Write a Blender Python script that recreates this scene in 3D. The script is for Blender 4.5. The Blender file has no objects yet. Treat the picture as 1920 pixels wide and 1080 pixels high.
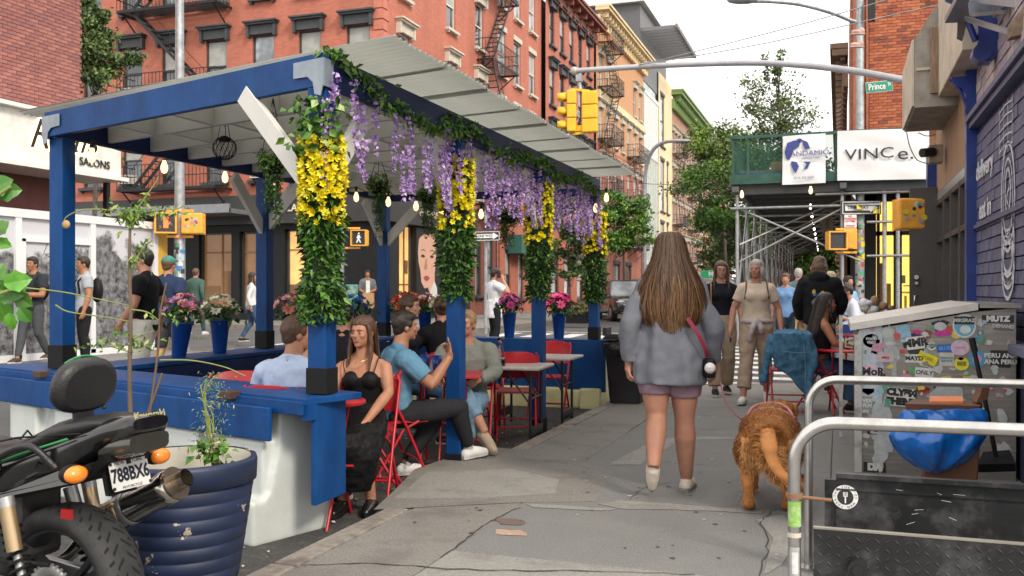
import bpy, math, random
import numpy as np
from mathutils import Vector, Matrix, Euler, noise
random.seed(7)
R = math.radians
sc = bpy.context.scene
col = sc.collection
# ---------------------------------------------------------------- camera
EYE = Vector((0, 0, 1.32)); YAW = R(19.28); FPX = 1750.0; HOR = 545.0
cam_d = bpy.data.cameras.new('camera'); cam = bpy.data.objects.new('camera', cam_d); col.objects.link(cam)
cam.location = EYE; cam.rotation_euler = (R(90), 0, YAW)
cam_d.sensor_width = 36; cam_d.lens = FPX / 1920 * 36; cam_d.shift_y = (HOR - 540) / 1920
cam_d.clip_end = 900; cam_d.clip_start = .05
cam_d.dof.use_dof = True; cam_d.dof.focus_distance = 5.4; cam_d.dof.aperture_fstop = 7.0
sc.camera = cam
# ---------------------------------------------------------------- sky, sun, exposure
SUN_EL, SUN_AZ = R(38), R(125)      # a veiled sun; azimuth measured as the direction the light comes from
w = bpy.data.worlds.new('World'); sc.world = w; w.use_nodes = True
nt = w.node_tree; nt.nodes.clear()
sky = nt.nodes.new('ShaderNodeTexSky'); sky.sky_type = 'NISHITA'; sky.sun_disc = False
sky.sun_elevation = SUN_EL; sky.sun_rotation = SUN_AZ
mx = nt.nodes.new('ShaderNodeMix'); mx.data_type = 'RGBA'; mx.inputs[0].default_value = .88
mx.inputs[7].default_value = (10.7, 10.3, 9.7, 1)
bg = nt.nodes.new('ShaderNodeBackground'); bg.inputs[1].default_value = .1
out = nt.nodes.new('ShaderNodeOutputWorld')
nt.links.new(sky.outputs[0], mx.inputs[6]); nt.links.new(mx.outputs[2], bg.inputs[0]); nt.links.new(bg.outputs[0], out.inputs[0])
sun_d = bpy.data.lights.new('sun', 'SUN'); sun_d.energy = 1.5; sun_d.angle = R(12); sun_d.color = (1, .91, .76)
sun = bpy.data.objects.new('sun', sun_d); col.objects.link(sun)
sdir = Vector((math.sin(SUN_AZ) * math.cos(SUN_EL), math.cos(SUN_AZ) * math.cos(SUN_EL), math.sin(SUN_EL)))
sun.rotation_euler = sdir.to_track_quat('Z', 'Y').to_euler()
vs = sc.view_settings; sc.display_settings.display_device = 'sRGB'
vs.view_transform = 'Standard'; vs.look = 'None'; vs.gamma = 1; vs.exposure = 0.93; vs.use_curve_mapping = False
cy = sc.cycles; cy.max_bounces = 6; cy.diffuse_bounces = 3; cy.glossy_bounces = 3; cy.transmission_bounces = 4; cy.transparent_max_bounces = 12
cy.caustics_reflective = False; cy.caustics_refractive = False; cy.use_denoising = True
# ---------------------------------------------------------------- photo geometry: rays to the places where things stand
CR = Vector((math.cos(YAW), math.sin(YAW), 0)); CF = Vector((-math.sin(YAW), math.cos(YAW), 0))
def ray(u, v): return CF + CR * ((u - 960) / FPX) + Vector((0, 0, (HOR - v) / FPX))
def pd(u, v, d): return EYE + ray(u, v) * d
def pz(u, v, z=0.0): r = ray(u, v); return EYE + r * ((z - EYE.z) / r.z)
def px(u, v, X): r = ray(u, v); return EYE + r * (X / r.x)
def py(u, v, Y): r = ray(u, v); return EYE + r * (Y / r.y)
def cdir(r, f): return (CR * r + CF * f).normalized()
# ---------------------------------------------------------------- materials
MATS = {}
def new_mat(name):
    m = bpy.data.materials.new(name); m.use_nodes = True; return m, m.node_tree, m.node_tree.nodes['Principled BSDF']
def mat(name, c, rough=.6, metal=0, var=.12, vs_=6.0, bump=0.0, bs=40.0, spec=.5, dirt=None, dirt_amt=.5, dirt_s=3.0, stretch=None, emit=None, es=0, sheen=0, coat=0, trans=0, alpha=1, det=5):
    """principled surface with noise tint, optional dirt patches and fine relief"""
    if name in MATS: return MATS[name]
    m, nt, b = new_mat(name); N = nt.nodes.new; L = nt.links.new
    b.inputs['Roughness'].default_value = rough; b.inputs['Metallic'].default_value = metal
    b.inputs['Specular IOR Level'].default_value = spec
    if sheen: b.inputs['Sheen Weight'].default_value = sheen
    if coat: b.inputs['Coat Weight'].default_value = coat
    if trans: b.inputs['Transmission Weight'].default_value = trans
    b.inputs['Alpha'].default_value = alpha
    tc = N('ShaderNodeTexCoord'); src = tc.outputs['Object']
    if stretch:
        mp = N('ShaderNodeMapping'); mp.inputs['Scale'].default_value = stretch; L(src, mp.inputs[0]); src = mp.outputs[0]
    n1 = N('ShaderNodeTexNoise'); n1.inputs['Scale'].default_value = vs_; n1.inputs['Detail'].default_value = det; L(src, n1.inputs[0])
    mr = N('ShaderNodeMapRange'); mr.inputs[1].default_value = .3; mr.inputs[2].default_value = .7
    mr.inputs[3].default_value = 1 - var; mr.inputs[4].default_value = 1 + var; L(n1.outputs[0], mr.inputs[0])
    mm = N('ShaderNodeVectorMath'); mm.operation = 'SCALE'; mm.inputs[0].default_value = c[:3]; L(mr.outputs[0], mm.inputs['Scale'])
    o = mm.outputs[0]
    if dirt:
        n2 = N('ShaderNodeTexNoise'); n2.inputs['Scale'].default_value = dirt_s; n2.inputs['Detail'].default_value = 8; n2.inputs['Roughness'].default_value = .65; L(src, n2.inputs[0])
        r2 = N('ShaderNodeMapRange'); r2.inputs[1].default_value = .5; r2.inputs[2].default_value = .68; r2.inputs[4].default_value = dirt_amt; L(n2.outputs[0], r2.inputs[0])
        mi = N('ShaderNodeMix'); mi.data_type = 'RGBA'; L(r2.outputs[0], mi.inputs[0]); L(o, mi.inputs[6]); mi.inputs[7].default_value = (*dirt[:3], 1); o = mi.outputs[2]
    L(o, b.inputs['Base Color'])
    if bump:
        n3 = N('ShaderNodeTexNoise'); n3.inputs['Scale'].default_value = bs; n3.inputs['Detail'].default_value = 4; L(src, n3.inputs[0])
        bp = N('ShaderNodeBump'); bp.inputs['Strength'].default_value = min(1, bump); bp.inputs['Distance'].default_value = .01; L(n3.outputs[0], bp.inputs['Height']); L(bp.outputs[0], b.inputs['Normal'])
    if emit: b.inputs['Emission Color'].default_value = (*emit, 1); b.inputs['Emission Strength'].default_value = es
    MATS[name] = m; return m
def brick_mat(name, c1, c2, mortar, sx=.215, sy=.075, rough=.85, stain=.35, stainc=(.05, .04, .035)):
    if name in MATS: return MATS[name]
    m, nt, b = new_mat(name); N = nt.nodes.new; L = nt.links.new; b.inputs['Roughness'].default_value = rough
    uv = N('ShaderNodeUVMap'); br = N('ShaderNodeTexBrick'); L(uv.outputs[0], br.inputs[0])
    br.inputs['Color1'].default_value = (*c1, 1); br.inputs['Color2'].default_value = (*c2, 1); br.inputs['Mortar'].default_value = (*mortar, 1)
    br.inputs['Scale'].default_value = 1; br.inputs['Brick Width'].default_value = sx; br.inputs['Row Height'].default_value = sy; br.inputs['Mortar Size'].default_value = .006; br.inputs['Mortar Smooth'].default_value = .3
    mp = N('ShaderNodeMapping'); mp.inputs['Scale'].default_value = (.9, .25, 1); L(uv.outputs[0], mp.inputs[0])
    n = N('ShaderNodeTexNoise'); n.inputs['Scale'].default_value = 1.1; n.inputs['Detail'].default_value = 9; n.inputs['Roughness'].default_value = .65; L(mp.outputs[0], n.inputs[0])
    r = N('ShaderNodeMapRange'); r.inputs[1].default_value = .42; r.inputs[2].default_value = .75; r.inputs[4].default_value = stain; L(n.outputs[0], r.inputs[0])
    mi = N('ShaderNodeMix'); mi.data_type = 'RGBA'; L(r.outputs[0], mi.inputs[0]); L(br.outputs[0], mi.inputs[6]); mi.inputs[7].default_value = (*stainc, 1)
    L(mi.outputs[2], b.inputs['Base Color'])
    bp = N('ShaderNodeBump'); bp.invert = True; bp.inputs['Strength'].default_value = .5; bp.inputs['Distance'].default_value = .01; L(br.outputs['Fac'], bp.inputs['Height']); L(bp.outputs[0], b.inputs['Normal'])
    MATS[name] = m; return m
def glass_mat(name, tint=(.02, .025, .03), rough=.05, emit=None, es=0):
    if name in MATS: return MATS[name]
    m, nt, b = new_mat(name); N = nt.nodes.new; L = nt.links.new
    b.inputs['Roughness'].default_value = rough; b.inputs['Specular IOR Level'].default_value = 1.0
    tc = N('ShaderNodeTexCoord'); n = N('ShaderNodeTexNoise'); n.inputs['Scale'].default_value = 1.3; n.inputs['Detail'].default_value = 2; L(tc.outputs['Object'], n.inputs[0])
    cr = N('ShaderNodeValToRGB'); cr.color_ramp.elements[0].position = .4; cr.color_ramp.elements[1].position = .62
    cr.color_ramp.elements[0].color = (*[t * .6 for t in tint], 1); cr.color_ramp.elements[1].color = (*[min(1, t * 2.2) for t in tint], 1)
    L(n.outputs[0], cr.inputs[0]); L(cr.outputs[0], b.inputs['Base Color'])
    bp = N('ShaderNodeBump'); bp.inputs['Strength'].default_value = .05; L(n.outputs[0], bp.inputs['Height']); L(bp.outputs[0], b.inputs['Normal'])
    if emit: b.inputs['Emission Color'].default_value = (*emit, 1); b.inputs['Emission Strength'].default_value = es
    MATS[name] = m; return m
def hexc(h):
    h = h.lstrip('#'); f = lambda x: (x / 12.92 if x <= .04045 else ((x + .055) / 1.055) ** 2.4)
    return tuple(f(int(h[i:i + 2], 16) / 255) for i in (0, 2, 4))
# ---------------------------------------------------------------- objects
OFF = {}
def thing(name, label, cat, loc=(0, 0, 0), rot=0, group=None, local=False):
    o = bpy.data.objects.new(name, None); col.objects.link(o); o.empty_display_size = .1
    o.location = loc; o.rotation_euler = (0, 0, rot); o['label'] = label; o['category'] = cat
    if group: o['group'] = group
    OFF[o.name] = Vector((0, 0, 0)) if (local or rot) else Vector(loc)
    return o
def tag(o, label, cat, group=None, kind=None):
    if label: o['label'] = label
    if cat: o['category'] = cat
    if group: o['group'] = group
    if kind: o['kind'] = kind
    return o
def link(name, me, parent=None, label=None, kind=None):
    o = bpy.data.objects.new(name, me); col.objects.link(o)
    if parent is not None: o.parent = parent; OFF[o.name] = OFF.get(parent.name, Vector((0, 0, 0)))
    if label: o['label'] = label
    if kind: o['kind'] = kind
    return o
def basis(zdir, xhint=None):
    z = Vector(zdir).normalized(); h = Vector(xhint) if xhint is not None else (Vector((0, 0, 1)) if abs(z.z) < .9 else Vector((1, 0, 0)))
    if xhint is not None:
        x = (h - z * h.dot(z))
        if x.length < 1e-5: x = z.orthogonal()
        x.normalize(); y = z.cross(x)
    else:
        y = (h - z * h.dot(z)).normalized(); x = y.cross(z)
    return x, y, z
class MB:
    """collects faces, then becomes ONE mesh object"""
    def __init__(s): s.v = []; s.f = []; s.m = []; s.uv = None; s.sm = []
    def add(s, vs_, fs, mi=0, smooth=False):
        b = len(s.v); s.v += [tuple(p) for p in vs_]
        for f in fs: s.f.append(tuple(i + b for i in f)); s.m.append(mi); s.sm.append(smooth)
        return s
    def box(s, c, size, rot=None, mi=0, M=None):
        c = Vector(c); hx, hy, hz = [q / 2 for q in size]
        rm = rot if isinstance(rot, Matrix) else (Matrix.Rotation(rot, 3, 'Z') if rot else Matrix.Identity(3))
        P = [c + rm @ Vector((x * hx, y * hy, z * hz)) for x in (-1, 1) for y in (-1, 1) for z in (-1, 1)]
        return s.add(P, [(0, 1, 3, 2), (4, 6, 7, 5), (0, 4, 5, 1), (2, 3, 7, 6), (0, 2, 6, 4), (1, 5, 7, 3)], mi)
    def bar(s, a, b, w_, h_, up=(0, 0, 1), mi=0):
        """box from a to b; h_ along up, w_ sideways"""
        a = Vector(a); b = Vector(b); d = (b - a); L_ = d.length; d.normalize(); up = Vector(up)
        u = up - d * up.dot(d)
        if u.length < 1e-4: u = d.orthogonal()
        u.normalize(); r = d.cross(u); rm = Matrix((r, d, u)).transposed()
        return s.box((a + b) / 2, (w_, L_, h_), rm, mi)
    def cyl(s, a, b, r0, r1=None, n=12, caps=True, mi=0, smooth=True):
        r1 = r0 if r1 is None else r1; a = Vector(a); b = Vector(b); x, y, z = basis(b - a)
        P = []
        for p, r in ((a, r0), (b, r1)):
            P += [p + (x * math.cos(2 * math.pi * i / n) + y * math.sin(2 * math.pi * i / n)) * r for i in range(n)]
        s.add(P, [(i, (i + 1) % n, n + (i + 1) % n, n + i) for i in range(n)], mi, smooth)
        if caps: s.add(P[:n][::-1], [tuple(range(n))], mi); s.add(P[n:], [tuple(range(n))], mi)
        return s
    def tube(s, pts, r, n=8, mi=0, caps=True):
        pts = [Vector(p) for p in pts]; k = len(pts); rr = r if isinstance(r, (list, tuple)) else [r] * k; P = []; px_ = None
        for i, p in enumerate(pts):
            t = (pts[min(k - 1, i + 1)] - pts[max(0, i - 1)]).normalized()
            if px_ is None: x = basis(t)[0]
            else:
                x = px_ - t * px_.dot(t); x = x.normalized() if x.length > 1e-6 else basis(t)[0]
            px_ = x; y = t.cross(x)
            P += [p + (x * math.cos(2 * math.pi * j / n) + y * math.sin(2 * math.pi * j / n)) * rr[i] for j in range(n)]
        F = [(i * n + j, i * n + (j + 1) % n, (i + 1) * n + (j + 1) % n, (i + 1) * n + j) for i in range(k - 1) for j in range(n)]
        s.add(P, F, mi, True)
        if caps: s.add(P[:n][::-1], [tuple(range(n))], mi); s.add(P[-n:], [tuple(range(n))], mi)
        return s
    def loft(s, rings, caps=True, mi=0, n=None, smooth=True):
        """rings: lists of points of equal length"""
        n = len(rings[0]); k = len(rings); P = [p for r in rings for p in r]
        s.add(P, [(i * n + j, i * n + (j + 1) % n, (i + 1) * n + (j + 1) % n, (i + 1) * n + j) for i in range(k - 1) for j in range(n)], mi, smooth)
        if caps: s.add(rings[0][::-1], [tuple(range(n))], mi); s.add(rings[-1], [tuple(range(n))], mi)
        return s
    def lathe(s, c, prof, n=24, mi=0, axis=(0, 0, 1), caps=True):
        x, y, z = basis(axis); c = Vector(c)
        return s.loft([[c + z * h + (x * math.cos(2 * math.pi * j / n) + y * math.sin(2 * math.pi * j / n)) * max(r, 1e-4) for j in range(n)] for r, h in prof], caps, mi)
    def ball(s, c, r, n=12, m=8, B=None, mi=0):
        c = Vector(c); r = (r, r, r) if not isinstance(r, (tuple, list)) else r
        B = B or (Vector((1, 0, 0)), Vector((0, 1, 0)), Vector((0, 0, 1)))
        P = [c - B[2] * r[2]]
        for i in range(1, m):
            t = math.pi * i / m
            P += [c + B[0] * (r[0] * math.sin(t) * math.cos(2 * math.pi * j / n)) + B[1] * (r[1] * math.sin(t) * math.sin(2 * math.pi * j / n)) - B[2] * (r[2] * math.cos(t)) for j in range(n)]
        P.append(c + B[2] * r[2]); F = [(0, 1 + (j + 1) % n, 1 + j) for j in range(n)]
        for i in range(m - 2):
            F += [(1 + i * n + j, 1 + i * n + (j + 1) % n, 1 + (i + 1) * n + (j + 1) % n, 1 + (i + 1) * n + j) for j in range(n)]
        e = len(P) - 1; F += [(e, 1 + (m - 2) * n + j, 1 + (m - 2) * n + (j + 1) % n) for j in range(n)]
        return s.add(P, F, mi, True)
    def quad(s, a, b, c, d, mi=0): return s.add([a, b, c, d], [(0, 1, 2, 3)], mi)
    def prism(s, poly, h, mi=0):
        """poly: 3-D points, extruded by vector h"""
        h = Vector(h); A = [Vector(p) for p in poly]; B = [p + h for p in A]; n = len(A)
        nrm = Vector((0, 0, 0))
        for i in range(n): nrm += A[i].cross(A[(i + 1) % n])
        if nrm.dot(h) > 0: A, B = A, B
        else: A, B = A[::-1], B[::-1]
        s.add(A[::-1], [tuple(range(n))], mi); s.add(B, [tuple(range(n))], mi)
        return s.add(A + B, [(i, (i + 1) % n, n + (i + 1) % n, n + i) for i in range(n)], mi)
    def mesh(s, name, mats, off=None):
        me = bpy.data.meshes.new(name)
        if off is not None and off.length > 0: vv = [(p[0] - off.x, p[1] - off.y, p[2] - off.z) for p in s.v]
        else: vv = s.v
        me.from_pydata(vv, [], s.f)
        mats = mats if isinstance(mats, (list, tuple)) else [mats]
        for m in mats: me.materials.append(m)
        if any(s.m): me.polygons.foreach_set('material_index', s.m)
        me.polygons.foreach_set('use_smooth', s.sm)
        if s.uv is not None:
            ul = me.uv_layers.new(name='UVMap'); li = 0
            for fi, f in enumerate(s.f):
                for vi in f: ul.data[li].uv = s.uv[vi]; li += 1
        me.update(); return me
    def build(s, name, mats, parent=None, label=None, bevel=0, kind=None, seg=2):
        off = OFF.get(parent.name) if parent is not None else None
        o = link(name, s.mesh(name, mats, off), parent, label, kind)
        if bevel:
            b = o.modifiers.new('bevel', 'BEVEL'); b.width = bevel; b.segments = seg; b.limit_method = 'ANGLE'; b.angle_limit = R(35); b.harden_normals = False
        return o
def mesh_np(name, V, F, mats, smooth=False, midx=None):
    V = np.asarray(V, dtype=np.float32).reshape(-1, 3); F = np.asarray(F, dtype=np.int32); k = F.shape[1]
    me = bpy.data.meshes.new(name); me.vertices.add(len(V)); me.vertices.foreach_set('co', V.ravel())
    me.loops.add(F.size); me.loops.foreach_set('vertex_index', F.ravel())
    me.polygons.add(len(F)); me.polygons.foreach_set('loop_start', np.arange(0, F.size, k, dtype=np.int32))
    for m in (mats if isinstance(mats, (list, tuple)) else [mats]): me.materials.append(m)
    if smooth: me.polygons.foreach_set('use_smooth', np.ones(len(F), dtype=bool))
    if midx is not None: me.polygons.foreach_set('material_index', np.asarray(midx, dtype=np.int32))
    me.update(calc_edges=True); return me
def copy_tree(o, parent=None):
    c = o.copy(); col.objects.link(c); OFF[c.name] = OFF.get(o.name, Vector((0, 0, 0)))
    if parent is not None: c.parent = parent
    for ch in [x for x in KIDS.get(o.name, []) ]: copy_tree(ch, c)
    return c
KIDS = {}
def kids_index():
    KIDS.clear()
    for x in bpy.data.objects:
        if x.parent: KIDS.setdefault(x.parent.name, []).append(x)
def place(o, loc, rz=0, label=None, group=None):
    o.location = loc; o.rotation_euler = (0, 0, rz)
    if label: o['label'] = label
    if group: o['group'] = group
    return o
def text_mesh(s_, size, m, depth=.002, bold=0, align='CENTER', sx=1.0, shear=0, space=1):
    cu = bpy.data.curves.new('lettering', 'FONT'); cu.body = s_; cu.size = size; cu.extrude = depth; cu.offset = bold; cu.align_x = align; cu.align_y = 'CENTER'; cu.shear = shear; cu.resolution_u = 3; cu.space_character = space
    o = bpy.data.objects.new('t', cu); me = bpy.data.meshes.new_from_object(o); bpy.data.objects.remove(o); bpy.data.curves.remove(cu)
    if sx != 1: me.transform(Matrix.Diagonal((sx, 1, 1, 1)))
    me.materials.clear(); me.materials.append(m); me.name = 'lettering'; return me
def text_at(s_, size, m, parent, pos, right, up, name='lettering', **k):
    me = text_mesh(s_, size, m, **k); r = Vector(right).normalized(); u = Vector(up); u = (u - r * u.dot(r)).normalized(); n = r.cross(u)
    off = OFF.get(parent.name, Vector((0, 0, 0))) if parent is not None else Vector((0, 0, 0))
    Mx = Matrix((r, u, n)).transposed().to_4x4(); Mx.translation = Vector(pos) - off; me.transform(Mx)
    return link(name, me, parent)
def interp(pts, n):
    """catmull-rom through pts"""
    pts = [Vector(p) for p in pts]; P = [pts[0] * 2 - pts[1]] + pts + [pts[-1] * 2 - pts[-2]]; o = []
    for i in range(1, len(P) - 2):
        for k in range(n):
            t = k / n; a, b, c, d = P[i - 1], P[i], P[i + 1], P[i + 2]
            o.append(.5 * ((2 * b) + (c - a) * t + (2 * a - 5 * b + 4 * c - d) * t * t + (3 * b - a - 3 * c + d) * t ** 3))
    o.append(pts[-1]); return o
def blob(name, mb, m, parent, vox=.012, it=4, disp=0, ds=.12, label=None, fac=.5):
    """overlapping closed shapes fused into one smooth continuous surface"""
    o = mb.build(name, m, parent, label)
    r = o.modifiers.new('fuse', 'REMESH'); r.mode = 'VOXEL'; r.voxel_size = vox; r.use_smooth_shade = True
    if it: s = o.modifiers.new('smooth', 'SMOOTH'); s.iterations = it; s.factor = fac
    if disp:
        key = 'folds%.3f' % ds; t = bpy.data.textures.get(key)
        if not t: t = bpy.data.textures.new(key, 'CLOUDS'); t.noise_scale = ds; t.noise_depth = 1 if ds > .15 else 2
        d = o.modifiers.new('folds', 'DISPLACE'); d.texture = t; d.strength = disp; d.mid_level = .5; d.texture_coords = 'GLOBAL'
    return o
def S(t): t = max(0., min(1., t)); return t * t * (3 - 2 * t)
def rz(x, y):
    """height of the road surface"""
    return -.12 + .22 * S((y - 12) / 18) + .10 * S((-x - 5) / 4) * (1 - S((y - 12) / 18))
# ================================================================ GROUND
M_ASPH = mat('asphalt', (.105, .105, .108), .9, var=.22, vs_=90, bump=.7, bs=160, dirt=(.03, .03, .03), dirt_amt=.6, dirt_s=1.2)
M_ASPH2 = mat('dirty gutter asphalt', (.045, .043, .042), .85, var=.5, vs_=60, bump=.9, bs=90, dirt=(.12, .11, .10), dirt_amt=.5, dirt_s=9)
M_PAINT = mat('road paint', (.62, .62, .60), .8, var=.2, vs_=9, dirt=(.16, .16, .16), dirt_amt=.8, dirt_s=6)
M_CONC = mat('pavement concrete', (.215, .206, .194), .88, var=.26, vs_=95, bump=.5, bs=140, dirt=(.12, .115, .11), dirt_amt=.65, dirt_s=1.6)
M_CONC_D = mat('dark patched pavement', (.170, .167, .163), .9, var=.3, vs_=110, bump=.6, bs=150, dirt=(.24, .23, .22), dirt_amt=.28, dirt_s=2.2)
M_CONC_L = mat('pale worn pavement', (.245, .235, .218), .9, var=.18, vs_=50, bump=.6, bs=120, dirt=(.16, .15, .14), dirt_amt=.7, dirt_s=4)
M_CONC_B = mat('brownish worn pavement', (.192, .180, .164), .9, var=.24, vs_=70, bump=.6, bs=140, dirt=(.10, .09, .08), dirt_amt=.6, dirt_s=2.5)
M_KERB = mat('kerb stone', (.22, .195, .17), .85, var=.2, vs_=25, bump=.6, bs=70, dirt=(.09, .07, .06), dirt_amt=.7, dirt_s=5)
M_GROUND = mat('far ground', (.12, .12, .12), .95)
def sheet(name, x0, x1, y0, y1, off, m, step=1.0, parent=None, kind='structure', inside=None, hf=rz):
    nx = max(1, int(round((x1 - x0) / step))); ny = max(1, int(round((y1 - y0) / step)))
    mb = MB(); xs = [x0 + (x1 - x0) * i / nx for i in range(nx + 1)]; ys = [y0 + (y1 - y0) * j / ny for j in range(ny + 1)]
    P = [(x, y, hf(x, y) + off) for x in xs for y in ys]
    F = [(i * (ny + 1) + j, (i + 1) * (ny + 1) + j, (i + 1) * (ny + 1) + j + 1, i * (ny + 1) + j + 1) for i in range(nx) for j in range(ny) if inside is None or inside((xs[i] + xs[i + 1]) / 2, (ys[j] + ys[j + 1]) / 2)]
    mb.add(P, F, 0, True); o = mb.build(name, m, parent)
    if kind: o['kind'] = kind
    return o
g = MB().quad((-200, -60, -.45), (200, -60, -.45), (200, 280, -.45), (-200, 280, -.45)).build('ground', M_GROUND); g['kind'] = 'structure'
sheet('road', -70, 45, -12, 180, 0, M_ASPH, 1.0)
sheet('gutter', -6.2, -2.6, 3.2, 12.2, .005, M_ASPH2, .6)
# crosswalks: painted bars, each a piece
cw = MB().quad((-4.3, 14.3, -.3), (-.4, 14.3, -.3), (-.4, 22, -.3), (-4.3, 22, -.3))
def bars(name, rects):
    root = bpy.data.objects.new(name, None); col.objects.link(root); root['kind'] = 'structure'
    for (x0, x1, y0, y1) in rects: sheet('painted_bar', x0, x1, y0, y1, .007, M_PAINT, .5, root, None)
    return root
bars('crosswalk', [(-4.4, -.5, y, y + .42) for y in np.arange(14.4, 21.8, .92)])
bars('crosswalk', [(x, x + .45, 23.2, 25.8) for x in np.arange(-9.1, -2.9, .95)] + [(-9.5, -2.8, 26.4, 26.62)])
bars('crosswalk', [(-9.9, -9.2 + .2, y, y + .42) for y in np.arange(15.8, 22.5, .95)] + [(-12.8, -9.9, y, y + .42) for y in np.arange(16.3, 23.5, .95)])
# near pavement: kerb stones and concrete flags, each a piece
sw = bpy.data.objects.new('pavement', None); col.objects.link(sw); sw['kind'] = 'structure'
corner = [(-2.6 + 2.6 * (1 - math.cos(t)), 11.4 + 2.6 * math.sin(t)) for t in np.linspace(0, math.pi / 2, 9)]
poly = [(-2.44, -6, -.02), (1.6, -6, -.02), (6, 13.6, -.02), (.0, 13.84, -.02)] + [(x + .16 * math.cos(t), y - .16 * math.sin(t), -.02) for (x, y), t in list(zip(corner, np.linspace(0, math.pi / 2, 9)))[::-1]]
MB().prism(poly, (0, 0, -.25)).build('slab_base', M_CONC_D, sw)
rnd = random.Random(3)
ybr = [-4, -1.2, .6, 2.2, 3.35, 4.38, 5.78, 7.15, 8.55, 10.0, 11.4]
for j in range(len(ybr) - 1):
    for i, (xa, xb) in enumerate(((-2.44, -1.86), (-1.86, -.05), (-.05, 1.6))):
        y0, y1 = ybr[j], ybr[j + 1]; dz = rnd.uniform(-.002, .002); gsz = .006
        m = M_CONC_D if (i >= 1 and y0 > 4) else (M_CONC_B if i == 0 else M_CONC)
        if y0 < 4.38 and i > 0: m = M_CONC_L if y0 > 3 else M_CONC
        if i == 1 and abs(y0 - 5.78) < .1: m = M_CONC_D
        if i == 2 and y0 < 5.7: m = M_CONC
        MB().box(((xa + xb) / 2, (y0 + y1) / 2, -.05 + dz), (xb - xa - gsz, y1 - y0 - gsz, .10)).build('paving_slab', m, sw, bevel=.004, seg=1)
MB().prism([(-2.44, 11.4, 0), (1.6, 11.4, 0), (4.5, 13.6, 0), (0, 13.84, 0)] + [(x + .16 * math.cos(t), y - .16 * math.sin(t), 0) for (x, y), t in list(zip(corner, np.linspace(0, math.pi / 2, 9)))[::-1]][:-1], (0, 0, -.08)).build('paving_slab', M_CONC, sw)
for k in range(12):
    y0 = -3.6 + k * 1.25
    MB().box((-2.525, y0 + .62, -.11 + rnd.uniform(-.003, .003)), (.15, 1.235, .22)).build('kerb_stone', M_KERB, sw, bevel=.018)
for k in range(8):
    a = Vector((*corner[k], 0)); b = Vector((*corner[k + 1], 0)); c = (a + b) / 2
    MB().bar(a + Vector((.07, -.06, -.11)), b + Vector((.07, -.06, -.11)), .15, .22).build('kerb_stone', M_KERB, sw, bevel=.01)
# worn pale scars, caulked joint, cracks and a brick-coloured inset in the flags
def patch(pts, m, z=.0035, name='worn_patch'):
    f = []; n = len(pts)
    for i in range(n):
        a = Vector(pts[i]); b = Vector(pts[(i + 1) % n])
        for t in (0, .33, .66):
            p = a.lerp(b, t); p += Vector((rnd.uniform(-1, 1), rnd.uniform(-1, 1))) * .012; f.append((p.x, p.y, z))
    MB().add(f, [tuple(range(len(f)))]).build(name, m, sw)
def g2(u, v): p = pz(u, v, 0); return (p.x, p.y)
patch([g2(1140, 872), g2(1185, 848), g2(1230, 824), g2(1300, 819), g2(1421, 819), g2(1421, 823), g2(1300, 825), g2(1262, 834), g2(1225, 856), g2(1200, 872)], M_CONC_L)
patch([g2(1120, 946), g2(1165, 939), g2(1250, 945), g2(1320, 950), g2(1430, 957), g2(1430, 964), g2(1320, 958), g2(1240, 956), g2(1170, 955)], M_CONC_L)
patch([g2(985, 945), g2(1120, 952), g2(1160, 956), g2(1120, 958), g2(1000, 952)], M_CONC_L)
patch([g2(925, 994), g2(972, 995), g2(990, 1000), g2(985, 1006), g2(935, 1004)], mat('tan inset', (.36, .24, .17), .85))
patch([g2(930, 972), g2(968, 974), g2(985, 979), g2(975, 986), g2(940, 984)], mat('brown inset', (.13, .09, .075), .85), name='manhole_patch')
patch([g2(1420, 975), g2(1470, 965), g2(1490, 1000), g2(1470, 1060), g2(1430, 1078), g2(1450, 1010)], M_CONC_L)
patch([g2(780, 880), g2(900, 838), g2(1060, 848), g2(1150, 885), g2(1120, 940), g2(960, 944), g2(700, 955)], M_CONC_B, .002)
patch([g2(800, 885), g2(960, 880), g2(1050, 900), g2(1040, 925), g2(900, 935), g2(740, 935)], M_CONC_L, .0028)
M_CRACK = mat('crack dirt', (.035, .033, .03), .95)
def crack(pts, w_=.008):
    pts = interp([Vector((*p, .0045)) for p in pts], 7); q = []
    for i, p in enumerate(pts): q.append(p + Vector((rnd.uniform(-.012, .012), rnd.uniform(-.012, .012), 0)))
    m = MB()
    for i in range(len(q) - 1):
        d = (q[i + 1] - q[i]).normalized(); s_ = Vector((-d.y, d.x, 0)) * w_ * rnd.uniform(.3, .7)
        m.quad(q[i] - s_, q[i + 1] - s_, q[i + 1] + s_, q[i] + s_)
    m.build('crack', M_CRACK, sw)
crack([g2(830, 1046), g2(880, 1008), g2(925, 975), g2(975, 952)]); crack([g2(1424, 1080), g2(1440, 1020), g2(1428, 980), g2(1455, 955)], .006)
crack([g2(560, 1062), g2(700, 1058), g2(900, 1070), g2(1100, 1072), g2(1300, 1078)], .009); crack([g2(1180, 938), g2(1210, 915), g2(1260, 905)], .005)
crack([g2(1170, 768), g2(1350, 765), g2(1500, 772)], .007); crack([g2(1140, 800), g2(1300, 806), g2(1420, 800)], .005)
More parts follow.
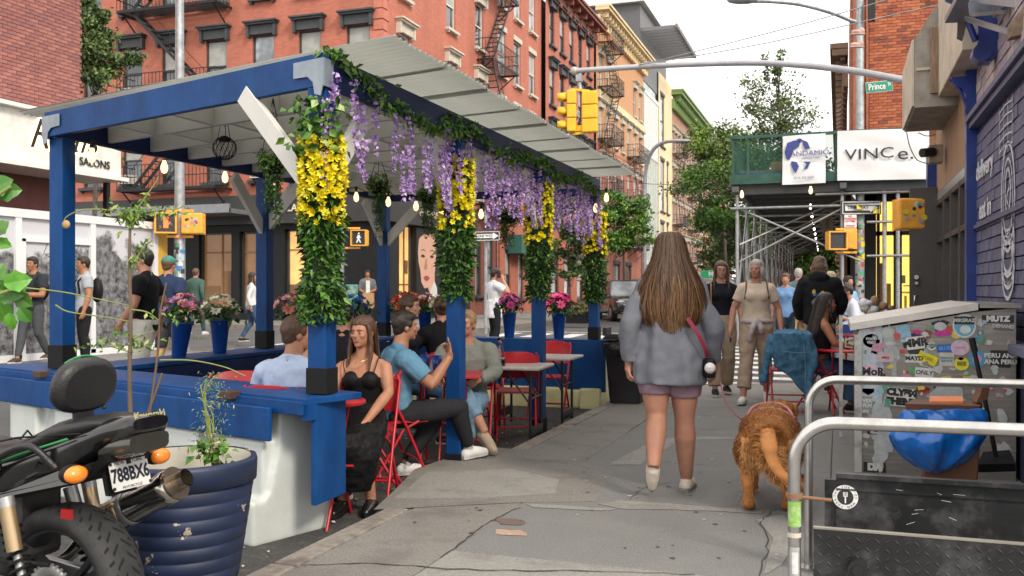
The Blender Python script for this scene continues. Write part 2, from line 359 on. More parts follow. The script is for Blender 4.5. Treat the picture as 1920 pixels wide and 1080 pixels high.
# litter: gum spots, leaves
lm = MB()
for k in range(150):
    x, y = rnd.uniform(-2.3, .0), rnd.uniform(3.6, 13); r = rnd.uniform(.006, .018); n = 7
    lm.add([(x + r * math.cos(6.283 * i / n) * rnd.uniform(.7, 1.1), y + r * math.sin(6.283 * i / n), .005) for i in range(n)], [tuple(range(n))], rnd.choice((0, 0, 1)))
lm.build('gum_spots', [mat('old gum', (.09, .09, .09), .9), mat('pale gum', (.40, .39, .36), .9)], sw, kind='stuff')
gm = MB()
for k in range(420):
    x, y = (rnd.uniform(-4.6, -2.66), rnd.uniform(3.4, 11.5)); z = rz(x, y) + .012; r = rnd.uniform(.006, .022); a = rnd.uniform(0, 6.28)
    gm.add([(x + r * math.cos(a + i * 1.7) * (1, .5, 1, .6)[i], y + r * math.sin(a + i * 1.7), z + rnd.uniform(0, .012)) for i in range(4)], [(0, 1, 2, 3)], rnd.choice((0, 0, 1, 2)))
o = gm.build('litter', [mat('dry leaf', (.16, .10, .05), .8), mat('leaf yellow', (.35, .27, .06), .8), mat('paper scrap', (.5, .5, .48), .8)]); tag(o, 'scattered dry leaves and scraps in the gutter under the shelter', 'litter', kind='stuff')
# pavements across the street and across the cross street
def fpave(name, x0, x1, y0, y1, m=M_CONC, kerb=None):
    root = bpy.data.objects.new(name, None); col.objects.link(root); root['kind'] = 'structure'
    sheet('concrete_surface', x0, x1, y0, y1, .14, m, 1.0, root, None)
    kb = MB()
    def strip(a, b):
        n = max(1, int((Vector(b) - Vector(a)).length)); A = Vector(a); B_ = Vector(b)
        for i in range(n):
            p = A.lerp(B_, i / n); q = A.lerp(B_, (i + 1) / n)
            kb.bar(Vector((p.x, p.y, rz(p.x, p.y) + .05)), Vector((q.x, q.y, rz(q.x, q.y) + .05)), .16, .20)
    for (a, b) in (kerb or []): strip(a, b)
    if kerb: kb.build('kerb', M_KERB, root)
    return root
fpave('pavement', -16, -9.6, -12, 15.2, M_CONC, [((-9.6, -12), (-9.6, 15.2)), ((-9.6, 15.2), (-16, 15.2))])
fpave('pavement', -15.2, -9.8, 25.4, 170, M_CONC, [((-9.8, 25.4), (-9.8, 170))])
fpave('pavement', -60, -15.2, 25.4, 29.6, M_CONC, [((-9.8, 25.4), (-60, 25.4))])
fpave('pavement', -2.7, .6, 22.3, 170, M_CONC_D, [((-2.7, 22.3), (-2.7, 170)), ((-2.7, 22.3), (7, 22.3))])
fpave('pavement', .6, 9, 22.3, 24.6, M_CONC_D)
# ================================================================ BUILDINGS
M_MORTAR = mat('mortar', (.26, .20, .18), .95, var=.15, vs_=20)
M_FRAME_D = mat('dark window frame', (.035, .037, .04), .5)
M_TRIM_D = mat('dark painted stone trim', (.045, .05, .055), .6, var=.25, vs_=4)
M_TRIM_C = mat('cream stone trim', (.55, .50, .42), .7, var=.15)
M_PANE = glass_mat('window glass', (.05, .056, .062)); M_PANE_L = glass_mat('bright window glass', (.22, .25, .28)); M_BLIND = mat('window blind', (.36, .36, .34), .6, var=.2, vs_=2)
M_GLASS_D = glass_mat('dark shop glass', (.02, .022, .025))
M_WARM = mat('warm lit interior', (.45, .26, .09), .6, var=.6, vs_=1.6, emit=(1.0, .56, .20), es=.42)
M_IRON = mat('black iron', (.02, .02, .022), .55, metal=.3)
def wall(name, m, parent, org, dirn, L_, z0, z1, wins, reveal=.16, back=True, thick=.16):
    """masonry sheet with real openings and reveals; origin and direction along the wall"""
    org = Vector((org[0], org[1], 0)); d = Vector((dirn[0], dirn[1], 0)).normalized(); n = Vector((d.y, -d.x, 0))
    ss = sorted({0., float(L_)} | {round(w[0] - w[2] / 2, 4) for w in wins} | {round(w[0] + w[2] / 2, 4) for w in wins})
    zs = sorted({float(z0), float(z1)} | {round(w[1], 4) for w in wins} | {round(w[1] + w[3], 4) for w in wins})
    ss = [s for s in ss if 0 <= s <= L_]; zs = [z for z in zs if z0 <= z <= z1]
    mb = MB(); uv = []
    def q(s0, zz0, s1, zz1, off0=0, off1=0, mi=0, vert=None):
        P = [org + d * s0 + Vector((0, 0, zz0)) - n * off0, org + d * s1 + Vector((0, 0, zz0 if vert is None else zz0)) - n * off1, org + d * s1 + Vector((0, 0, zz1)) - n * off1, org + d * s0 + Vector((0, 0, zz1)) - n * off0]
        mb.add(P, [(0, 1, 2, 3)], mi); uv.extend([(s0 + off0, zz0), (s1 + off1, zz0), (s1 + off1, zz1), (s0 + off0, zz1)])
    for i in range(len(ss) - 1):
        for j in range(len(zs) - 1):
            cs, cz = (ss[i] + ss[i + 1]) / 2, (zs[j] + zs[j + 1]) / 2
            if any(abs(cs - w[0]) < w[2] / 2 and w[1] < cz < w[1] + w[3] for w in wins): continue
            q(ss[i], zs[j], ss[i + 1], zs[j + 1])
    for (sc_, zs_, ww, hh, *_) in wins:
        a, b, z_, t = sc_ - ww / 2, sc_ + ww / 2, zs_, zs_ + hh
        q(a, z_, a, t, 0, reveal); q(b, z_, b, t, reveal, 0)
        for (zz, o0, o1) in ((z_, 0, reveal), (t, reveal, 0)):
            P = [org + d * a + Vector((0, 0, zz)) - n * o0, org + d * b + Vector((0, 0, zz)) - n * o0, org + d * b + Vector((0, 0, zz)) - n * o1, org + d * a + Vector((0, 0, zz)) - n * o1]
            mb.add(P, [(0, 1, 2, 3)]); uv.extend([(a, zz + o0), (b, zz + o0), (b, zz + o1), (a, zz + o1)])
    mb.uv = uv
    return mb.build(name, m, parent)
WT = {}
def win_meshes(w_, h_, style):
    key = (round(w_, 2), round(h_, 2), style)
    if key in WT: return WT[key]
    f = MB(); y = .10; t = .055
    f.box((-w_ / 2 + t / 2, y, h_ / 2), (t, .06, h_)).box((w_ / 2 - t / 2, y, h_ / 2), (t, .06, h_)).box((0, y, h_ - t / 2), (w_ - 2 * t, .06, t)).box((0, y, t / 2), (w_ - 2 * t, .06, t)).box((0, y - .004, h_ * .5), (w_ - 2 * t, .06, t))
    fm = M_TRIM_C if style == 'cream' else M_FRAME_D
    frame = f.mesh('frame', mat('white sash', (.6, .6, .58), .5) if style in ('big', 'cream') else M_FRAME_D)
    pane = [MB().box((0, y + .03, h_ / 2), (w_ - .08, .015, h_ - .08)).mesh('pane', m) for m in (M_PANE, M_PANE_L, M_PANE)]
    bl = MB().box((0, y + .018, h_ * .73), (w_ - .12, .008, h_ * .46)).mesh('blind', M_BLIND)
    tm = M_TRIM_D if style in ('dark', 'plain') else M_TRIM_C
    s = MB().box((0, -.05, -.055), (w_ + .22, .24, .11)); s.box((-w_ / 2, -.06, -.15), (.1, .14, .08)).box((w_ / 2, -.06, -.15), (.1, .14, .08)); sill = s.mesh('sill', tm)
    l = MB()
    if style in ('dark', 'cream'):
        l.box((0, -.06, h_ + .17), (w_ + .16, .14, .34)).box((0, -.12, h_ + .37), (w_ + .36, .28, .07)).box((0, -.15, h_ + .44), (w_ + .48, .36, .06)).box((-w_ / 2 - .10, -.09, h_ + .12), (.10, .2, .42)).box((w_ / 2 + .10, -.09, h_ + .12), (.10, .2, .42))
        tm2 = [M_TRIM_D, tm]
    else: l.box((0, -.02, h_ + .12), (w_ + .2, .08, .24)); tm2 = [tm]
    lintel = l.mesh('lintel', tm)
    WT[key] = (frame, pane, bl, sill, lintel); return WT[key]
wr = random.Random(11)
def put_windows(parent, org, dirn, wins, style='dark'):
    d = Vector((dirn[0], dirn[1], 0)).normalized(); rzz = math.atan2(d.y, d.x); off = OFF.get(parent.name, Vector())
    for (s_, z_, w_, h_) in wins:
        fr, pn, bl, si, li = win_meshes(w_, h_, style)
        p = Vector((org[0], org[1], 0)) + d * s_ + Vector((0, 0, z_)) - off
        fo = link('window', fr, parent); fo.location = p; fo.rotation_euler = (0, 0, rzz)
        link('pane', wr.choice(pn), fo)
        if wr.random() < .55: link('blind', bl, fo)
        link('sill', si, fo); link('lintel', li, fo)
AC = MB(); AC.box((0, -.18, .17), (.58, .5, .34)); [AC.box((0, -.432, .05 + .035 * i), (.5, .012, .012), mi=1) for i in range(8)]; AC.bar((-.2, -.38, 0), (-.2, 0, -.3), .03, .03, mi=1).bar((.2, -.38, 0), (.2, 0, -.3), .03, .03, mi=1)
AC_ME = AC.mesh('air_conditioner', [mat('ac white', (.55, .55, .52), .5), M_IRON])
def ac(parent, org, dirn, s_, z_):
    d = Vector((dirn[0], dirn[1], 0)).normalized(); o = link('air_conditioner', AC_ME, parent); o.location = Vector((org[0], org[1], z_)) + d * s_ - OFF.get(parent.name, Vector()); o.rotation_euler = (0, 0, math.atan2(d.y, d.x)); return o
def fire_escape(parent, org, dirn, s0, s1, floors, drop=True, dep=1.0, flip=False):
    """iron balconies with railings, slatted decks, brackets and steep stairs; one part a floor"""
    d = Vector((dirn[0], dirn[1], 0)).normalized(); n = Vector((d.y, -d.x, 0)); O = Vector((org[0], org[1], 0))
    def W(s, o, z): return O + d * s + n * o + Vector((0, 0, z))
    for k, z in enumerate(floors):
        m = MB()
        for i in range(9): m.bar(W(s0, .08 + dep * .92 * i / 8, z), W(s1, .08 + dep * .92 * i / 8, z), .055, .02)
        for s in (s0, s1): m.bar(W(s, .03, z - .03), W(s, dep, z - .03), .05, .08)
        m.bar(W(s0, dep, z - .02), W(s1, dep, z - .02), .04, .10)
        for t in (.45, .9):
            m.bar(W(s0, dep, z + t), W(s1, dep, z + t), .03, .03)
            for s in (s0, s1): m.bar(W(s, .02, z + t), W(s, dep, z + t), .03, .03)
        nb = int((s1 - s0) / .16)
        for i in range(nb + 1): s = s0 + (s1 - s0) * i / nb; m.bar(W(s, dep, z), W(s, dep, z + .9), .016, .016, up=d)
        for i in range(1, 6):
            for s in (s0, s1): m.bar(W(s, dep * i / 6, z), W(s, dep * i / 6, z + .9), .016, .016, up=d)
        for s in (s0 + .15, s1 - .15): m.bar(W(s, .02, z - .75), W(s, dep - .1, z - .06), .04, .04)
        o = m.build('fire_escape', M_IRON, parent)
        if k + 1 < len(floors):
            z2 = floors[k + 1]; l = MB(); a, b = (s0 + .5, s1 - .5) if (k % 2 == 0) != flip else (s1 - .5, s0 + .5)
            for oo in (dep * .35, dep * .8): l.bar(W(a, oo, z), W(b, oo, z2), .03, .12)
            for i in range(1, 13): t = i / 13; l.bar(W(a + (b - a) * t, dep * .35, z + (z2 - z) * t), W(a + (b - a) * t, dep * .8, z + (z2 - z) * t), .12, .02)
            l.bar(W(a, dep * .8, z + .75), W(b, dep * .8, z2 + .75), .02, .02)
            l.build('stair', M_IRON, o)
    if drop: 
        l = MB(); z = floors[0]; s = s0 + .3
        for ds_ in (0, .35): l.bar(W(s + ds_, dep + .05, z - 2.6), W(s + ds_, dep + .05, z + .8), .03, .03, up=d)
        for i in range(10): l.bar(W(s, dep + .05, z - 2.5 + i * .32), W(s + .35, dep + .05, z - 2.5 + i * .32), .02, .02)
        l.build('drop_ladder', M_IRON, parent)
def cornice(parent, org, dirn, L_, z, m, dep=.7, h=1.0, step=1.2, name='cornice'):
    d = Vector((dirn[0], dirn[1], 0)).normalized(); n = Vector((d.y, -d.x, 0)); O = Vector((org[0], org[1], 0))
    def W(s, o, zz): return O + d * s + n * o + Vector((0, 0, zz))
    c = MB(); c.bar(W(-.1, dep * .15, z + h * .25), W(L_ + .1, dep * .15, z + h * .25), dep * .3, h * .5); c.bar(W(-.2, dep * .5, z + h * .78), W(L_ + .2, dep * .5, z + h * .78), dep, h * .14); c.bar(W(-.2, dep * .56, z + h * .93), W(L_ + .2, dep * .56, z + h * .93), dep * 1.12, h * .12)
    k = 0; s = .3
    while s < L_: c.bar(W(s, dep * .45, z + h * .55), W(s + .16, dep * .45, z + h * .55), dep * .7, h * .30); c.bar(W(s, dep * .25, z + h * .2), W(s + .16, dep * .25, z + h * .2), dep * .3, h * .5); s += step
    s = .1
    while s < L_: c.bar(W(s, dep * .35, z + h * .66), W(s + .12, dep * .35, z + h * .66), .14, .1); s += .3
    return c.build(name, m, parent)
RED = ((.50, .165, .11), (.42, .13, .085)); M_BR1 = brick_mat('painted salmon red brick', *RED, (.42, .16, .11), stain=.42, stainc=(.20, .075, .05))
M_BR2 = brick_mat('red brick', (.46, .15, .10), (.33, .10, .07), (.36, .22, .17)); M_BR3 = brick_mat('sun-glow tinted brick', (.58, .30, .15), (.52, .25, .12), (.5, .34, .2), stain=.25, stainc=(.3, .13, .07))  # upper-storey brick: warm sun glow is put into its base colour
M_CREAM = mat('cream stucco', (.72, .58, .36), .8, var=.12, vs_=1.2, dirt=(.5, .38, .22), dirt_amt=.5, dirt_s=.6)
M_BLACKW = mat('black shopfront cladding', (.011, .0115, .013), .5, spec=.25, var=.3, vs_=3)
M_FASCIA = mat('grey black fascia', (.030, .029, .030), .5, var=.2, vs_=1)
# --- the red corner building across the cross street
b1 = thing('brick_building', 'red brick corner tenement with black ground-floor shop and iron fire escapes', 'building', (-15, 29.2, .2))
LX = 32.0; O1 = (-15 - LX, 29.2); D1 = (1, 0)
xs1 = [-15.95, -17.9, -19.85, -21.9, -23.9, -25.75, -27.7, -29.8, -31.9, -34, -36, -38]
wP = [(x + 15 + LX, z, .92, 2.0) for x in xs1 for z in (5.35, 8.68, 12.0, 15.3)]
shop = [(LX - 3.3, .55, 1.3, 3.0), (LX - 5.4, .5, .95, 3.0), (LX - 6.95, .5, 1.45, 3.0), (LX - 12, .5, 2.3, 3.0)]
wall('wall', M_BR1, b1, O1, D1, LX, 4.75, 18, wP)
put_windows(b1, O1, D1, wP, 'dark')
wall('shop_wall', M_BLACKW, b1, O1, D1, LX, .0, 3.75, shop, reveal=.3)
for (s_, z_, w_, h_) in shop:
    c = Vector((O1[0] + s_, 29.2, z_ + h_ / 2)); fr = MB()
    fr.box(c + Vector((0, .2, h_ / 2 - .04)), (w_, .1, .08)).box(c + Vector((0, .2, -h_ / 2 + .06)), (w_, .1, .12)).box(c + Vector((-w_ / 2 + .04, .2, 0)), (.08, .1, h_)).box(c + Vector((w_ / 2 - .04, .2, 0)), (.08, .1, h_))
    fo = fr.build('shop_window', M_FRAME_D, b1); MB().box(c + Vector((0, .26, 0)), (w_ - .1, .02, h_ - .1)).build('pane', M_WARM if s_ > LX - 4 else mat('dim amber glass', (.12, .06, .025), .1, var=.5, vs_=1.2, emit=(1, .45, .15), es=.07), fo); MB().box(c + Vector((0, .22, .75)), (w_ - .1, .03, .05)).box(c + Vector((w_ * .12, .22, 0)), (.05, .03, h_ - .1)).box(c + Vector((-w_ * .2, .23, -.9)), (w_ * .45, .03, .8)).box(c + Vector((w_ * .28, .23, -.5)), (.3, .03, 1.1)).build('display', mat('shop fittings', (.20, .11, .05), .6), fo)
MB().box((-15 - LX / 2 + 0, 29.08, 4.27), (LX + .3, .35, 1.05)).build('fascia', M_FASCIA, b1)
MB().box((-26.8, 28.2, 4.12), (13.6, 1.6, .16)).box((-26.8, 27.42, 4.2), (13.6, .08, .3)).build('awning', mat('grey metal awning', (.23, .24, .26), .4, metal=.5), b1)
text_at('HOURGLASS', .36, mat('pale metal letters', (.75, .66, .55), .35, metal=.6), b1, (-18.9, 28.88, 4.27), (1, 0, 0), (0, 0, 1), depth=.03, bold=.004)
# stucco quoins at the corner
fire_escape(b1, O1, D1, LX - 10.6, LX - 6.2, [5.1, 8.5, 11.8, 15.1], drop=False)
q_ = MB()
for k in range(34):
    z = 4.9 + k * .38; q_.box((-15.16 - (.0 if k % 2 else .07), 29.19, z), (.34 + (.0 if k % 2 else .14), .06, .33)); q_.box((-15 + .005, 29.36 + (0 if k % 2 else .07), z), (.06, .34 + (0 if k % 2 else .14), .33))
q_.build('quoins', mat('salmon quoin', (.50, .17, .12), .8, var=.1), b1)
OS = (-15, 29.2); DS = (0, 1)
wS = [(s, z, .95, 2.0) for s in (1.7, 6.1, 9.3) for z in (5.35, 8.68, 12.0, 15.3)]
wall('wall', M_BR1, b1, OS, DS, 11.6, 4.75, 18, wS); put_windows(b1, OS, DS, wS, 'cream')
ac(b1, OS, DS, 6.1, 8.72); ac(b1, OS, DS, 9.3, 8.72); ac(b1, O1, D1, xs1[5] + 15 + LX, 8.72); ac(b1, O1, D1, xs1[5] + 15 + LX, 5.40); ac(b1, O1, D1, xs1[2] + 15 + LX, 5.4)
shopS = [(2.0, .9, 1.35, 2.9)]
wall('shop_wall', mat('black painted brick', (.012, .0125, .014), .6, var=.4, vs_=9, bump=.6, bs=12), b1, OS, DS, 8.2, .0, 3.75, shopS, reveal=.3)
fo = MB().box((-15.2, 31.2, 3.74), (.1, 1.35, .1)).box((-15.2, 31.2, .96), (.1, 1.35, .1)).box((-15.2, 30.57, 2.35), (.1, .08, 2.9)).box((-15.2, 31.83, 2.35), (.1, .08, 2.9)).build('shop_window', M_FRAME_D, b1)
MB().box((-15.26, 31.2, 2.35), (.02, 1.3, 2.8)).build('pane', M_WARM, fo); MB().box((-15.22, 31.35, 2.4), (.04, .07, 2.8)).box((-15.22, 31.2, 1.55), (.05, 1.2, .05)).box((-15.22, 31.5, 2.2), (.04, .3, .5)).box((-15.22, 30.9, 1.25), (.04, .5, .12)).build('display', mat('shop fittings', (.20, .11, .05), .6), fo)
MB().box((-14.88, 29.2 + 4.1, 4.27), (.35, 8.5, 1.05)).build('fascia', M_FASCIA, b1)
text_at('HOURGLASS', .36, MATS['pale metal letters'], b1, (-14.69, 32.6, 4.22), (0, 1, 0), (0, 0, 1), depth=.03, bold=.004)
wall('wall', brick_mat('dull dark red brick', (.24, .075, .055), (.18, .055, .04), (.22, .1, .08)), b1, (-15, 37.4), DS, 3.4, .0, 4.75, [(1.0, 1.1, .7, 2.6), (2.5, 1.1, .7, 2.6)])
put_windows(b1, (-15, 37.4), DS, [(1.0, 1.1, .7, 2.6), (2.5, 1.1, .7, 2.6)], 'plain')
# shop poster: a plain generic portrait of a dark-haired model
pst = thing('poster', 'tall black cosmetics poster with a cropped face between the lit shop window and garlanded post', 'poster', (-14.95, 33.2, 1.0))
PX = -14.93
MB().box((PX, 33.05, 2.25), (.05, 2.5, 2.9)).build('board', mat('poster black', (.012, .012, .014), .4), pst)
def pflat(name, pts, m, off):   # flat print on the poster: (along, up) -> world
    P = [(PX + .028 + off, 33.0 + a * 1.45, 2.25 + b) for a, b in pts]; return MB().add(P, [tuple(range(len(P)))]).build(name, m, pst)
sk = mat('printed skin', (.62, .36, .27), .6, var=.06); 
pflat('printed_face', [(-.75, .55), (-.7, 1.0), (-.35, 1.35), (.1, 1.38), (.35, 1.1), (.42, .6), (.36, .1), (.3, -.3), (.33, -.9), (.1, -1.2), (-.15, -.8), (-.35, -.85), (-.55, -.6), (-.6, -.2), (-.72, .15)], sk, .002)
pflat('printed_hair', [(-.75, 1.1), (-.3, 1.42), (.3, 1.42), (.62, 1.1), (.6, .4), (.42, .2), (.42, .8), (.25, 1.2), (-.2, 1.3), (-.6, 1.1)], mat('printed hair', (.03, .018, .012), .5), .004)
pflat('printed_collar', [(.1, -1.42), (-.1, -1.3), (.05, -.9), (.28, -.55), (.45, -.8), (.5, -1.42)], mat('printed white', (.62, .62, .62), .6), .004)
for a in (-.45, .12): pflat('printed_eye', [(a - .15, .38), (a, .46), (a + .15, .38), (a, .32)], MATS['printed hair'], .005); pflat('printed_brow', [(a - .18, .58), (a + .05, .66), (a + .2, .56), (a + .05, .61)], MATS['printed hair'], .005)
pflat('printed_lips', [(-.42, -.42), (-.25, -.34), (-.1, -.38), (-.02, -.46), (-.2, -.58), (-.36, -.52)], mat('printed lips', (.36, .06, .06), .5), .005)
pflat('printed_nose', [(-.28, .3), (-.2, .3), (-.18, -.1), (-.3, -.14), (-.38, -.08)], mat('printed shade', (.40, .19, .13), .6), .0045)
text_at('HOURGLASS', .26, mat('printed letters', (.75, .75, .75), .5), b1, (-14.96, 35.6, 2.35), (0, 1, 0), (0, 0, 1), depth=.01, bold=.006)
# --- next red building with the fire escapes
def row_wins(s_list, z_list, w_, h_): return [(s, z, w_, h_) for s in s_list for z in z_list]
b1b = thing('brick_building', 'salmon red tenement with tall white sash windows beside the corner shop building', 'building', (-15, 40.9, .2))
O = (-15.25, 40.8); z5 = (5.0, 8.3, 11.6, 14.9)
ws = row_wins((1.3, 3.6, 6.0), z5, 1.05, 2.2)
wall('wall', M_BR1, b1b, O, DS, 7.6, 0.1, 18.3, ws + [(2.2, .9, .8, 2.4), (4.2, .9, .8, 2.4), (6.3, .9, .8, 2.4)]); put_windows(b1b, O, DS, ws, 'big'); put_windows(b1b, O, DS, [(2.2, .9, .8, 2.4), (4.2, .9, .8, 2.4), (6.3, .9, .8, 2.4)], 'plain')
fire_escape(b1b, O, DS, -2.6, .9, [4.9, 8.2, 11.5, 14.8]); [ac(b1b, O, DS, 1.3, z) for z in (8.35,)]
MB().box((-15.0, 44.6, 3.6), (.9, 3.2, .9)).build('awning', mat('green shop awning', (.03, .13, .11), .6), b1b)
text_at('INC.', .42, MATS['printed letters'], b1b, (-14.53, 44.9, 3.5), (0, 1, 0), (0, 0, 1), depth=.01, bold=.01)
b1c = thing('brick_building', 'red tenement with five hooded window bays and bracketed dark cornice', 'building', (-15, 48.4, .2))
O = (-15, 48.4); ws = row_wins((1.2, 3.2, 5.2, 7.2, 9.2), z5, .95, 2.1); sh = [(s, .6, 1.5, 2.7) for s in (1.8, 4.4, 7.2)]
wall('wall', M_BR1, b1c, O, DS, 10.6, .1, 17.6, ws + sh); put_windows(b1c, O, DS, ws, 'dark'); put_windows(b1c, O, DS, sh, 'plain'); cornice(b1c, O, DS, 10.6, 17.3, mat('dark red cornice', (.22, .07, .05), .7), dep=.8, h=1.1, step=1.5)
ac(b1c, O, DS, 3.2, 8.35); ac(b1c, O, DS, 5.2, 11.65); ac(b1c, O, DS, 1.2, 5.05)
b2 = thing('brick_building', 'sunlit orange brick tenement with cream upper storeys and stacked fire escapes', 'building', (-15, 59.2, .2))
O = (-14.9, 59.2); ws = row_wins((1.2, 3.4, 5.6, 7.8, 10.0, 12.2, 14.3), (4.6, 8.0, 11.4), .95, 2.1)
wall('wall', M_BR2, b2, O, DS, 15.6, .1, 11.0, [w for w in ws if w[1] < 10] + [(2, .6, 2, 2.6), (6, .6, 2, 2.6), (10, .6, 2, 2.6)]); put_windows(b2, O, DS, [w for w in ws if w[1] < 10], 'cream'); put_windows(b2, O, DS, [(2, .6, 2, 2.6), (6, .6, 2, 2.6), (10, .6, 2, 2.6)], 'plain')
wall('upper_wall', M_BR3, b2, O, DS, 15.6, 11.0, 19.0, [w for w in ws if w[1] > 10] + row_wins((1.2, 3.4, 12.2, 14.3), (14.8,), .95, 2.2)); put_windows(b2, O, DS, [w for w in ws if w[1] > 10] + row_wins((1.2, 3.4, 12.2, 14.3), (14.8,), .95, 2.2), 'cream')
cornice(b2, O, DS, 15.6, 18.7, M_CREAM, dep=.9, h=1.2, step=.8); MB().box((-14.82, 67, 14.2), (.3, 15.5, .5)).build('string_course', M_CREAM, b2)
fire_escape(b2, O, DS, .3, 3.9, [4.5, 7.9, 11.3, 14.7, 17.6], dep=1.0); fire_escape(b2, O, DS, 9.2, 13.0, [4.5, 7.9, 11.3], dep=1.0)
b2p = thing('potted_shrub', 'potted shrubs on the high fire escape of the orange building', 'plant', (-14.4, 61.5, 17.7))
pm = MB(); 
for k in range(3): pm.lathe((-14.3, 60.6 + k * .8, 17.7), [(.18, 0), (.24, .45), (.22, .45), (.2, .3)], 12)
pm.build('pot', mat('terracotta', (.5, .22, .12), .8), b2p)
b3 = thing('modern_building', 'slim white and green glass infill building with a rooftop trellis', 'building', (-15, 75, .2))
gm = MB().box((-15.2, 78.2, 10.3), (.3, 6.4, 20.4)); gm.build('glass_front', glass_mat('green curtain glass', (.07, .14, .11)), b3)
fm = MB()
for k in range(9): fm.box((-14.98, 75.1 + k * .78, 8.9), (.14, .09, 17.4))
for z in (3.6, 17.6): fm.box((-14.96, 78.2, z), (.2, 6.4, .3))
fm.build('mullions', mat('white metal', (.7, .7, .68), .4), b3)
MB().box((-14.95, 78.2, 15.0), (.08, 6.3, 5.0)).build('spandrel', mat('pale panel', (.62, .64, .64), .5), b3)
MB().box((-19.5, 80.0, 21.5), (9, 12, 6.0)).build('penthouse', mat('grey penthouse', (.10, .10, .11), .5), b3); MB().box((-19.6, 80, 25.6), (10, 13, 2.4)).build('white_storey', mat('white panels', (.7, .7, .7), .5), b3)
tm = MB(); [tm.box((-13.6, 74.3 + k * .9, 22.3), (3.2, .12, .3)) for k in range(12)]; tm.box((-12.1, 79.2, 22.3), (.15, 10.6, .32)); tm.build('rooftop_trellis', mat('grey steel', (.15, .15, .16), .5), b3)
b4 = thing('modern_building', 'cream stucco building with double-height black windows beside the green cornice', 'building', (-15, 81.6, .2))
O = (-14.9, 81.5); ws = [(1.9, 14.2, 2.0, 4.6), (1.9, 8.4, 2.0, 4.6), (1.9, 3.2, 2.0, 4.2), (4.6, 8.4, 1.0, 4.6), (4.6, 3.2, 1, 4.2)]
wall('wall', M_CREAM, b4, O, DS, 7.0, .1, 20.6, ws, reveal=.3); put_windows(b4, O, DS, ws, 'plain')
b5 = thing('brick_building', 'long brick tenement crowned by a bright green bracketed cornice', 'building', (-15, 88.5, .2))
O = (-15, 88.5); ws = row_wins([1.1 + 1.75 * k for k in range(13)], (4.4, 7.8, 11.2, 14.6), .85, 2.1)
wall('wall', brick_mat('tawny brick', (.42, .22, .14), (.36, .17, .11), (.4, .28, .2)), b5, O, DS, 23.5, .1, 19.0, ws); put_windows(b5, O, DS, ws, 'cream')
cornice(b5, O, DS, 23.5, 18.6, mat('green copper cornice', (.17, .26, .09), .6), dep=1.1, h=1.8, step=.9); fire_escape(b5, O, DS, 1.0, 4.6, [4.3, 7.7, 11.1, 14.5]); fire_escape(b5, O, DS, 10, 14, [4.3, 7.7, 11.1, 14.5])
b6 = thing('brick_building', 'distant dull red tenement beyond the green cornice', 'building', (-15, 112, .2))
O = (-15, 112.2); ws = row_wins([1.3 + 2.1 * k for k in range(14)], (4.4, 7.8, 11.2, 14.0), .9, 2.0)
wall('wall', M_BR2, b6, O, DS, 30, .1, 17.5, ws); put_windows(b6, O, DS, ws, 'cream'); fire_escape(b6, O, DS, 2, 6, [4.3, 7.7, 11.1, 13.9]); cornice(b6, O, DS, 30, 17.2, M_TRIM_C, dep=.8, h=1.0, step=1.4)
b7 = thing('brick_building', 'farthest brown building closing the end of the street', 'building', (-11, 175, .2))
O = (-16, 168); ws = row_wins([1.5 + 2.2 * k for k in range(11)], (4.4, 7.8, 11.2), 1.0, 2.0); wall('wall', brick_mat('brown brick', (.25, .14, .10), (.2, .1, .08), (.25, .2, .16)), b7, O, (1, 0), 26, .1, 15, ws); put_windows(b7, O, (1, 0), ws, 'cream')
for bb, (x, y0, y1, h) in ((b1, (-15.4, 29.6, 40.6, 17.9)), (b1b, (-15.6, 40.9, 48.2, 18.2)), (b1c, (-15.4, 48.6, 58.8, 17.5)), (b2, (-15.3, 59.4, 74.6, 18.9)), (b4, (-15.4, 81.8, 88.3, 20.5)), (b5, (-15.4, 88.8, 111.8, 18.9)), (b6, (-15.4, 112.4, 142, 17.4))):
    x0 = x - (31 if bb is b1 else 12); MB().box(((x + x0) / 2 - .05, (y0 + y1) / 2, h / 2), (x - x0 - .1, y1 - y0, h - .05)).build('body', mat('building core', (.08, .07, .07), .9), bb)
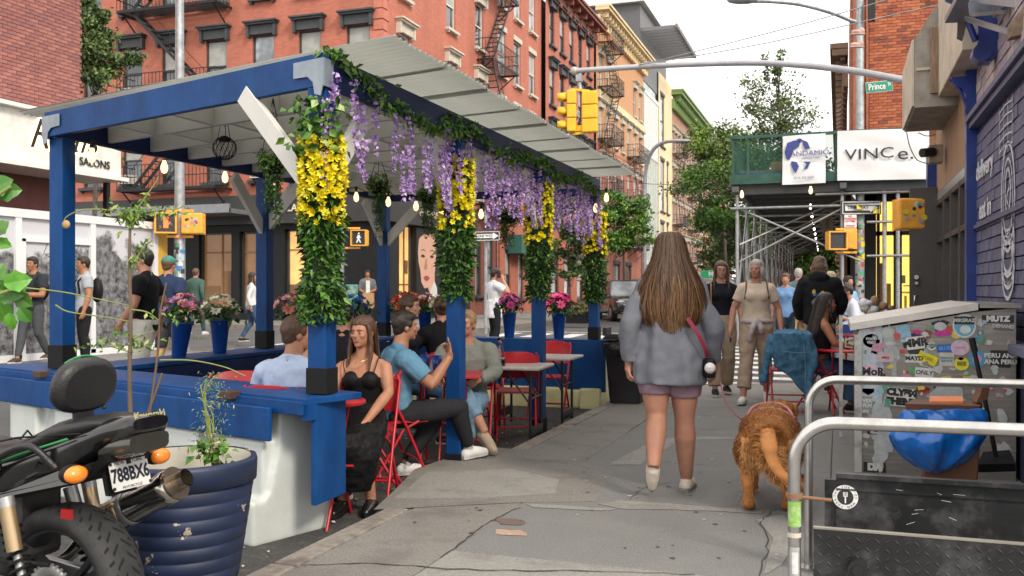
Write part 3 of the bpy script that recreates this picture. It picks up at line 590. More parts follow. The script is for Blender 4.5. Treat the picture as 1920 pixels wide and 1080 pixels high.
# --- plastered real bricks for the close walls
def brick_face(parent, org, dirn, L_, z0, z1, m_list, w_=.203, h_=.0645, g=.010, dep=.03, nparts=300, near=None, mortar=M_MORTAR, holes=(), seed=1, proud=.004, keep=None, mname='mortar'):
    d = Vector((dirn[0], dirn[1], 0)).normalized(); n = Vector((d.y, -d.x, 0)); O = Vector((org[0], org[1], 0)); rr = random.Random(seed); rzz = math.atan2(d.y, d.x); off = OFF.get(parent.name, Vector())
    mbk = MB().bar(O + Vector((0, 0, (z0 + z1) / 2)) - n * .052, O + d * L_ + Vector((0, 0, (z0 + z1) / 2)) - n * .052, .08, z1 - z0).build(mname, mortar, parent)
    def shape(ww): return MB().box((0, 0, 0), (ww, dep, h_))
    full = [None] * len(m_list); cells = []; row = 0; z = z0 + h_ / 2 + g / 2
    while z + h_ / 2 < z1 + 1e-4:
        s = -(w_ + g) / 2 if row % 2 else 0.
        while s < L_ - .03:
            a, b = max(0, s), min(L_, s + w_)
            if b - a > .05 and not any(h0 < (a + b) / 2 < h1 and hz0 < z < hz1 for (h0, h1, hz0, hz1) in holes): cells.append(((a + b) / 2, z, b - a))
            s += w_ + g
        z += h_ + g; row += 1
    if keep: cells = [c for c in cells if keep(O + d * c[0] + Vector((0, 0, c[1])))]
    if near is not None: cells.sort(key=lambda c: (O + d * c[0] + Vector((0, 0, c[1])) - near).length)
    for i, m in enumerate(m_list): full[i] = shape(w_).mesh('brick', m)
    rest = MB(); cnt = 0
    for (s, z, ww) in cells:
        p = O + d * s + Vector((0, 0, z)) + n * rr.uniform(-proud, proud) + n * (-dep / 2 + .012); mi = rr.randrange(len(m_list))
        if cnt < nparts and ww > w_ - .01:
            o = link('brick', full[mi], parent); o.location = p - off; o.rotation_euler = (0, rr.uniform(-.006, .006), rzz); cnt += 1
        else: rest.box(p, (ww, dep, h_), Matrix.Rotation(rzz, 3, 'Z'), mi)
    if rest.v: rest.build('brickwork', m_list, parent, kind='stuff')
# near-left brick house with the white lit sign
bl = thing('brick_building', 'windowless dusky pink brick house wall above the white lit sign', 'building', (-15, 15.4, .2))
pk = [mat('pink brick %d' % i, c, .85, var=.15, vs_=14, bump=.4, bs=60) for i, c in enumerate([(.30, .12, .10), (.26, .10, .09), (.33, .135, .115), (.24, .10, .095)])]
brick_face(bl, (-15, 9.6), (0, 1), 5.9, 4.9, 9.6, pk, near=Vector((-15, 14.5, 6)), mortar=mat('dark mortar', (.12, .06, .05), .95), seed=5)
MB().box((-15, 12.55, 4.55), (.20, 5.9, .7)).build('stone_band', mat('pinkish band', (.28, .13, .11), .8, var=.2, dirt=(.1, .05, .05)), bl)
MB().box((-17.6, 10, 5.0), (5.0, 10.9, 10)).build('body', mat('house core', (.22, .09, .08), .9), bl)
sg = thing('shop_sign', 'white box sign with glowing script lettering on the pink brick house', 'sign', (-14.9, 13.5, 3.6))
MB().box((-14.4, 12.4, 4.12), (.9, 6.2, .98)).build('sign_box', mat('white sign face', (.72, .70, .66), .5), sg, bevel=.02); MB().box((-14.35, 12.4, 3.6), (1.1, 6.3, .08)).box((-14.35, 12.4, 4.64), (1.1, 6.3, .07)).build('sign_trim', MATS['white sign face'], sg)
hal = mat('letter glow', (.8, .6, .35), .5, emit=(1, .68, .32), es=2.4); blk = mat('black letters', (.015, .013, .012), .4)
for (m_, b_, x_) in ((hal, .035, -13.942), (blk, .0, -13.925)): text_at('Reals', .80, m_, sg, (x_, 13.95, 4.22), (0, 1, .05), (0, 0, 1), depth=.006, bold=b_, shear=.45)
text_at('SALONS', .22, blk, sg, (-13.925, 14.75, 3.84), (0, 1, 0), (0, 0, 1), depth=.006, bold=.002)
MB().box((-14.35, 15.52, 3.3), (.1, .1, 1.5)).build('bracket', M_IRON, sg)
# ================================================================ RIGHT-HAND SIDE
WX = 1.27
rb = thing('corner_building', 'purple painted brick corner building with mural, wood panel and concrete ledge', 'building', (WX, 9, 0))
pur = [mat('purple paint %d' % i, c, .55, var=.18, vs_=9, bump=.35, bs=50, dirt=(.22, .20, .28), dirt_amt=.4, dirt_s=5) for i, c in enumerate([(.105, .11, .185), (.094, .098, .168), (.118, .124, .205)])]
pale = [mat('faded paint %d' % i, c, .7, var=.2, vs_=8, bump=.35, bs=50, dirt=(.20, .16, .28), dirt_amt=.6, dirt_s=3) for i, c in enumerate([(.42, .34, .36), (.36, .29, .33), (.46, .38, .37)])]
nr = Vector((WX, 8.2, 1.8)); mm_ = mat('purple mortar', (.06, .058, .16), .7); mm2 = mat('faded mortar', (.24, .18, .22), .8)
brick_face(rb, (WX, 9.98), (0, -1), 5.6, .95, 2.88, pur, w_=.30, h_=.092, g=.012, nparts=230, near=nr, mortar=mm_, seed=2, proud=.006)
brick_face(rb, (WX, 9.98), (0, -1), 5.6, 3.0, 4.6, pale, w_=.30, h_=.092, g=.012, nparts=70, near=nr, mortar=mm2, seed=3, proud=.006)
MB().box((WX - .02, 7.2, .45), (.12, 5.6, .9)).build('plinth', mat('dark blue plinth', (.025, .03, .07), .6, var=.3), rb); MB().box((WX - .06, 7.2, .92), (.2, 5.6, .06)).build('ledge', pur[0], rb)
MB().box((WX - .03, 7.2, 2.91), (.1, 5.6, .05)).box((WX - .045, 7.2, 2.97), (.13, 5.6, .05)).build('moulding', pur[0], rb); MB().box((WX - .01, 7.2, 1.93), (.06, 5.6, .035)).build('moulding', pur[1], rb)
M_BLUEP = mat('glossy blue trim', (.015, .035, .19), .3, var=.3, vs_=5)
MB().box((WX - .03, 10.06, 1.9), (.14, .14, 3.8)).build('pilaster', M_BLUEP, rb)
for (y, z, k) in ((8.75, 3.32, 1.0), (10.02, 3.06, .55)):
    c = MB(); prof = [(0, .62), (.42, .62), (.40, .5), (.26, .42), (.17, .28), (.15, .10), (.2, .02), (.16, -.07), (.06, -.08), (0, .0)]
    c.prism([(WX - a * k, y - .05 * k, z + b * k) for a, b in prof], (0, .16 * k, 0)); c.cyl((WX - .13 * k, y - .07 * k, z - .0), (WX - .13 * k, y + .13 * k, z - .0), .075 * k, n=14); c.tube([(WX - .43 * k, y + .03, z + .6 * k), (WX - .27 * k, y + .03, z + .4 * k), (WX - .17 * k, y + .03, z + .12 * k)], .03 * k, 6)
    c.build('corbel', M_BLUEP, rb, bevel=.008)
M_WOODP = mat('brown wood panel', (.34, .21, .13), .6, var=.3, vs_=3, stretch=(1, 9, .6), dirt=(.24, .14, .09), dirt_amt=.7, dirt_s=3)
for k in range(6): MB().box((WX, 10.16 + .6 * k + .28, 3.3), (.05, .585, 1.36)).build('wood_panel', M_WOODP, rb)
MB().box((WX + .0, 12.0, 2.55), (.06, 3.7, .12)).build('transom_strip', mat('brushed strip', (.45, .47, .48), .3, metal=.6), rb)
for k, (ya, yb) in enumerate(((10.2, 11.05), (11.1, 11.9), (11.95, 12.7), (12.75, 13.6))):
    f = MB(); ym = (ya + yb) / 2
    for y in (ya, yb): f.box((WX, y, 1.55), (.09, .07, 1.9))
    for z in (.62, 1.98, 2.47): f.box((WX, ym, z), (.085, yb - ya, .06))
    fo = f.build('window', mat('grey bronze frame', (.075, .07, .068), .4, metal=.4), rb); MB().box((WX + .03, ym, 1.55), (.012, yb - ya, 1.85)).build('pane', glass_mat('shop glass', (.10, .11, .12), .04), fo)
MB().box((WX + .02, 12, .3), (.1, 3.8, .6)).build('stall_riser', mat('black riser', (.02, .02, .024), .5), rb)
MB().box((WX - .04, 13.82, 1.62), (.2, .22, 3.1)).build('corner_post', M_BLUEP, rb)
M_CCR = mat('old cast concrete', (.33, .30, .265), .9, var=.22, vs_=7, bump=.8, bs=40, dirt=(.14, .125, .11), dirt_amt=.7, dirt_s=2.5)
M_CCL = mat('pale plastered concrete', (.56, .48, .38), .8, var=.14, vs_=5, bump=.3, bs=30, dirt=(.35, .29, .22), dirt_amt=.6, dirt_s=2)
led = MB().prism([(.80, 11.3, 3.36), (1.06, 11.3, 3.36), (1.6, 11.3, 3.36), (1.6, 11.3, 4.55), (1.0, 11.3, 4.45), (.80, 11.3, 4.12)], (0, 1.7, 0)); led.build('concrete_ledge', M_CCR, rb, bevel=.012)
MB().box((.786, 12.15, 3.75), (.022, 1.68, .74)).build('ledge_face', M_CCL, rb); MB().box((1.02, 11.29, 3.78), (.40, .03, .03)).build('ledge_seam', M_CCL, rb)
MB().prism([(1.04, 9.15, 3.46), (1.6, 9.15, 3.46), (1.6, 9.15, 5.0), (1.04, 9.15, 5.0)], (0, 2.14, 0)).build('concrete_ledge', M_CCL, rb, bevel=.012)
MB().box((1.0, 11.26, 3.86), (.09, .04, .72)).build('weathered_board', mat('weathered timber', (.26, .18, .12), .8, var=.3, vs_=6, stretch=(8, 8, 1)), rb)
M_WH = mat('mural white paint', (.58, .58, .60), .7, var=.2, vs_=20, dirt=(.14, .13, .28), dirt_amt=.55, dirt_s=14)
# painted mural lines: an oval visored head, bands and the words
def onw(u, v, off=.022): p = px(u, v, WX - off); return p
def stroke(pts, w_, name='mural_line', m=None, closed=False, n=6):
    P = [Vector((WX - .024, y, z)) for y, z in pts]; P = interp(P + ([P[0]] if closed else []), n); mb = MB(); h = w_ / 2
    for i in range(len(P) - 1):
        d = (P[i + 1] - P[i]).normalized(); s_ = Vector((0, -d.z, d.y)) * h; mb.quad(P[i] - s_, P[i + 1] - s_, P[i + 1] + s_, P[i] + s_)
    mb.build(name, m or M_WH, rb)
def oval(cy_, cz, ry, rz_, w_): stroke([(cy_ + ry * math.cos(t), cz + rz_ * math.sin(t)) for t in np.linspace(0, 2 * math.pi, 14)[:-1]], w_, closed=True)
cY = 8.15
oval(cY, 2.05, .30, .42, .035); oval(cY, 2.05, .22, .30, .02); oval(cY, 2.1, .12, .17, .03); oval(cY, 1.55, .27, .20, .05); oval(cY, 1.58, .20, .12, .04); stroke([(cY - .26, 1.9), (cY - .27, 1.45), (cY - .1, 1.28), (cY + .12, 1.28), (cY + .27, 1.45), (cY + .26, 1.9)], .035)
for z in (1.40, 1.46, 1.75, 1.82): stroke([(cY - .18, z), (cY, z - .03), (cY + .18, z)], .022)
for k in range(5): stroke([(cY + .42, 2.45 + k * .08), (cY + .1, 2.47 + k * .08), (cY - .2, 2.45 + k * .08)], .012)
for y in (-.2, 0, .2, .4): stroke([(cY + y, 2.4), (cY + y, 2.82)], .012)
stroke([(cY - .05, 2.12), (cY + .05, 2.05), (cY - .03, 1.98)], .02)
for s_, y, z, sz in (('delivery', 9.40, 2.44, .24), ('eat in', 9.35, 2.06, .24)): text_at(s_, sz, M_WH, rb, (WX - .024, y, z), (0, -1, 0), (0, 0, 1), depth=.002, bold=.005, sx=1.35)
MB().box((2.6, 9.4, 2.6), (2.5, 8.9, 5.2)).build('body', mat('building core 2', (.12, .1, .1), .9), rb)
cd = thing('open_door', 'dark bronze shop door standing open at the corner of the purple building', 'door', (1.1, 13.5, 0))
MB().box((1.07, 13.62, 1.45), (.34, .06, 2.5)).build('leaf', mat('bronze door', (.06, .052, .048), .4), cd, bevel=.006); MB().cyl((.98, 13.58, 1.5), (.98, 13.5, 1.5), .03).cyl((.98, 13.58, 1.42), (.98, 13.5, 1.42), .022).tube([(1.0, 13.57, 1.25), (.96, 13.5, 1.25), (.95, 13.5, 1.12), (1.0, 13.57, 1.1)], .012, 6).build('handle', mat('steel', (.5, .5, .5), .25, metal=1), cd)
scm = thing('security_camera', 'small tan security camera box under the concrete ledge', 'camera', (1.15, 12.6, 3.0))
MB().box((1.13, 12.6, 3.0), (.16, .2, .22)).build('housing', mat('tan box', (.3, .24, .18), .6), scm, bevel=.01); MB().cyl((1.1, 12.5, 3.02), (.96, 12.4, 3.0), .055, n=14).build('lens', M_IRON, scm)
wm = MB().tube(interp([pd(1700, 248, 11.6), pd(1706, 275, 11.6), pd(1718, 298, 11.6), pd(1732, 305, 11.8), pd(1748, 307, 12.0), pd(1760, 300, 12.2)], 5), .006, 5).tube(interp([pd(1722, 249, 11.6), pd(1738, 255, 11.8), pd(1755, 252, 12)], 4), .006, 5).build('cable', M_IRON); tag(wm, 'thin black cable drooping from the concrete ledge across the white banner', 'cable')
af = thing('awning_frame', 'grey folded awning frame with rusty brackets jutting over the mural wall', 'awning', (1.2, 8.2, 3.6))
a = MB(); a.bar(pd(1783, 38, 7.7), pd(1806, -6, 7.4), .10, .05); a.bar(pd(1800, 32, 7.8), pd(1900, 62, 7.0), .03, .04); a.bar(pd(1826, 28, 7.8), pd(1885, 22, 7.2), .03, .03); a.bar(pd(1865, 30, 7.4), pd(1890, 5, 7.2), .03, .03); a.bar(pd(1800, -6, 7.6), pd(1935, 10, 6.9), .035, .06)
a.build('frame', mat('grey awning metal', (.33, .34, .36), .4, metal=.5, dirt=(.2, .12, .08)), af)
MB().prism([pd(1808, -8, 7.8), pd(1930, 6, 7.0), pd(1872, 26, 7.5), pd(1818, 30, 7.9)], (0, 0, .03)).build('underside', mat('blue grey sheet', (.28, .33, .40), .5, var=.2), af)
MB().prism([pd(1797, 12, 7.7), pd(1815, 6, 7.7), pd(1817, 30, 7.7), pd(1805, 75, 7.7), pd(1795, 70, 7.7)], (0, .05, 0)).build('bracket_plate', mat('rusty plate', (.15, .13, .13), .6, metal=.4, dirt=(.2, .1, .06)), af)
MB().prism([pd(1893, 45, 6.9), pd(1925, 5, 6.7), pd(1935, 60, 6.7), pd(1893, 70, 6.9)], (0, .12, 0)).build('timber_end', mat('rotten timber', (.20, .14, .10), .9, var=.4, vs_=12), af)
# ---------------------------------------------------------------- the far right block: store, brick house, sidewalk shed
rr2 = thing('brick_building', 'orange red brick house rising above the white banner, black lit shop below', 'building', (1.5, 24.8, 0))
org_ = [mat('orange brick %d' % i, c, .85, var=.15, vs_=14, bump=.3, bs=60) for i, c in enumerate([(.42, .13, .06), (.36, .10, .05), (.46, .15, .07), (.22, .07, .045)])]
brick_face(rr2, (.72, 24.8), (1, 0), 2.6, 4.4, 10.6, [org_[0], org_[1], org_[2], org_[0], org_[1], org_[3]], near=Vector((1.2, 24.8, 6.5)), mortar=mat('tan mortar', (.36, .22, .15), .95), seed=9)
pl = MB(); [pl.box((.30 + .075 * k, 24.8 + (.0 if k % 2 else .05), 7.5), (.06, .2, 6.3)) for k in range(6)]; pl.build('fluted_pilaster', mat('brick pilaster', (.34, .11, .06), .85, var=.25, vs_=12), rr2)
MB().box((2.4, 24.74, 9.75), (.24, .3, 2.5)).build('pilaster', M_TRIM_C, rr2)
MB().box((2.2, 30, 7), (3.7, 10.2, 7.2)).build('body', mat('orange core', (.28, .09, .05), .9), rr2)
lb = thing('brick_building', 'narrow far house with heavy brown cornice left of the fluted brick corner', 'building', (.6, 36, 0))
wall('wall', M_BR2, lb, (.30, 70), (0, -1), 34, .1, 8.0, [(s, z, .9, 1.9) for s in range(3, 33, 3) for z in (4.8,)]); put_windows(lb, (.30, 70), (0, -1), [(s, z, .9, 1.9) for s in range(3, 33, 3) for z in (4.8,)], 'cream'); cornice(lb, (.30, 70), (0, -1), 38, 7.9, mat('brown stone cornice', (.25, .17, .12), .8), dep=.5, h=1.4, step=1.0)
MB().box((4.4, 53, 4), (8, 34, 7.9)).build('body', MATS['building core'], lb)
# shopfront under the shed
st = thing('shopfront', 'black shopfront with warmly lit door and windows behind the shed poles', 'shop', (1.4, 24.6, .1))
f = MB(); f.box((.62, 24.6, 2.3), (.5, .2, 4.4)).box((2.35, 24.6, 2.3), (.3, .2, 4.4)).box((1.5, 24.6, 4.0), (2.0, .2, 1.0)).box((1.55, 24.55, 2.72), (1.6, .14, .1)); f.box((1.5, 24.6, .28), (2, .2, .35))
for x in (.92, 1.30, 1.42, 1.98): f.box((x, 24.55, 1.9), (.07, .14, 3.5))
for x in (1.1, 1.62, 1.8): f.box((x, 24.56, 3.1), (.025, .1, .75))
f.build('frame', MATS['black shopfront cladding'], st); MB().box((3.6, 24.62, 2.3), (2.4, .2, 4.4)).build('wall', MATS['black shopfront cladding'], st)
MB().box((1.45, 24.9, 2.0), (1.3, .04, 3.4)).build('lit_interior', mat('golden interior', (.5, .32, .08), .6, var=.5, vs_=2.5, emit=(1, .60, .12), es=.9), st)
for (x, w_, z0, z1, m) in ((1.02, .12, .4, 2.0, (.30, .14, .05)), (1.17, .1, .4, 1.5, (.5, .3, .06)), (1.6, .5, 1.25, 1.3, (.7, .5, .2)), (1.7, .4, 1.42, 1.46, (.7, .5, .2)), (1.55, .06, .4, 1.2, (.6, .4, .1)), (1.68, .06, .4, 1.2, (.6, .4, .1)), (1.8, .06, .4, 1.2, (.6, .4, .1)), (1.5, .1, 1.5, 1.7, (.12, .16, .03))):
    MB().box((x, 24.78, (z0 + z1) / 2), (w_, .06, z1 - z0)).build('display', mat('shop item %s' % (m,), m, .7), st)
sgb = thing('chalkboard_sign', 'black lettered board propped in the lit doorway', 'sign', (1.85, 24.3, .4)); MB().box((1.9, 24.3, 1.2), (.34, .05, .8)).build('board', M_IRON, sgb); text_at('THE\nPIE', .16, M_TRIM_C, sgb, (1.9, 24.26, 1.3), (1, 0, 0), (0, 0, 1), depth=.004)
# sidewalk shed
M_GALV = mat('galvanised pipe', (.36, .37, .38), .42, metal=.7, var=.2, vs_=12, dirt=(.22, .17, .13), dirt_amt=.4); M_GREENP = mat('green shed timber', (.02, .075, .055), .6, var=.3, vs_=6)
sd = thing('sidewalk_shed', 'scaffold sidewalk shed with green netted parapet and pipe cross braces', 'scaffold', (-1, 30, .1))
dk = MB()
for k in range(16): dk.box((-1.02 + (0 if k else 1.35), 22.35 + k * 2.2 + 1.05, 3.86), (2.75 if k else 5.4, 2.16, .05))
dk.build('deck', mat('grey deck boards', (.15, .155, .16), .7, var=.25, vs_=3, stretch=(6, .5, 1)), sd)
bm = MB(); [bm.box((-1.02 if k > 2 else .3, 22.5 + k * 1.1, 3.76), (2.7 if k > 2 else 5.3, .10, .12)) for k in range(31)]; bm.build('deck_joists', mat('dark joist steel', (.10, .105, .11), .6, metal=.3), sd); bx_ = MB(); [bx_.box((x, 39, 3.66), (.14, 34, .12)) for x in (-2.25, .1)]; bx_.box((.3, 22.5, 3.64), (5.3, .14, .14)).build('girder', MATS['dark joist steel'], sd)
for k in range(13):
    for x in (-2.25, .08):
        y = 22.5 + k * 2.4; b = rz(x, y) + .14
        p = MB().cyl((x, y, b), (x, y, 3.62), .042, n=10).cyl((x, y, b), (x, y, b + .03), .1, n=10); p.build('leg', M_GALV, sd)
for (x) in (1.32, 1.6): MB().cyl((x - .35, 22.5, .14), (x - .35, 22.5, 3.62), .045, n=10).build('leg', M_GALV, sd)
for k in range(12):
    y = 22.5 + k * 2.4
    for x in (-2.25, .08):
        for (a, b) in (((x, y, 1.1), (x, y + 2.4, 3.3)), ((x, y + 2.4, 1.1), (x, y, 3.3))): MB().cyl(a, b, .026, n=6).build('brace', M_GALV, sd)
    MB().cyl((-2.35, y, 3.25), (.2, y, 3.25), .03, n=8).build('crossbar', M_GALV, sd)
    if k < 8: MB().cyl((-2.2, y, 2.4), (.05, y + 1.2, 3.5), .026, n=6).build('brace', M_GALV, sd)
for z, xa, xb in ((3.52, -.5, 2.2), (3.25, -2.4, .9), (2.86, .6, 2.2), (2.1, .6, 2.3)): MB().cyl((xa, 22.42, z), (xb, 22.42, z), .03, n=8).build('crossbar', M_GALV, sd)
for (a, b) in (((-2.2, 22.5, 3.25), (.45, 22.5, 2.0)), ((-2.2, 22.5, 2.0), (.1, 22.5, 3.2))): MB().cyl(a, b, .026, n=6).build('brace', M_GALV, sd)
pn = MB(); pn.box((.3, 22.24, 3.9), (5.4, .07, .22)).box((.3, 22.24, 4.88), (5.4, .07, .07))
for x in (-2.32, -1.98, -1.1, -.05, .15, 1.2, 2.2): pn.box((x, 22.27, 4.4), (.06, .07, 1.0))
pn.box((-2.34, 30, 3.9), (.06, 15.4, .22)).box((-2.34, 30, 4.88), (.06, 15.4, .07)); [pn.box((-2.34, y, 4.4), (.06, .09, 1)) for y in np.arange(23.5, 38, 1.5)]
pn.build('parapet_frame', M_GREENP, sd); net = mat('green netting', (.03, .10, .07), .8, alpha=.30); MB().box((.3, 22.30, 4.4), (5.3, .008, .92)).box((-2.31, 30, 4.4), (.008, 15.3, .92)).build('netting', net, sd)
MB().box((-1.4, 22.8, 4.08), (1.6, .5, .12), mi=0).box((-1.5, 22.5, 4.05), (1.5, .12, .05), mi=1).box((-1.25, 22.9, 4.22), (.5, .4, .25), mi=2).build('stacked_boards', [mat('plank', (.3, .2, .13), .8), mat('blue tarp', (.05, .2, .5), .6), mat('cardboard tan', (.36, .22, .13), .8)], sd)
def pp(u, v, Y=22.2): return py(u, v, Y)
def banner(name, label, c4, m):
    t = thing(name, label, 'banner', pp(*c4[3])); a, b, c, d = [pp(*q) for q in c4]; mb = MB(); n = 14; P = []
    for i in range(n + 1):
        for j in range(n + 1):
            s, q = i / n, j / n; top = a.lerp(b, s); bot = d.lerp(c, s); p = top.lerp(bot, q); wv = .012 * math.sin(s * 9 + q * 5) + .01 * math.sin(q * 11 - s * 6) + .008 * noise.noise(Vector((s * 7, q * 6, 1)))
            P.append(p + Vector((0, wv - .03, 0)))
    mb.add(P, [(i * (n + 1) + j, i * (n + 1) + j + 1, (i + 1) * (n + 1) + j + 1, (i + 1) * (n + 1) + j) for i in range(n) for j in range(n)], 0, True); mb.build('cloth', m, t); return t
M_BAN = mat('white vinyl banner', (.74, .74, .75), .5, var=.04, vs_=2)
bn = banner('banner', 'large white banner with wide black capitals on the shed parapet', ((1570, 246), (1742, 240), (1742, 336), (1570, 339)), M_BAN)
bkl = mat('banner black', (.02, .02, .03), .5); p_ = pp(1653, 288, 22.12); text_at('VINC', .34, bkl, bn, pp(1630, 289, 22.135), (1, 0, .012), (0, 0, 1), depth=.004, sx=1.28, space=1.02); text_at('e.', .40, bkl, bn, pp(1698, 288, 22.135), (1, 0, .012), (0, 0, 1), depth=.004, sx=1.3)
b_2 = banner('banner', 'small white banner with blue world map logo on the shed parapet', ((1468, 256), (1548, 250), (1548, 343), (1467, 347)), M_BAN)
nav = mat('banner navy', (.035, .05, .22), .5)
for cont in ([(1471, 285), (1476, 268), (1490, 263), (1500, 265), (1498, 275), (1488, 280), (1484, 292), (1480, 300), (1474, 298)], [(1484, 302), (1494, 304), (1498, 312), (1492, 325), (1487, 318), (1483, 308)], [(1504, 262), (1514, 266), (1519, 278), (1510, 280), (1506, 272)], [(1506, 303), (1520, 303), (1514, 316), (1507, 318), (1512, 308)], [(1492, 262), (1500, 259), (1506, 263), (1500, 268)]):
    P = [pp(u, v, 22.135) for u, v in cont]; MB().add(P, [tuple(range(len(P)))]).build('printed_map', nav, b_2)
text_at('ANDAMIO', .155, nav, b_2, pp(1518, 287, 22.12), (1, 0, .012), (0, 0, 1), depth=.003, sx=1.15); text_at('(914) 353 5555', .07, nav, b_2, pp(1507, 333, 22.12), (1, 0, .012), (0, 0, 1), depth=.003); text_at('SIDEWALK SHEDS', .05, nav, b_2, pp(1520, 296, 22.12), (1, 0, .012), (0, 0, 1), depth=.003)
# light bulbs on strings
M_BULB = mat('lit bulb', (1, .8, .5), .4, emit=(1, .66, .30), es=1.3); M_BULBW = mat('white lit bulb', (1, .95, .85), .4, emit=(1, .93, .8), es=3); M_SOCK = mat('black socket', (.015, .015, .015), .5)
def bulb_string(name, label, pts, sag=.1, r=.032, lit=M_BULB, drop=.04, cat='string lights'):
    t = thing(name, label, cat, pts[0]); P = []
    for a, b in zip(pts[:-1], pts[1:]):
        for k in range(6): s = k / 6; P.append(Vector(a).lerp(Vector(b), s) - Vector((0, 0, sag * 4 * s * (1 - s))))
    P.append(Vector(pts[-1])); MB().tube(P, .005, 5).build('cord', M_SOCK, t)
    for p in pts:
        p = Vector(p) - Vector((0, 0, drop)); b = MB().lathe(p, [(r * .35, -.01), (r * .45, -.03), (r * .95, -.075 * r / .032), (r, -.1 * r / .032), (r * .75, -.13 * r / .032), (0, -.145 * r / .032)], 10).build('bulb', lit, t); MB().cyl(p + Vector((0, 0, -.025)), p + Vector((0, 0, .04)), r * .5, n=8).build('socket', M_SOCK, b)
    return t
bulb_string('string_lights', 'white glowing bulbs strung beneath the sidewalk shed roof', [(-.62 - .035 * k, 23 + k * 2.7, 3.42) for k in range(10)], .08, .034, M_BULBW)
bulb_string('string_lights', 'pair of warm bulbs hanging along the front edge of the shed', [pp(1391, 352), pp(1520, 344)], .05, .045)
vs2 = thing('blade_sign', 'grey vertical blade sign under the shed with turned capitals', 'sign', (-.1, 26, 3)); MB().box((-.28, 26, 3.15), (.26, .06, .6)).build('board', mat('taupe sign', (.16, .15, .14), .6), vs2); text_at('VINCE', .15, bkl, vs2, (-.26, 25.95, 3.15), (0, 0, 1), (-1, 0, 0), depth=.004)
# ---------------------------------------------------------------- poles, signals and signs
M_POLE = mat('weathered steel pole', (.34, .36, .38), .45, metal=.55, var=.25, vs_=9, dirt=(.5, .5, .48), dirt_amt=.45, dirt_s=6); M_YEL = mat('signal yellow', (.80, .46, .02), .45, var=.1); M_ORG = mat('signal orange', (.80, .38, .05), .5, var=.12, vs_=8)
RS = random.Random(21)
STK = [mat('sticker %d' % i, c, .5, var=.15, vs_=60) for i, c in enumerate([(.6, .6, .6), (.03, .03, .03), (.5, .05, .04), (.7, .55, .03), (.05, .2, .45), (.55, .25, .35), (.1, .35, .2), (.35, .35, .36), (.4, .55, .62)])]
def pole_stickers(t, x, y, r, z0, z1, n, seed=1, mats=STK):
    q = random.Random(seed)
    for k in range(n):
        z = q.uniform(z0, z1); a0 = q.uniform(2.9, 5.6); wd = q.uniform(.5, 1.3); h = q.uniform(.05, .12); m = MB(); P = []
        for i in range(5):
            a = a0 + wd * i / 4
            P += [(x + (r + .002) * math.cos(a), y + (r + .002) * math.sin(a), z - h / 2), (x + (r + .002) * math.cos(a), y + (r + .002) * math.sin(a), z + h / 2)]
        m.add(P, [(2 * i, 2 * i + 2, 2 * i + 3, 2 * i + 1) for i in range(4)]); m.build('sticker', q.choice(mats), t)
def ped_signal(label, p, face, front=True, sym=None, stickers=0, arm=None, size=.42):
    """pedestrian signal: housing with visor frame; face = direction its front looks"""
    t = thing('pedestrian_signal', label, 'traffic signal', p); f = Vector(face).normalized(); r = Vector((0, 0, 1)).cross(f).normalized(); U = Vector((0, 0, 1)); p = Vector(p); s = size / 2
    rm = Matrix((r, f, U)).transposed()
    MB().box(p - f * .11, (2 * s, .22, 2 * s), rm).build('housing', M_ORG, t, bevel=.03)
    fr = MB(); fr.box(p + f * .03 + U * (s - .015), (2 * s, .09, .03), rm).box(p + f * .03 - U * (s - .015), (2 * s, .09, .03), rm).box(p + f * .03 + r * (s - .015), (.03, .09, 2 * s - .06), rm).box(p + f * .03 - r * (s - .015), (.03, .09, 2 * s - .06), rm); fr.build('visor', M_ORG, t)
    sc_ = MB().box(p + f * .006, (2 * s - .07, .012, 2 * s - .07), rm).build('screen', mat('dark signal lens', (.03, .03, .032), .35, var=.4, vs_=30), t)
    if sym == 'walk':
        m = MB(); q = lambda a, b: p + f * .016 + r * a * -1 + U * b
        m.bar(q(0, .08), q(.01, -.02), .012, .06, up=r); m.bar(q(.01, -.02), q(.06, -.13), .012, .03, up=r); m.bar(q(0, -.02), q(-.05, -.13), .012, .03, up=r); m.bar(q(0, .06), q(.06, 0), .012, .02, up=r); m.bar(q(0, .06), q(-.06, 0), .012, .02, up=r); m.ball(q(0, .12), .025); m.build('walking_figure', mat('dim white lamp', (.5, .5, .52), .5, emit=(1, 1, 1), es=.25), t)
    if sym == 'hand':
        m = MB(); q = lambda a, b: p + f * .016 + r * a + U * b; m.bar(q(0, -.1), q(0, .03), .01, .09, up=r)
        for k in range(4): m.bar(q(-.035 + .023 * k, .03), q(-.04 + .027 * k, .12), .01, .018, up=r)
        m.bar(q(.04, -.04), q(.085, .02), .01, .02, up=r); m.build('hand', mat('red hand lamp', (.8, .1, .03), .5, emit=(1, .12, .03), es=1.2), t)
    for k in range(stickers):
        a, b = RS.uniform(-s * .62, s * .62), RS.uniform(-s * .6, s * .62); w_ = RS.uniform(.02, .042); side = -1 if not front else 1
        n = RS.choice((4, 10)); ang = RS.uniform(0, 3)
        yy = p + f * (.012 if front else -.2215 - .0006 * k); P = [yy + r * (a + w_ * math.cos(ang + 6.283 * i / n)) + U * (b + w_ * math.sin(ang + 6.283 * i / n)) for i in range(n)]
        MB().add(P, [tuple(range(n))]).build('sticker', RS.choice(STK), t)
    if arm is not None:
        for dz in (s + .05, -s - .05): MB().bar(p - f * .1 + U * dz, Vector(arm) + U * (dz + p.z - arm[2]), .05, .05).build('mount_arm', M_ORG, t)
    return t
TOWARD = cdir(0, -1)
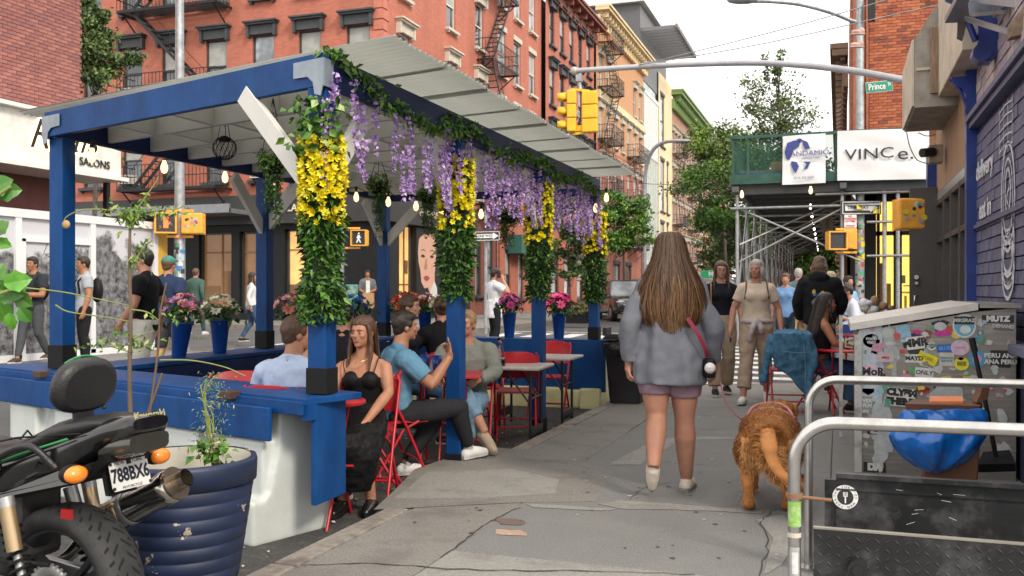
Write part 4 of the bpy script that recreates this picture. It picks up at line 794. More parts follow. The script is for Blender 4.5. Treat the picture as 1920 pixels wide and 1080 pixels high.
# right light pole with street-name and one-way signs
lp0 = pd(1612, 600, 21.3); lpx, lpy = lp0.x, lp0.y
lp = thing('light_pole', 'stickered steel light pole with bent lamp arm rising through the shed banner', 'street lamp', (lpx, lpy, .14))
MB().lathe((lpx, lpy, .14), [(.17, 0), (.16, .5), (.12, .6), (.105, 1), (.10, 3.4), (.085, 8)], 14).build('pole', M_POLE, lp); topp = pd(1610, 38, 21.3)
MB().tube(interp([(lpx, lpy, topp.z), pd(1600, 40, 21.3), pd(1560, 24, 21.2), pd(1500, 8, 21), pd(1440, 2, 20.8), pd(1395, 2, 20.6)], 5), .05, 8).build('lamp_arm', M_POLE, lp); MB().ball(pd(1392, 1, 20.5), (.35, .16, .07), B=(CR, CF, Vector((0, 0, 1)))).build('lamp_head', M_POLE, lp); MB().box(pd(1634, 18, 21.1), (.16, .2, .5)).build('control_box', M_IRON, lp)
pole_stickers(lp, lpx, lpy, .105, .9, 3.3, 60, 4); pole_stickers(lp, lpx, lpy, .106, 2.0, 2.6, 8, 5, [STK[3]])
gs = thing('street_name_sign', 'green street name sign on the light pole above the banner', 'sign', pd(1648, 163, 21.2)); a = pd(1624, 165, 21.2); b = pd(1673, 160, 21.2); MB().bar(a, b, .02, .22).build('plate', mat('sign green', (.0, .22, .13), .4), gs); wt = mat('sign white', (.75, .75, .75), .5)
MB().bar(a + (b - a) * -.01 + TOWARD * -.003, b + (b - a) * .01 + TOWARD * -.003, .012, .24).build('border', wt, gs)
rt = (b - a).normalized(); text_at('Prince', .20, wt, gs, a.lerp(b, .40) + TOWARD * .018, rt, (0, 0, 1), depth=.003, bold=.003, sx=.78); text_at('St', .11, wt, gs, a.lerp(b, .87) + TOWARD * .018 + Vector((0, 0, .035)), rt, (0, 0, 1), depth=.003, bold=.002, sx=.8)
def oneway(label, a, b, h, flip=1, thick=.012):
    t = thing('one_way_sign', label, 'sign', a.lerp(b, .5)); rt = (b - a).normalized(); n = rt.cross(Vector((0, 0, 1))) ; L_ = (b - a).length; c = a.lerp(b, .5); U = Vector((0, 0, 1))
    MB().bar(a, b, thick, h).build('plate', mat('sign black', (.02, .02, .022), .4), t)
    q = lambda s, z: c + rt * s * L_ * flip + U * z * h + n * (thick / 2 + .003)
    def flat(P, name, m, o=0): 
        P = [p + n * o for p in P]; P = P if flip > 0 else P[::-1]; MB().add(P, [tuple(range(len(P)))]).build(name, m, t)
    k = .46; e = .03; fr = MB()
    for (s0, z0, s1, z1) in ((-k, .42, k, .42), (-k, -.42, k, -.42), (-k, -.42, -k, .42), (k, -.42, k, .42)): fr.bar(q(s0, z0), q(s1, z1), .004, h * .05, up=n.cross((q(s1, z1) - q(s0, z0)).normalized()))
    fr.build('border', wt, t)
    flat([q(-.40, -.20), q(.22, -.20), q(.22, -.34), q(.43, 0), q(.22, .34), q(.22, .20), q(-.40, .20)], 'arrow', wt)
    text_at('ONE WAY', h * .34, MATS['sign black'], t, q(-.08 if flip > 0 else -.08, 0) + n * .003, rt, U, depth=.001, bold=.002, sx=.95); return t
oneway('black and white one-way sign on the stickered light pole', pd(1577, 390, 21.1), pd(1652, 389, 21.1), .31)
for k, u in enumerate((1612, 1643)): MB().box(pd(u, 388 + k * 8, 21.02), (.16, .01, .1), YAW + .3).build('paint_tag', STK[3], lp)
rs = thing('parking_sign', 'white sign with red lettering below the one-way sign', 'sign', pd(1594, 414, 21.1)); MB().bar(pd(1583, 414, 21.1), pd(1606, 414, 21.1), .01, .30).build('plate', wt, rs); rdl = mat('sign red', (.6, .03, .03), .5)
text_at('NO\nSTANDING\nANYTIME', .055, rdl, rs, pd(1594.5, 410, 21.08), CR, (0, 0, 1), depth=.002, bold=.001); MB().bar(pd(1586, 423, 21.08), pd(1603, 423, 21.08), .004, .02).build('arrow', rdl, rs)
ars = thing('arrow_sign', 'small edge-on black arrow sign above the one-way sign', 'sign', pd(1603, 367, 21.1)); MB().bar(pd(1596, 367, 21.1), pd(1611, 366, 21.3), .01, .28).build('plate', MATS['sign black'], ars); MB().add([pd(1598, 367, 21.06), pd(1604, 374, 21.06), pd(1604, 360, 21.06)], [(0, 1, 2)]).build('arrow', wt, ars)
ped_signal('orange walk signal with a scribbled dark screen facing the camera on the light pole', pd(1570, 451, 21.0), TOWARD, sym=None, arm=pd(1606, 451, 21.1))
ped_signal('orange walk signal turned away beside the scribbled one', pd(1597, 450, 21.2), cdir(1, -.15), stickers=3)
ped_signal('rear of an orange walk signal plastered with stickers by the open door', pd(1706, 403, 12.7), cdir(.1, 1), front=False, stickers=16, arm=pd(1790, 396, 13.0))
# mast arm with hanging signals
ma = thing('signal_mast_arm', 'grey curved mast arm spanning the street with guy wires', 'traffic signal', pd(1760, 160, 13.2))
arm = interp([pd(1790, 163, 13.0), pd(1695, 150, 13.6), pd(1600, 133, 14.2), pd(1500, 122, 14.9), pd(1400, 118, 15.4), pd(1240, 123, 16.0), pd(1075, 133, 16.6)], 6)
MB().tube(arm, [.058 - .012 * i / len(arm) for i in range(len(arm))], 10).build('arm', mat('grey arm paint', (.42, .42, .45), .5, metal=.2), ma); MB().ball(pd(1077, 133, 16.6), .075).build('end_cap', MATS['grey arm paint'], ma)
for pts in ([pd(1198, 120, 16.1), pd(1240, 112, 15.9), pd(1440, 62, 14.6), pd(1617, 13, 13.8), pd(1760, -30, 13)], [pd(1198, 121, 16.1), pd(1260, 112, 15.7), pd(1440, 80, 14.6), pd(1700, 22, 13.4), pd(1780, 5, 13)]): MB().tube(interp(pts, 3), .009, 5).build('guy_wire', M_POLE, ma)
MB().tube([pd(1088, 138, 16.5), pd(1086, 152, 16.5), pd(1088, 168, 16.5)], .035, 8).box(pd(1086, 147, 16.5), (.1, .1, .12)).build('hanger', M_POLE, ma)
MB().cyl((1.9, 13.2, 0), (1.9, 13.2, 7), .12).build('mast', M_POLE, ma)
def signal3(label, c, face, sz=.2):
    t = thing('traffic_light', label, 'traffic signal', c); f = Vector(face).normalized(); r = Vector((0, 0, 1)).cross(f).normalized(); U = Vector((0, 0, 1)); rm = Matrix((r, f, U)).transposed(); c = Vector(c)
    for k in range(3):
        q = c + U * (1 - k) * .245; h = MB().box(q, (.27, .16, .238), rm).build('section', M_YEL, t, bevel=.02)
        v = MB(); n = 12; P = []
        for i in range(n + 1):
            a = math.pi * (-.15 + 1.3 * i / n)
            for dd, rr_ in ((.07, .10), (.25, .095)): P.append(q + f * dd + r * math.cos(a) * rr_ + U * math.sin(a) * rr_)
        v.add(P, [(2 * i, 2 * i + 2, 2 * i + 3, 2 * i + 1) for i in range(n)], 0, True); vo = v.build('visor', M_YEL, h); s_ = vo.modifiers.new('t', 'SOLIDIFY'); s_.thickness = .01
        MB().cyl(q + f * .078, q + f * .09, .09, n=16).build('lens', mat('unlit lens %d' % k, [(.12, .01, .01), (.12, .07, .01), (.01, .1, .05)][k], .3), h)
    return t
cs = pd(1072, 210, 16.5); signal3('yellow three-lamp traffic light with visors pointing left', cs, cdir(-.92, .12)); signal3('yellow three-lamp traffic light seen from behind under the mast arm', pd(1106, 210, 16.45), cdir(.25, 1))
hb = MB(); hb.bar(cs + Vector((0, 0, .40)), pd(1106, 171, 16.45), .05, .04).bar(cs + Vector((0, 0, -.39)), pd(1106, 248, 16.45), .04, .04).box(pd(1088, 241, 16.5), (.12, .1, .1)); hb.build('signal_bracket', M_YEL, ma)
sh = thing('hanging_sneakers', 'pair of pale sneakers dangling by their laces from the guy wire', 'shoes', pd(1608, 75, 13.9))
for (u, v) in ((1608, 60), (1606, 84)):
    c = pd(u, v, 13.9); MB().ball(c, (.11, .04, .035), B=(cdir(1, .2), cdir(-.2, 1), Vector((0, 0, 1)))).ball(c + cdir(1, .2) * .06 + Vector((0, 0, .02)), (.05, .04, .05)).box(c - Vector((0, 0, .03)), (.2, .07, .02), YAW).build('shoe', mat('pinkish canvas', (.55, .38, .34), .7), sh)
MB().tube([pd(1612, 55, 13.9), pd(1610, 14, 13.85), pd(1608, 80, 13.9)], .004, 4).build('lace', M_TRIM_C, sh)
# left corner pole
l0 = pd(337, 600, 18.9); lpx, lpy = l0.x, l0.y
lq = thing('signal_pole', 'tall octagonal steel pole plastered with posters behind the hoarding end', 'pole', (lpx, lpy, .1))
MB().lathe((lpx, lpy, .1), [(.2, 0), (.18, .6), (.12, .7), (.10, 3), (.075, 9)], 8).build('pole', M_POLE, lq); pole_stickers(lq, lpx, lpy, .11, 1.0, 2.5, 40, 8)
ped_signal('orange walk signal showing a faint red hand on the left pole', pd(311, 418, 18.6), cdir(.25, -1), sym='hand', arm=pd(337, 418, 18.8), stickers=2); ped_signal('back of an orange walk signal covered in round stickers on the left pole', pd(364, 420, 18.9), cdir(-.1, 1), front=False, stickers=12, arm=pd(340, 420, 18.85))
w2 = pd(640, 600, 27); lq2 = thing('signal_pole', 'slim grey pole half hidden by the nearest green garland', 'pole', (w2.x, w2.y, .2)); MB().cyl((w2.x, w2.y, .2), (w2.x, w2.y, 4.5), .08).build('pole', M_POLE, lq2); ped_signal('orange walk signal with white walking figure against the black shop', pd(673, 446, 25.5), cdir(-.15, -1), sym='walk', arm=pd(640, 446, 25.6), size=.44)
ow = pd(911, 600, 25.5); lq3 = thing('sign_post', 'thin grey sign post between two garlanded posts', 'pole', (ow.x, ow.y, .15)); MB().cyl((ow.x, ow.y, .15), (ow.x, ow.y, 3.5), .045).build('post', M_POLE, lq3); oneway('black and white one-way sign facing the diners between the garlanded posts', pd(889, 443, 25.3), pd(938, 442, 25.3), .27)
cns = thing('arrow_sign', 'small white arrow sign above the distant one-way sign', 'sign', pd(914, 425, 25.3)); MB().bar(pd(907, 425, 25.3), pd(924, 425, 25.4), .012, .2).build('plate', MATS['sign black'], cns); MB().add([pd(909, 425, 25.2), pd(914, 430, 25.2), pd(914, 427, 25.2), pd(921, 427, 25.2), pd(921, 423, 25.2), pd(914, 423, 25.2), pd(914, 420, 25.2)], [tuple(range(7))]).build('arrow', wt, cns)
dl = pd(1209, 600, 46); dlp = thing('street_lamp', 'slender pale street lamp curving over the roadway by the orange building', 'street lamp', (dl.x, dl.y, .2)); MB().tube(interp([(dl.x, dl.y, .2), (dl.x, dl.y, 4), pd(1210, 330, 46), pd(1222, 285, 45.5), pd(1245, 267, 45), pd(1280, 264, 44)], 5), .09, 8).build('pole', mat('pale blue steel', (.45, .5, .55), .5, metal=.3), dlp); MB().ball(pd(1280, 265, 44), (.4, .2, .1)).build('lamp_head', M_POLE, dlp)
wb = MB().tube([pd(1100, 330, 40), pd(1220, 345, 40), pd(1340, 348, 34), pd(1380, 345, 24)], .012, 4).build('overhead_cable', M_IRON); tag(wb, 'thin overhead cable crossing the street in the distance', 'cable')
# ---------------------------------------------------------------- hoarding
hd = thing('hoarding', 'white framed hoarding printed with grey trees and a scribbled door', 'hoarding', (-13, 11, .15))
m, nt_, b_ = new_mat('printed forest'); N = nt_.nodes.new; L = nt_.links.new; tc = N('ShaderNodeTexCoord'); sp = N('ShaderNodeSeparateXYZ'); L(tc.outputs['Object'], sp.inputs[0])
def nz(scale, det, rough=.6):
    n = N('ShaderNodeTexNoise'); n.inputs['Scale'].default_value = scale; n.inputs['Detail'].default_value = det; n.inputs['Roughness'].default_value = rough; L(tc.outputs['Object'], n.inputs[0]); return n.outputs[0]
def mth(op, a, b):
    n = N('ShaderNodeMath'); n.operation = op
    for i, q in enumerate((a, b)):
        if isinstance(q, float): n.inputs[i].default_value = q
        else: L(q, n.inputs[i])
    return n.outputs[0]
hh = mth('MULTIPLY', nz(.55, 2), 3.5); h2 = mth('MULTIPLY', nz(5, 6, .7), .8); edge = mth('SUBTRACT', mth('ADD', hh, h2), mth('ADD', sp.outputs[2], .25)); r1 = N('ShaderNodeMapRange'); r1.inputs[1].default_value = -.05; r1.inputs[2].default_value = .12; L(edge, r1.inputs[0])
tr = N('ShaderNodeValToRGB'); tr.color_ramp.elements[0].position = .38; tr.color_ramp.elements[1].position = .68; tr.color_ramp.elements[0].color = (.01, .01, .012, 1); tr.color_ramp.elements[1].color = (.34, .34, .36, 1); L(nz(9, 10, .78), tr.inputs[0])
mi_ = N('ShaderNodeMix'); mi_.data_type = 'RGBA'; L(r1.outputs[0], mi_.inputs[0]); mi_.inputs[6].default_value = (.56, .56, .60, 1); L(tr.outputs[0], mi_.inputs[7]); L(mi_.outputs[2], b_.inputs['Base Color']); b_.inputs['Roughness'].default_value = .5
M_FOR = m; M_WFR = mat('white hoarding frame', (.70, .70, .72), .5, var=.05)
HX = -13.0; ycuts = [4.5, 6.7, 8.9, 10.55, 10.75, 12.1, 12.3, 13.9, 15.35]
for a, b in ((4.5, 8.9), (8.9, 12.05), (12.05, 13.75), (13.75, 15.35)):
    MB().box((HX, (a + b) / 2, 1.36), (.05, b - a - .02, 2.4)).build('printed_panel', M_FOR, hd)
fr = MB(); fr.box((HX + .03, 9.9, 2.62), (.12, 11.0, .14)); fr.box((HX + .03, 9.9, .19), (.1, 11, .12))
for y in (15.33, 12.0, 13.65, 10.0): fr.box((HX + .03, y, 1.4), (.1, .12, 2.45))
fr.box((HX + .03, 12.8, 2.2), (.09, 1.6, .1)); fr.box((HX + .03, 12.1, 1.2), (.09, .09, 2.0)); fr.build('frame', M_WFR, hd)
MB().box((HX + .045, 13.55, 1.75), (.03, .03, .14)).build('hinge', M_POLE, hd)
q = MB(); 
for s_ in ([(0, 0), (.12, .22), (.25, .2), (.2, .05), (.05, .02), (.28, -.05)], [(.3, .1), (.4, .2), (.45, .05), (.33, -.02), (.32, .12)], [(.5, .22), (.5, -.03), (.62, .02), (.6, .12), (.5, .1)], [(.66, .1), (.8, .18), (.7, .2), (.68, .0), (.85, .0)], [(.86, .2), (.95, .22), (.88, .1), (.98, .02), (.86, -.04)], [(.2, -.1), (.6, -.12), (1.0, -.3), (.7, -.18)]):
    P = interp([Vector((HX + .030, 12.55 + a * .85, 1.93 + b)) for a, b in s_], 5); q.tube(P, .007, 4)
q.build('scribble', mat('marker', (.12, .12, .14), .6), hd)
hd2 = MB().box((-13.1, 15.5, 1.4), (.4, .25, 2.5)).build('timber_post', mat('ochre board', (.62, .36, .05), .6)); tag(hd2, 'ochre yellow board between the hoarding end and the left pole', 'board')
# ================================================================ DINING SHELTER
M_BLUE = mat('shelter blue paint', (.002, .045, .175), .5, spec=.25, var=.22, vs_=5, bump=.25, bs=35, stretch=(1, 1, .5), dirt=(.012, .075, .24), dirt_amt=.5, dirt_s=4)
M_NAVY = mat('shelter navy paint', (.008, .020, .085), .5, spec=.25, var=.25, vs_=5, bump=.2, bs=30)
M_WHITEP = mat('white painted timber', (.64, .63, .60), .55, var=.08, vs_=5, dirt=(.45, .42, .36), dirt_amt=.5, dirt_s=2.5)
M_BLK = mat('black rubber', (.010, .010, .011), .6, spec=.2)
M_ZINC = mat('galvanised plate', (.26, .30, .35), .45, metal=.4, var=.15, vs_=14)
FR = [Vector((-2.83, 4.75, 0)), Vector((-2.83, 6.76, 0)), Vector((-2.83, 8.90, 0)), Vector((-2.83, 11.15, 0))]
BK = [Vector((-5.63, 5.63, 0)), Vector((-5.63, 8.31, 0)), Vector((-5.63, 11.0, 0))]
ZB = 2.49; ZT = 2.68; TOPB = .725
sh_ = thing('dining_shelter', 'blue timber street dining shelter with white rafters and corrugated roof', 'shelter', (-4.2, 8, -.12))
for i, p in enumerate(FR):
    b = TOPB if i in (0, 3) else -.10
    MB().box(p + Vector((0, 0, (b + ZB) / 2)), (.12, .12, ZB - b)).build('post', M_BLUE, sh_, bevel=.006)
    MB().box(p + Vector((0, 0, b + .075)), (.135, .135, .15)).build('post_foot', M_BLK, sh_, bevel=.004)
for i, p in enumerate(BK):
    MB().box(p + Vector((0, 0, (TOPB + ZB) / 2)), (.13, .13, ZB - TOPB)).build('post', M_BLUE, sh_, bevel=.006)
    MB().box(p + Vector((0, 0, TOPB + .09)), (.145, .145, .18)).build('post_foot', M_BLK, sh_, bevel=.004)
V3 = Vector
MB().box((-2.83 + .045, 7.95, (ZB + ZT) / 2), (.045, 6.5, .19)).build('side_beam', M_NAVY, sh_, bevel=.004)
MB().box((-2.83 - .02, 7.95, (ZB + ZT) / 2 - .005), (.06, 6.5, .17)).build('side_beam', M_WHITEP, sh_)
MB().box((-5.63, 8.35, (ZB + ZT) / 2), (.05, 5.5, .19)).build('side_beam', M_NAVY, sh_, bevel=.004)
A = V3((-2.76, 4.68, (ZB + ZT) / 2)); B = V3((-5.72, 5.57, (ZB + ZT) / 2)); MB().bar(A, B, .045, .19).build('end_beam', M_BLUE, sh_, bevel=.004)
A2 = V3((-2.83, 11.2, (ZB + ZT) / 2)); B2 = V3((-5.66, 11.05, (ZB + ZT) / 2)); MB().bar(A2, B2, .045, .19).build('end_beam', M_NAVY, sh_, bevel=.004)
sk_ = (B - A).normalized()
nR = 11
for k in range(1, nR):
    t = k / nR; a = V3((-2.86, 4.72 + (11.15 - 4.72) * t, ZB + .10)); b = V3((-5.6, 5.6 + (11.03 - 5.6) * t, ZB + .10)); MB().bar(a, b, .04, .14).build('rafter', M_WHITEP, sh_, bevel=.003)
    if k < nR:
        a0 = V3((-2.86, 4.72 + (11.15 - 4.72) * (k - 1) / nR, ZB + .10)); b0 = V3((-5.6, 5.6 + (11.03 - 5.6) * (k - 1) / nR, ZB + .10))
        for q in (.25, .5, .75):
            q2 = q + (.03 if k % 2 else -.03); p0 = a0.lerp(b0, q2); p1 = a.lerp(b, q2); MB().bar(p0 + (p1 - p0) * .03, p1 - (p1 - p0) * .03, .04, .13).build('blocking', M_WHITEP, sh_)
# braces
def brace(p, dirv, zlo=1.85, ln=.62, m=M_WHITEP, w_=.045, h_=.12):
    d = V3(dirv).normalized(); a = p + V3((0, 0, zlo)) + d * .03; b = p + V3((0, 0, zlo + ln)) + d * (.03 + ln); MB().bar(a, b, w_, h_).build('brace', m, sh_, bevel=.003)
brace(FR[0] + V3((-.02, -.05, 0)), sk_, 1.93, .60); brace(FR[0], (0, 1, 0), 1.93, .58); 
for i in (1, 2): brace(FR[i], (0, 1, 0), 1.95, .52); brace(FR[i], (0, -1, 0), 1.95, .52)
brace(FR[3], (0, -1, 0), 1.95, .5)
brace(BK[1], (0, -1, 0), 1.95, .5); brace(BK[1], (0, 1, 0), 1.95, .5); brace(BK[2], (0, -1, 0), 1.95, .5); brace(BK[2], (1, 0, 0), 1.95, .5); brace(BK[1] , (1, 0, 0), 2.0, .46)
# galvanised corner plates
for p, s_, d in ((A, 1, sk_), (B, -1, sk_)):
    d = d * s_; nrm = V3((d.y, -d.x, 0)) * (1 if s_ > 0 else -1); nrm = V3((sk_.y, -sk_.x, 0)); nrm = nrm if nrm.y < 0 else -nrm
    c = p + nrm * .03 + V3((0, 0, .03)) - d * .01; h = V3((0, 0, 1))
    MB().prism([c + d * 0 + h * .03, c + d * .25 + h * .03, c + d * .25 - h * .06, c + d * .13 - h * .065, c + d * .085 - h * .10, c + d * .07 - h * .17, c + d * .02 - h * .185, c - h * .12], nrm * .006).build('bracket_plate', M_ZINC, sh_)
    MB().bar(c + V3((0, 0, -.05)) - d * .003, c + V3((0, .1, -.05)) - d * .003, .006, .16).build('bracket_plate', M_ZINC, sh_)
# corrugated sheets: each its own piece
M_CORR = mat('corrugated sheet', (.50, .51, .49), .2, metal=.6, var=.25, vs_=3, stretch=(.4, 6, 1), dirt=(.22, .20, .17), dirt_amt=.55, dirt_s=1.5)
_b = M_CORR.node_tree.nodes['Principled BSDF']; _tl = M_CORR.node_tree.nodes.new('ShaderNodeBsdfTranslucent'); _tl.inputs[0].default_value = (.75, .76, .72, 1); _mx = M_CORR.node_tree.nodes.new('ShaderNodeMixShader'); _mx.inputs[0].default_value = .62
M_CORR.node_tree.links.new(_b.outputs[0], _mx.inputs[1]); M_CORR.node_tree.links.new(_tl.outputs[0], _mx.inputs[2]); M_CORR.node_tree.links.new(_mx.outputs[0], M_CORR.node_tree.nodes['Material Output'].inputs[0])
cr_r = random.Random(4); NS = 9
for k in range(NS):
    t0, t1 = k / NS, (k + 1.08) / NS; nw = 44; mb = MB(); P = []
    za = .012 * (k % 2)
    for j in range(nw + 1):
        t = t0 + (t1 - t0) * j / nw; z = ZT + .035 + za + .014 * math.sin(j * 2 * math.pi / 4.0)
        xr = -2.30; yr = 4.62 + (10.95 - 4.62) * t; xl = -6.05; yl = 5.62 + (11.15 - 5.62) * t
        for q in (0, .15, .5, 1): P.append((xr + (xl - xr) * q, yr + (yl - yr) * q, z + .02 * (1 - q) * 0))
    mb.add(P, [(4 * j + i, 4 * j + i + 1, 4 * j + i + 5, 4 * j + i + 4) for j in range(nw) for i in range(3)], 0, True)
    o = mb.build('roof_sheet', M_CORR, sh_); s_ = o.modifiers.new('t', 'SOLIDIFY'); s_.thickness = .003
# ---------------------------------------------------------------- barriers
M_JER = mat('white moulded plastic', (.55, .58, .57), .4, var=.06, vs_=3, dirt=(.40, .42, .36), dirt_amt=.55, dirt_s=2.2, bump=.1, bs=20)
M_JERY = mat('yellowed moulded plastic', (.66, .62, .34), .45, var=.08, dirt=(.35, .3, .16), dirt_amt=.5)
def jersey(a, b, m, parent, top=.70, zg=-.13, front=1, name='barrier_body', stop=None):
    """water-filled barrier from a to b: broad feet, pockets, sloping neck"""
    a = V3(a); b = V3(b); d = (b - a).normalized(); n = V3((d.y, -d.x, 0)) * front; L_ = (b - a).length; mb = MB(); U = V3((0, 0, 1))
    def W(s, o, z): return a + d * s + n * o + U * z
    prof = [(-.26, zg + .04), (.26, zg + .04), (.27, zg + .22), (.20, zg + .30), (.14, zg + .55), (.125, top), (-.125, top), (-.14, zg + .55), (-.20, zg + .30), (-.27, zg + .22)]
    mb.loft([[W(s, o, z) for o, z in prof] for s in (0, L_)])
    mb.box(W(L_ / 2, 0, zg + .05), (L_, .50, .10), Matrix((d, n, U)).transposed())
    s = .0
    for (s0, s1) in ((.0, .42), (.62, 1.42), (1.62, 2.42), (2.62, L_)):
        s1 = min(s1, L_)
        if s1 - s0 < .1: continue
        rm = Matrix((d, n, U)).transposed(); mb.box(W((s0 + s1) / 2, .22, zg + .13), (s1 - s0, .20, .26), rm); mb.box(W((s0 + s1) / 2, .15, zg + .42), (s1 - s0 - .06, .16, .34), rm)
    o = blob(name, mb, m, parent, .014, 5); return W
b0 = thing('barrier', 'white plastic road barrier boxed with blue boards behind the motorcycle', 'barrier', (-4.3, 5.2, -.12))
Aj = V3((-3.0, 4.76, 0)); Bj = V3((-5.95, 5.70, 0)); W = jersey(Aj, Bj, M_JER, b0, front=-1); d_ = (Bj - Aj).normalized(); n_ = V3((-d_.y, d_.x, 0)); n_ = n_ if n_.y < 0 else -n_; U = V3((0, 0, 1))
def Wb(s, o, z): return Aj + d_ * s + n_ * o + U * z
top0 = MB().bar(Wb(-.27, -.04, .70), Wb(3.6, -.04, .70), .44, .04); top0.build('top_board', M_BLUE, b0, bevel=.006); MB().bar(Wb(-.27, .19, .665), Wb(3.6, .19, .665), .025, .075).build('edge_board', M_BLUE, b0, bevel=.004)
MB().bar(Wb(-.05, .24, .565), Wb(3.3, .24, .565), .03, .19).build('fascia_board', M_BLUE, b0, bevel=.006)
for s in (.30, 2.55): MB().bar(Wb(s, .21, .705), Wb(s + .11, .21, .705), .09, .045).build('hinge_block', mat('brown wood block', (.06, .03, .022), .6), b0, bevel=.004)
MB().box((-2.79, 4.76, .40), (.035, .34, .58)).build('side_board', M_BLUE, b0, bevel=.005); MB().box((-2.80, 4.72, .64), (.05, .40, .09)).build('side_rail', M_BLUE, b0)
MB().lathe(Wb(.22, .325, .02), [(.045, 0), (.045, .012), (.03, .012), (.03, .02), (.012, .02), (.012, .03), (0, .03)], 14, axis=n_).build('drain_plug', mat('grey plug', (.4, .42, .40), .4, var=.4, vs_=60), b0)
b1_ = thing('barrier', 'long navy boarded barrier along the roadway carrying the flower vases', 'barrier', (-5.7, 8.3, -.12))
MB().box((-5.62, 8.35, .70), (.50, 5.3, .04)).build('top_board', M_BLUE, b1_, bevel=.006); MB().box((-5.38, 8.35, .28), (.03, 5.3, .79)).build('inner_board', M_NAVY, b1_); jersey((-5.66, 5.9, 0), (-5.66, 10.9, 0), M_JER, b1_)
b2_ = thing('barrier', 'blue boarded barrier with yellowed plastic base closing the far end of the shelter', 'barrier', (-4.2, 11.3, -.12))
MB().box((-4.15, 11.28, .70), (2.95, .42, .04)).build('top_board', M_BLUE, b2_, bevel=.006); MB().box((-4.13, 11.08, .385), (2.92, .03, .60)).build('front_board', M_BLUE, b2_, bevel=.004)
jersey((-5.6, 11.32, 0), (-2.72, 11.32, 0), M_JERY, b2_, front=1); MB().lathe((-2.95, 11.04, .0), [(.05, 0), (.05, .02), (.03, .02), (0, .03)], 12, axis=(0, -1, 0)).build('drain_plug', M_JERY, b2_)
# ---------------------------------------------------------------- greenery helpers
GR = [mat('leaf green %d' % i, c, .45, var=.35, vs_=30) for i, c in enumerate([(.035, .10, .012), (.06, .16, .018), (.02, .06, .012), (.13, .24, .03)])]
def leaves(rng, pts, size, fold=.25, droop=.3, outward=None, asp=2.1):
    """numpy arrays for folded leaves at pts: V (n*6,3)"""
    V = []; F = []; mi = []
    for k, p in enumerate(pts):
        o = outward(p) if outward else V3((rng.uniform(-1, 1), rng.uniform(-1, 1), rng.uniform(-1, 1)))
        d = (o + V3((rng.uniform(-1, 1), rng.uniform(-1, 1), rng.uniform(-1, 1) - droop)) * .8).normalized(); s = size * rng.uniform(.6, 1.3); w_ = s / asp
        x = d.orthogonal().normalized(); x = (Matrix.Rotation(rng.uniform(0, 6.28), 3, d) @ x); nn = d.cross(x); b = len(V)
        V += [p, p + d * s * .45 + x * w_ * .5 + nn * w_ * fold, p + d * s + V3((0, 0, -s * .12)), p + d * s * .45 - x * w_ * .5 + nn * w_ * fold, p + d * s * .5 - nn * w_ * .12]
        F += [(b, b + 1, b + 4), (b + 1, b + 2, b + 4), (b, b + 4, b + 3), (b + 4, b + 2, b + 3)]; q = rng.randrange(100); q = 0 if q < 45 else 1 if q < 70 else 2 if q < 92 else 3; mi += [q] * 4
    return V, F, mi
def leaf_mass(name, rng, pts, size, parent, mats=GR, **k):
    V, F, mi = leaves(rng, pts, size, **k); off = OFF.get(parent.name, V3()) if parent is not None else V3()
    V = np.array([tuple(v) for v in V]) - np.array(off); o = link(name, mesh_np(name, V, F, mats, False, mi), parent, kind='stuff'); return o
def flower_mesh(name, m, r, petals=7, layers=2, cup=.5, m2=None):
    mb = MB()
    for l in range(layers):
        rr = r * (1 - .32 * l); 
        for i in range(petals - l):
            a = 6.283 * (i + .5 * l) / (petals - l); c, s = math.cos(a), math.sin(a); w_ = rr * 4.6 / petals; h = rr * (cup + .35 * l)
            mb.add([(0, 0, 0), (c * rr * .55 - s * w_ * .5, s * rr * .55 + c * w_ * .5, h * .55), (c * rr, s * rr, h), (c * rr * .55 + s * w_ * .5, s * rr * .55 - c * w_ * .5, h * .55)], [(0, 3, 2, 1)], 0)
    mb.ball((0, 0, r * .15), r * .22, 6, 4, mi=1); return mb.mesh(name, [m, m2 or mat('flower heart', (.5, .35, .05), .7)])
def put_flower(me, p, out, parent, s=1, name='flower', rng=random):
    o = link(name, me, parent); q = V3(out).to_track_quat('Z', 'Y'); o.location = V3(p) - OFF.get(parent.name, V3()); o.rotation_euler = (q @ Euler((0, 0, rng.uniform(0, 6))).to_quaternion()).to_euler(); o.scale = (s, s, s); return o
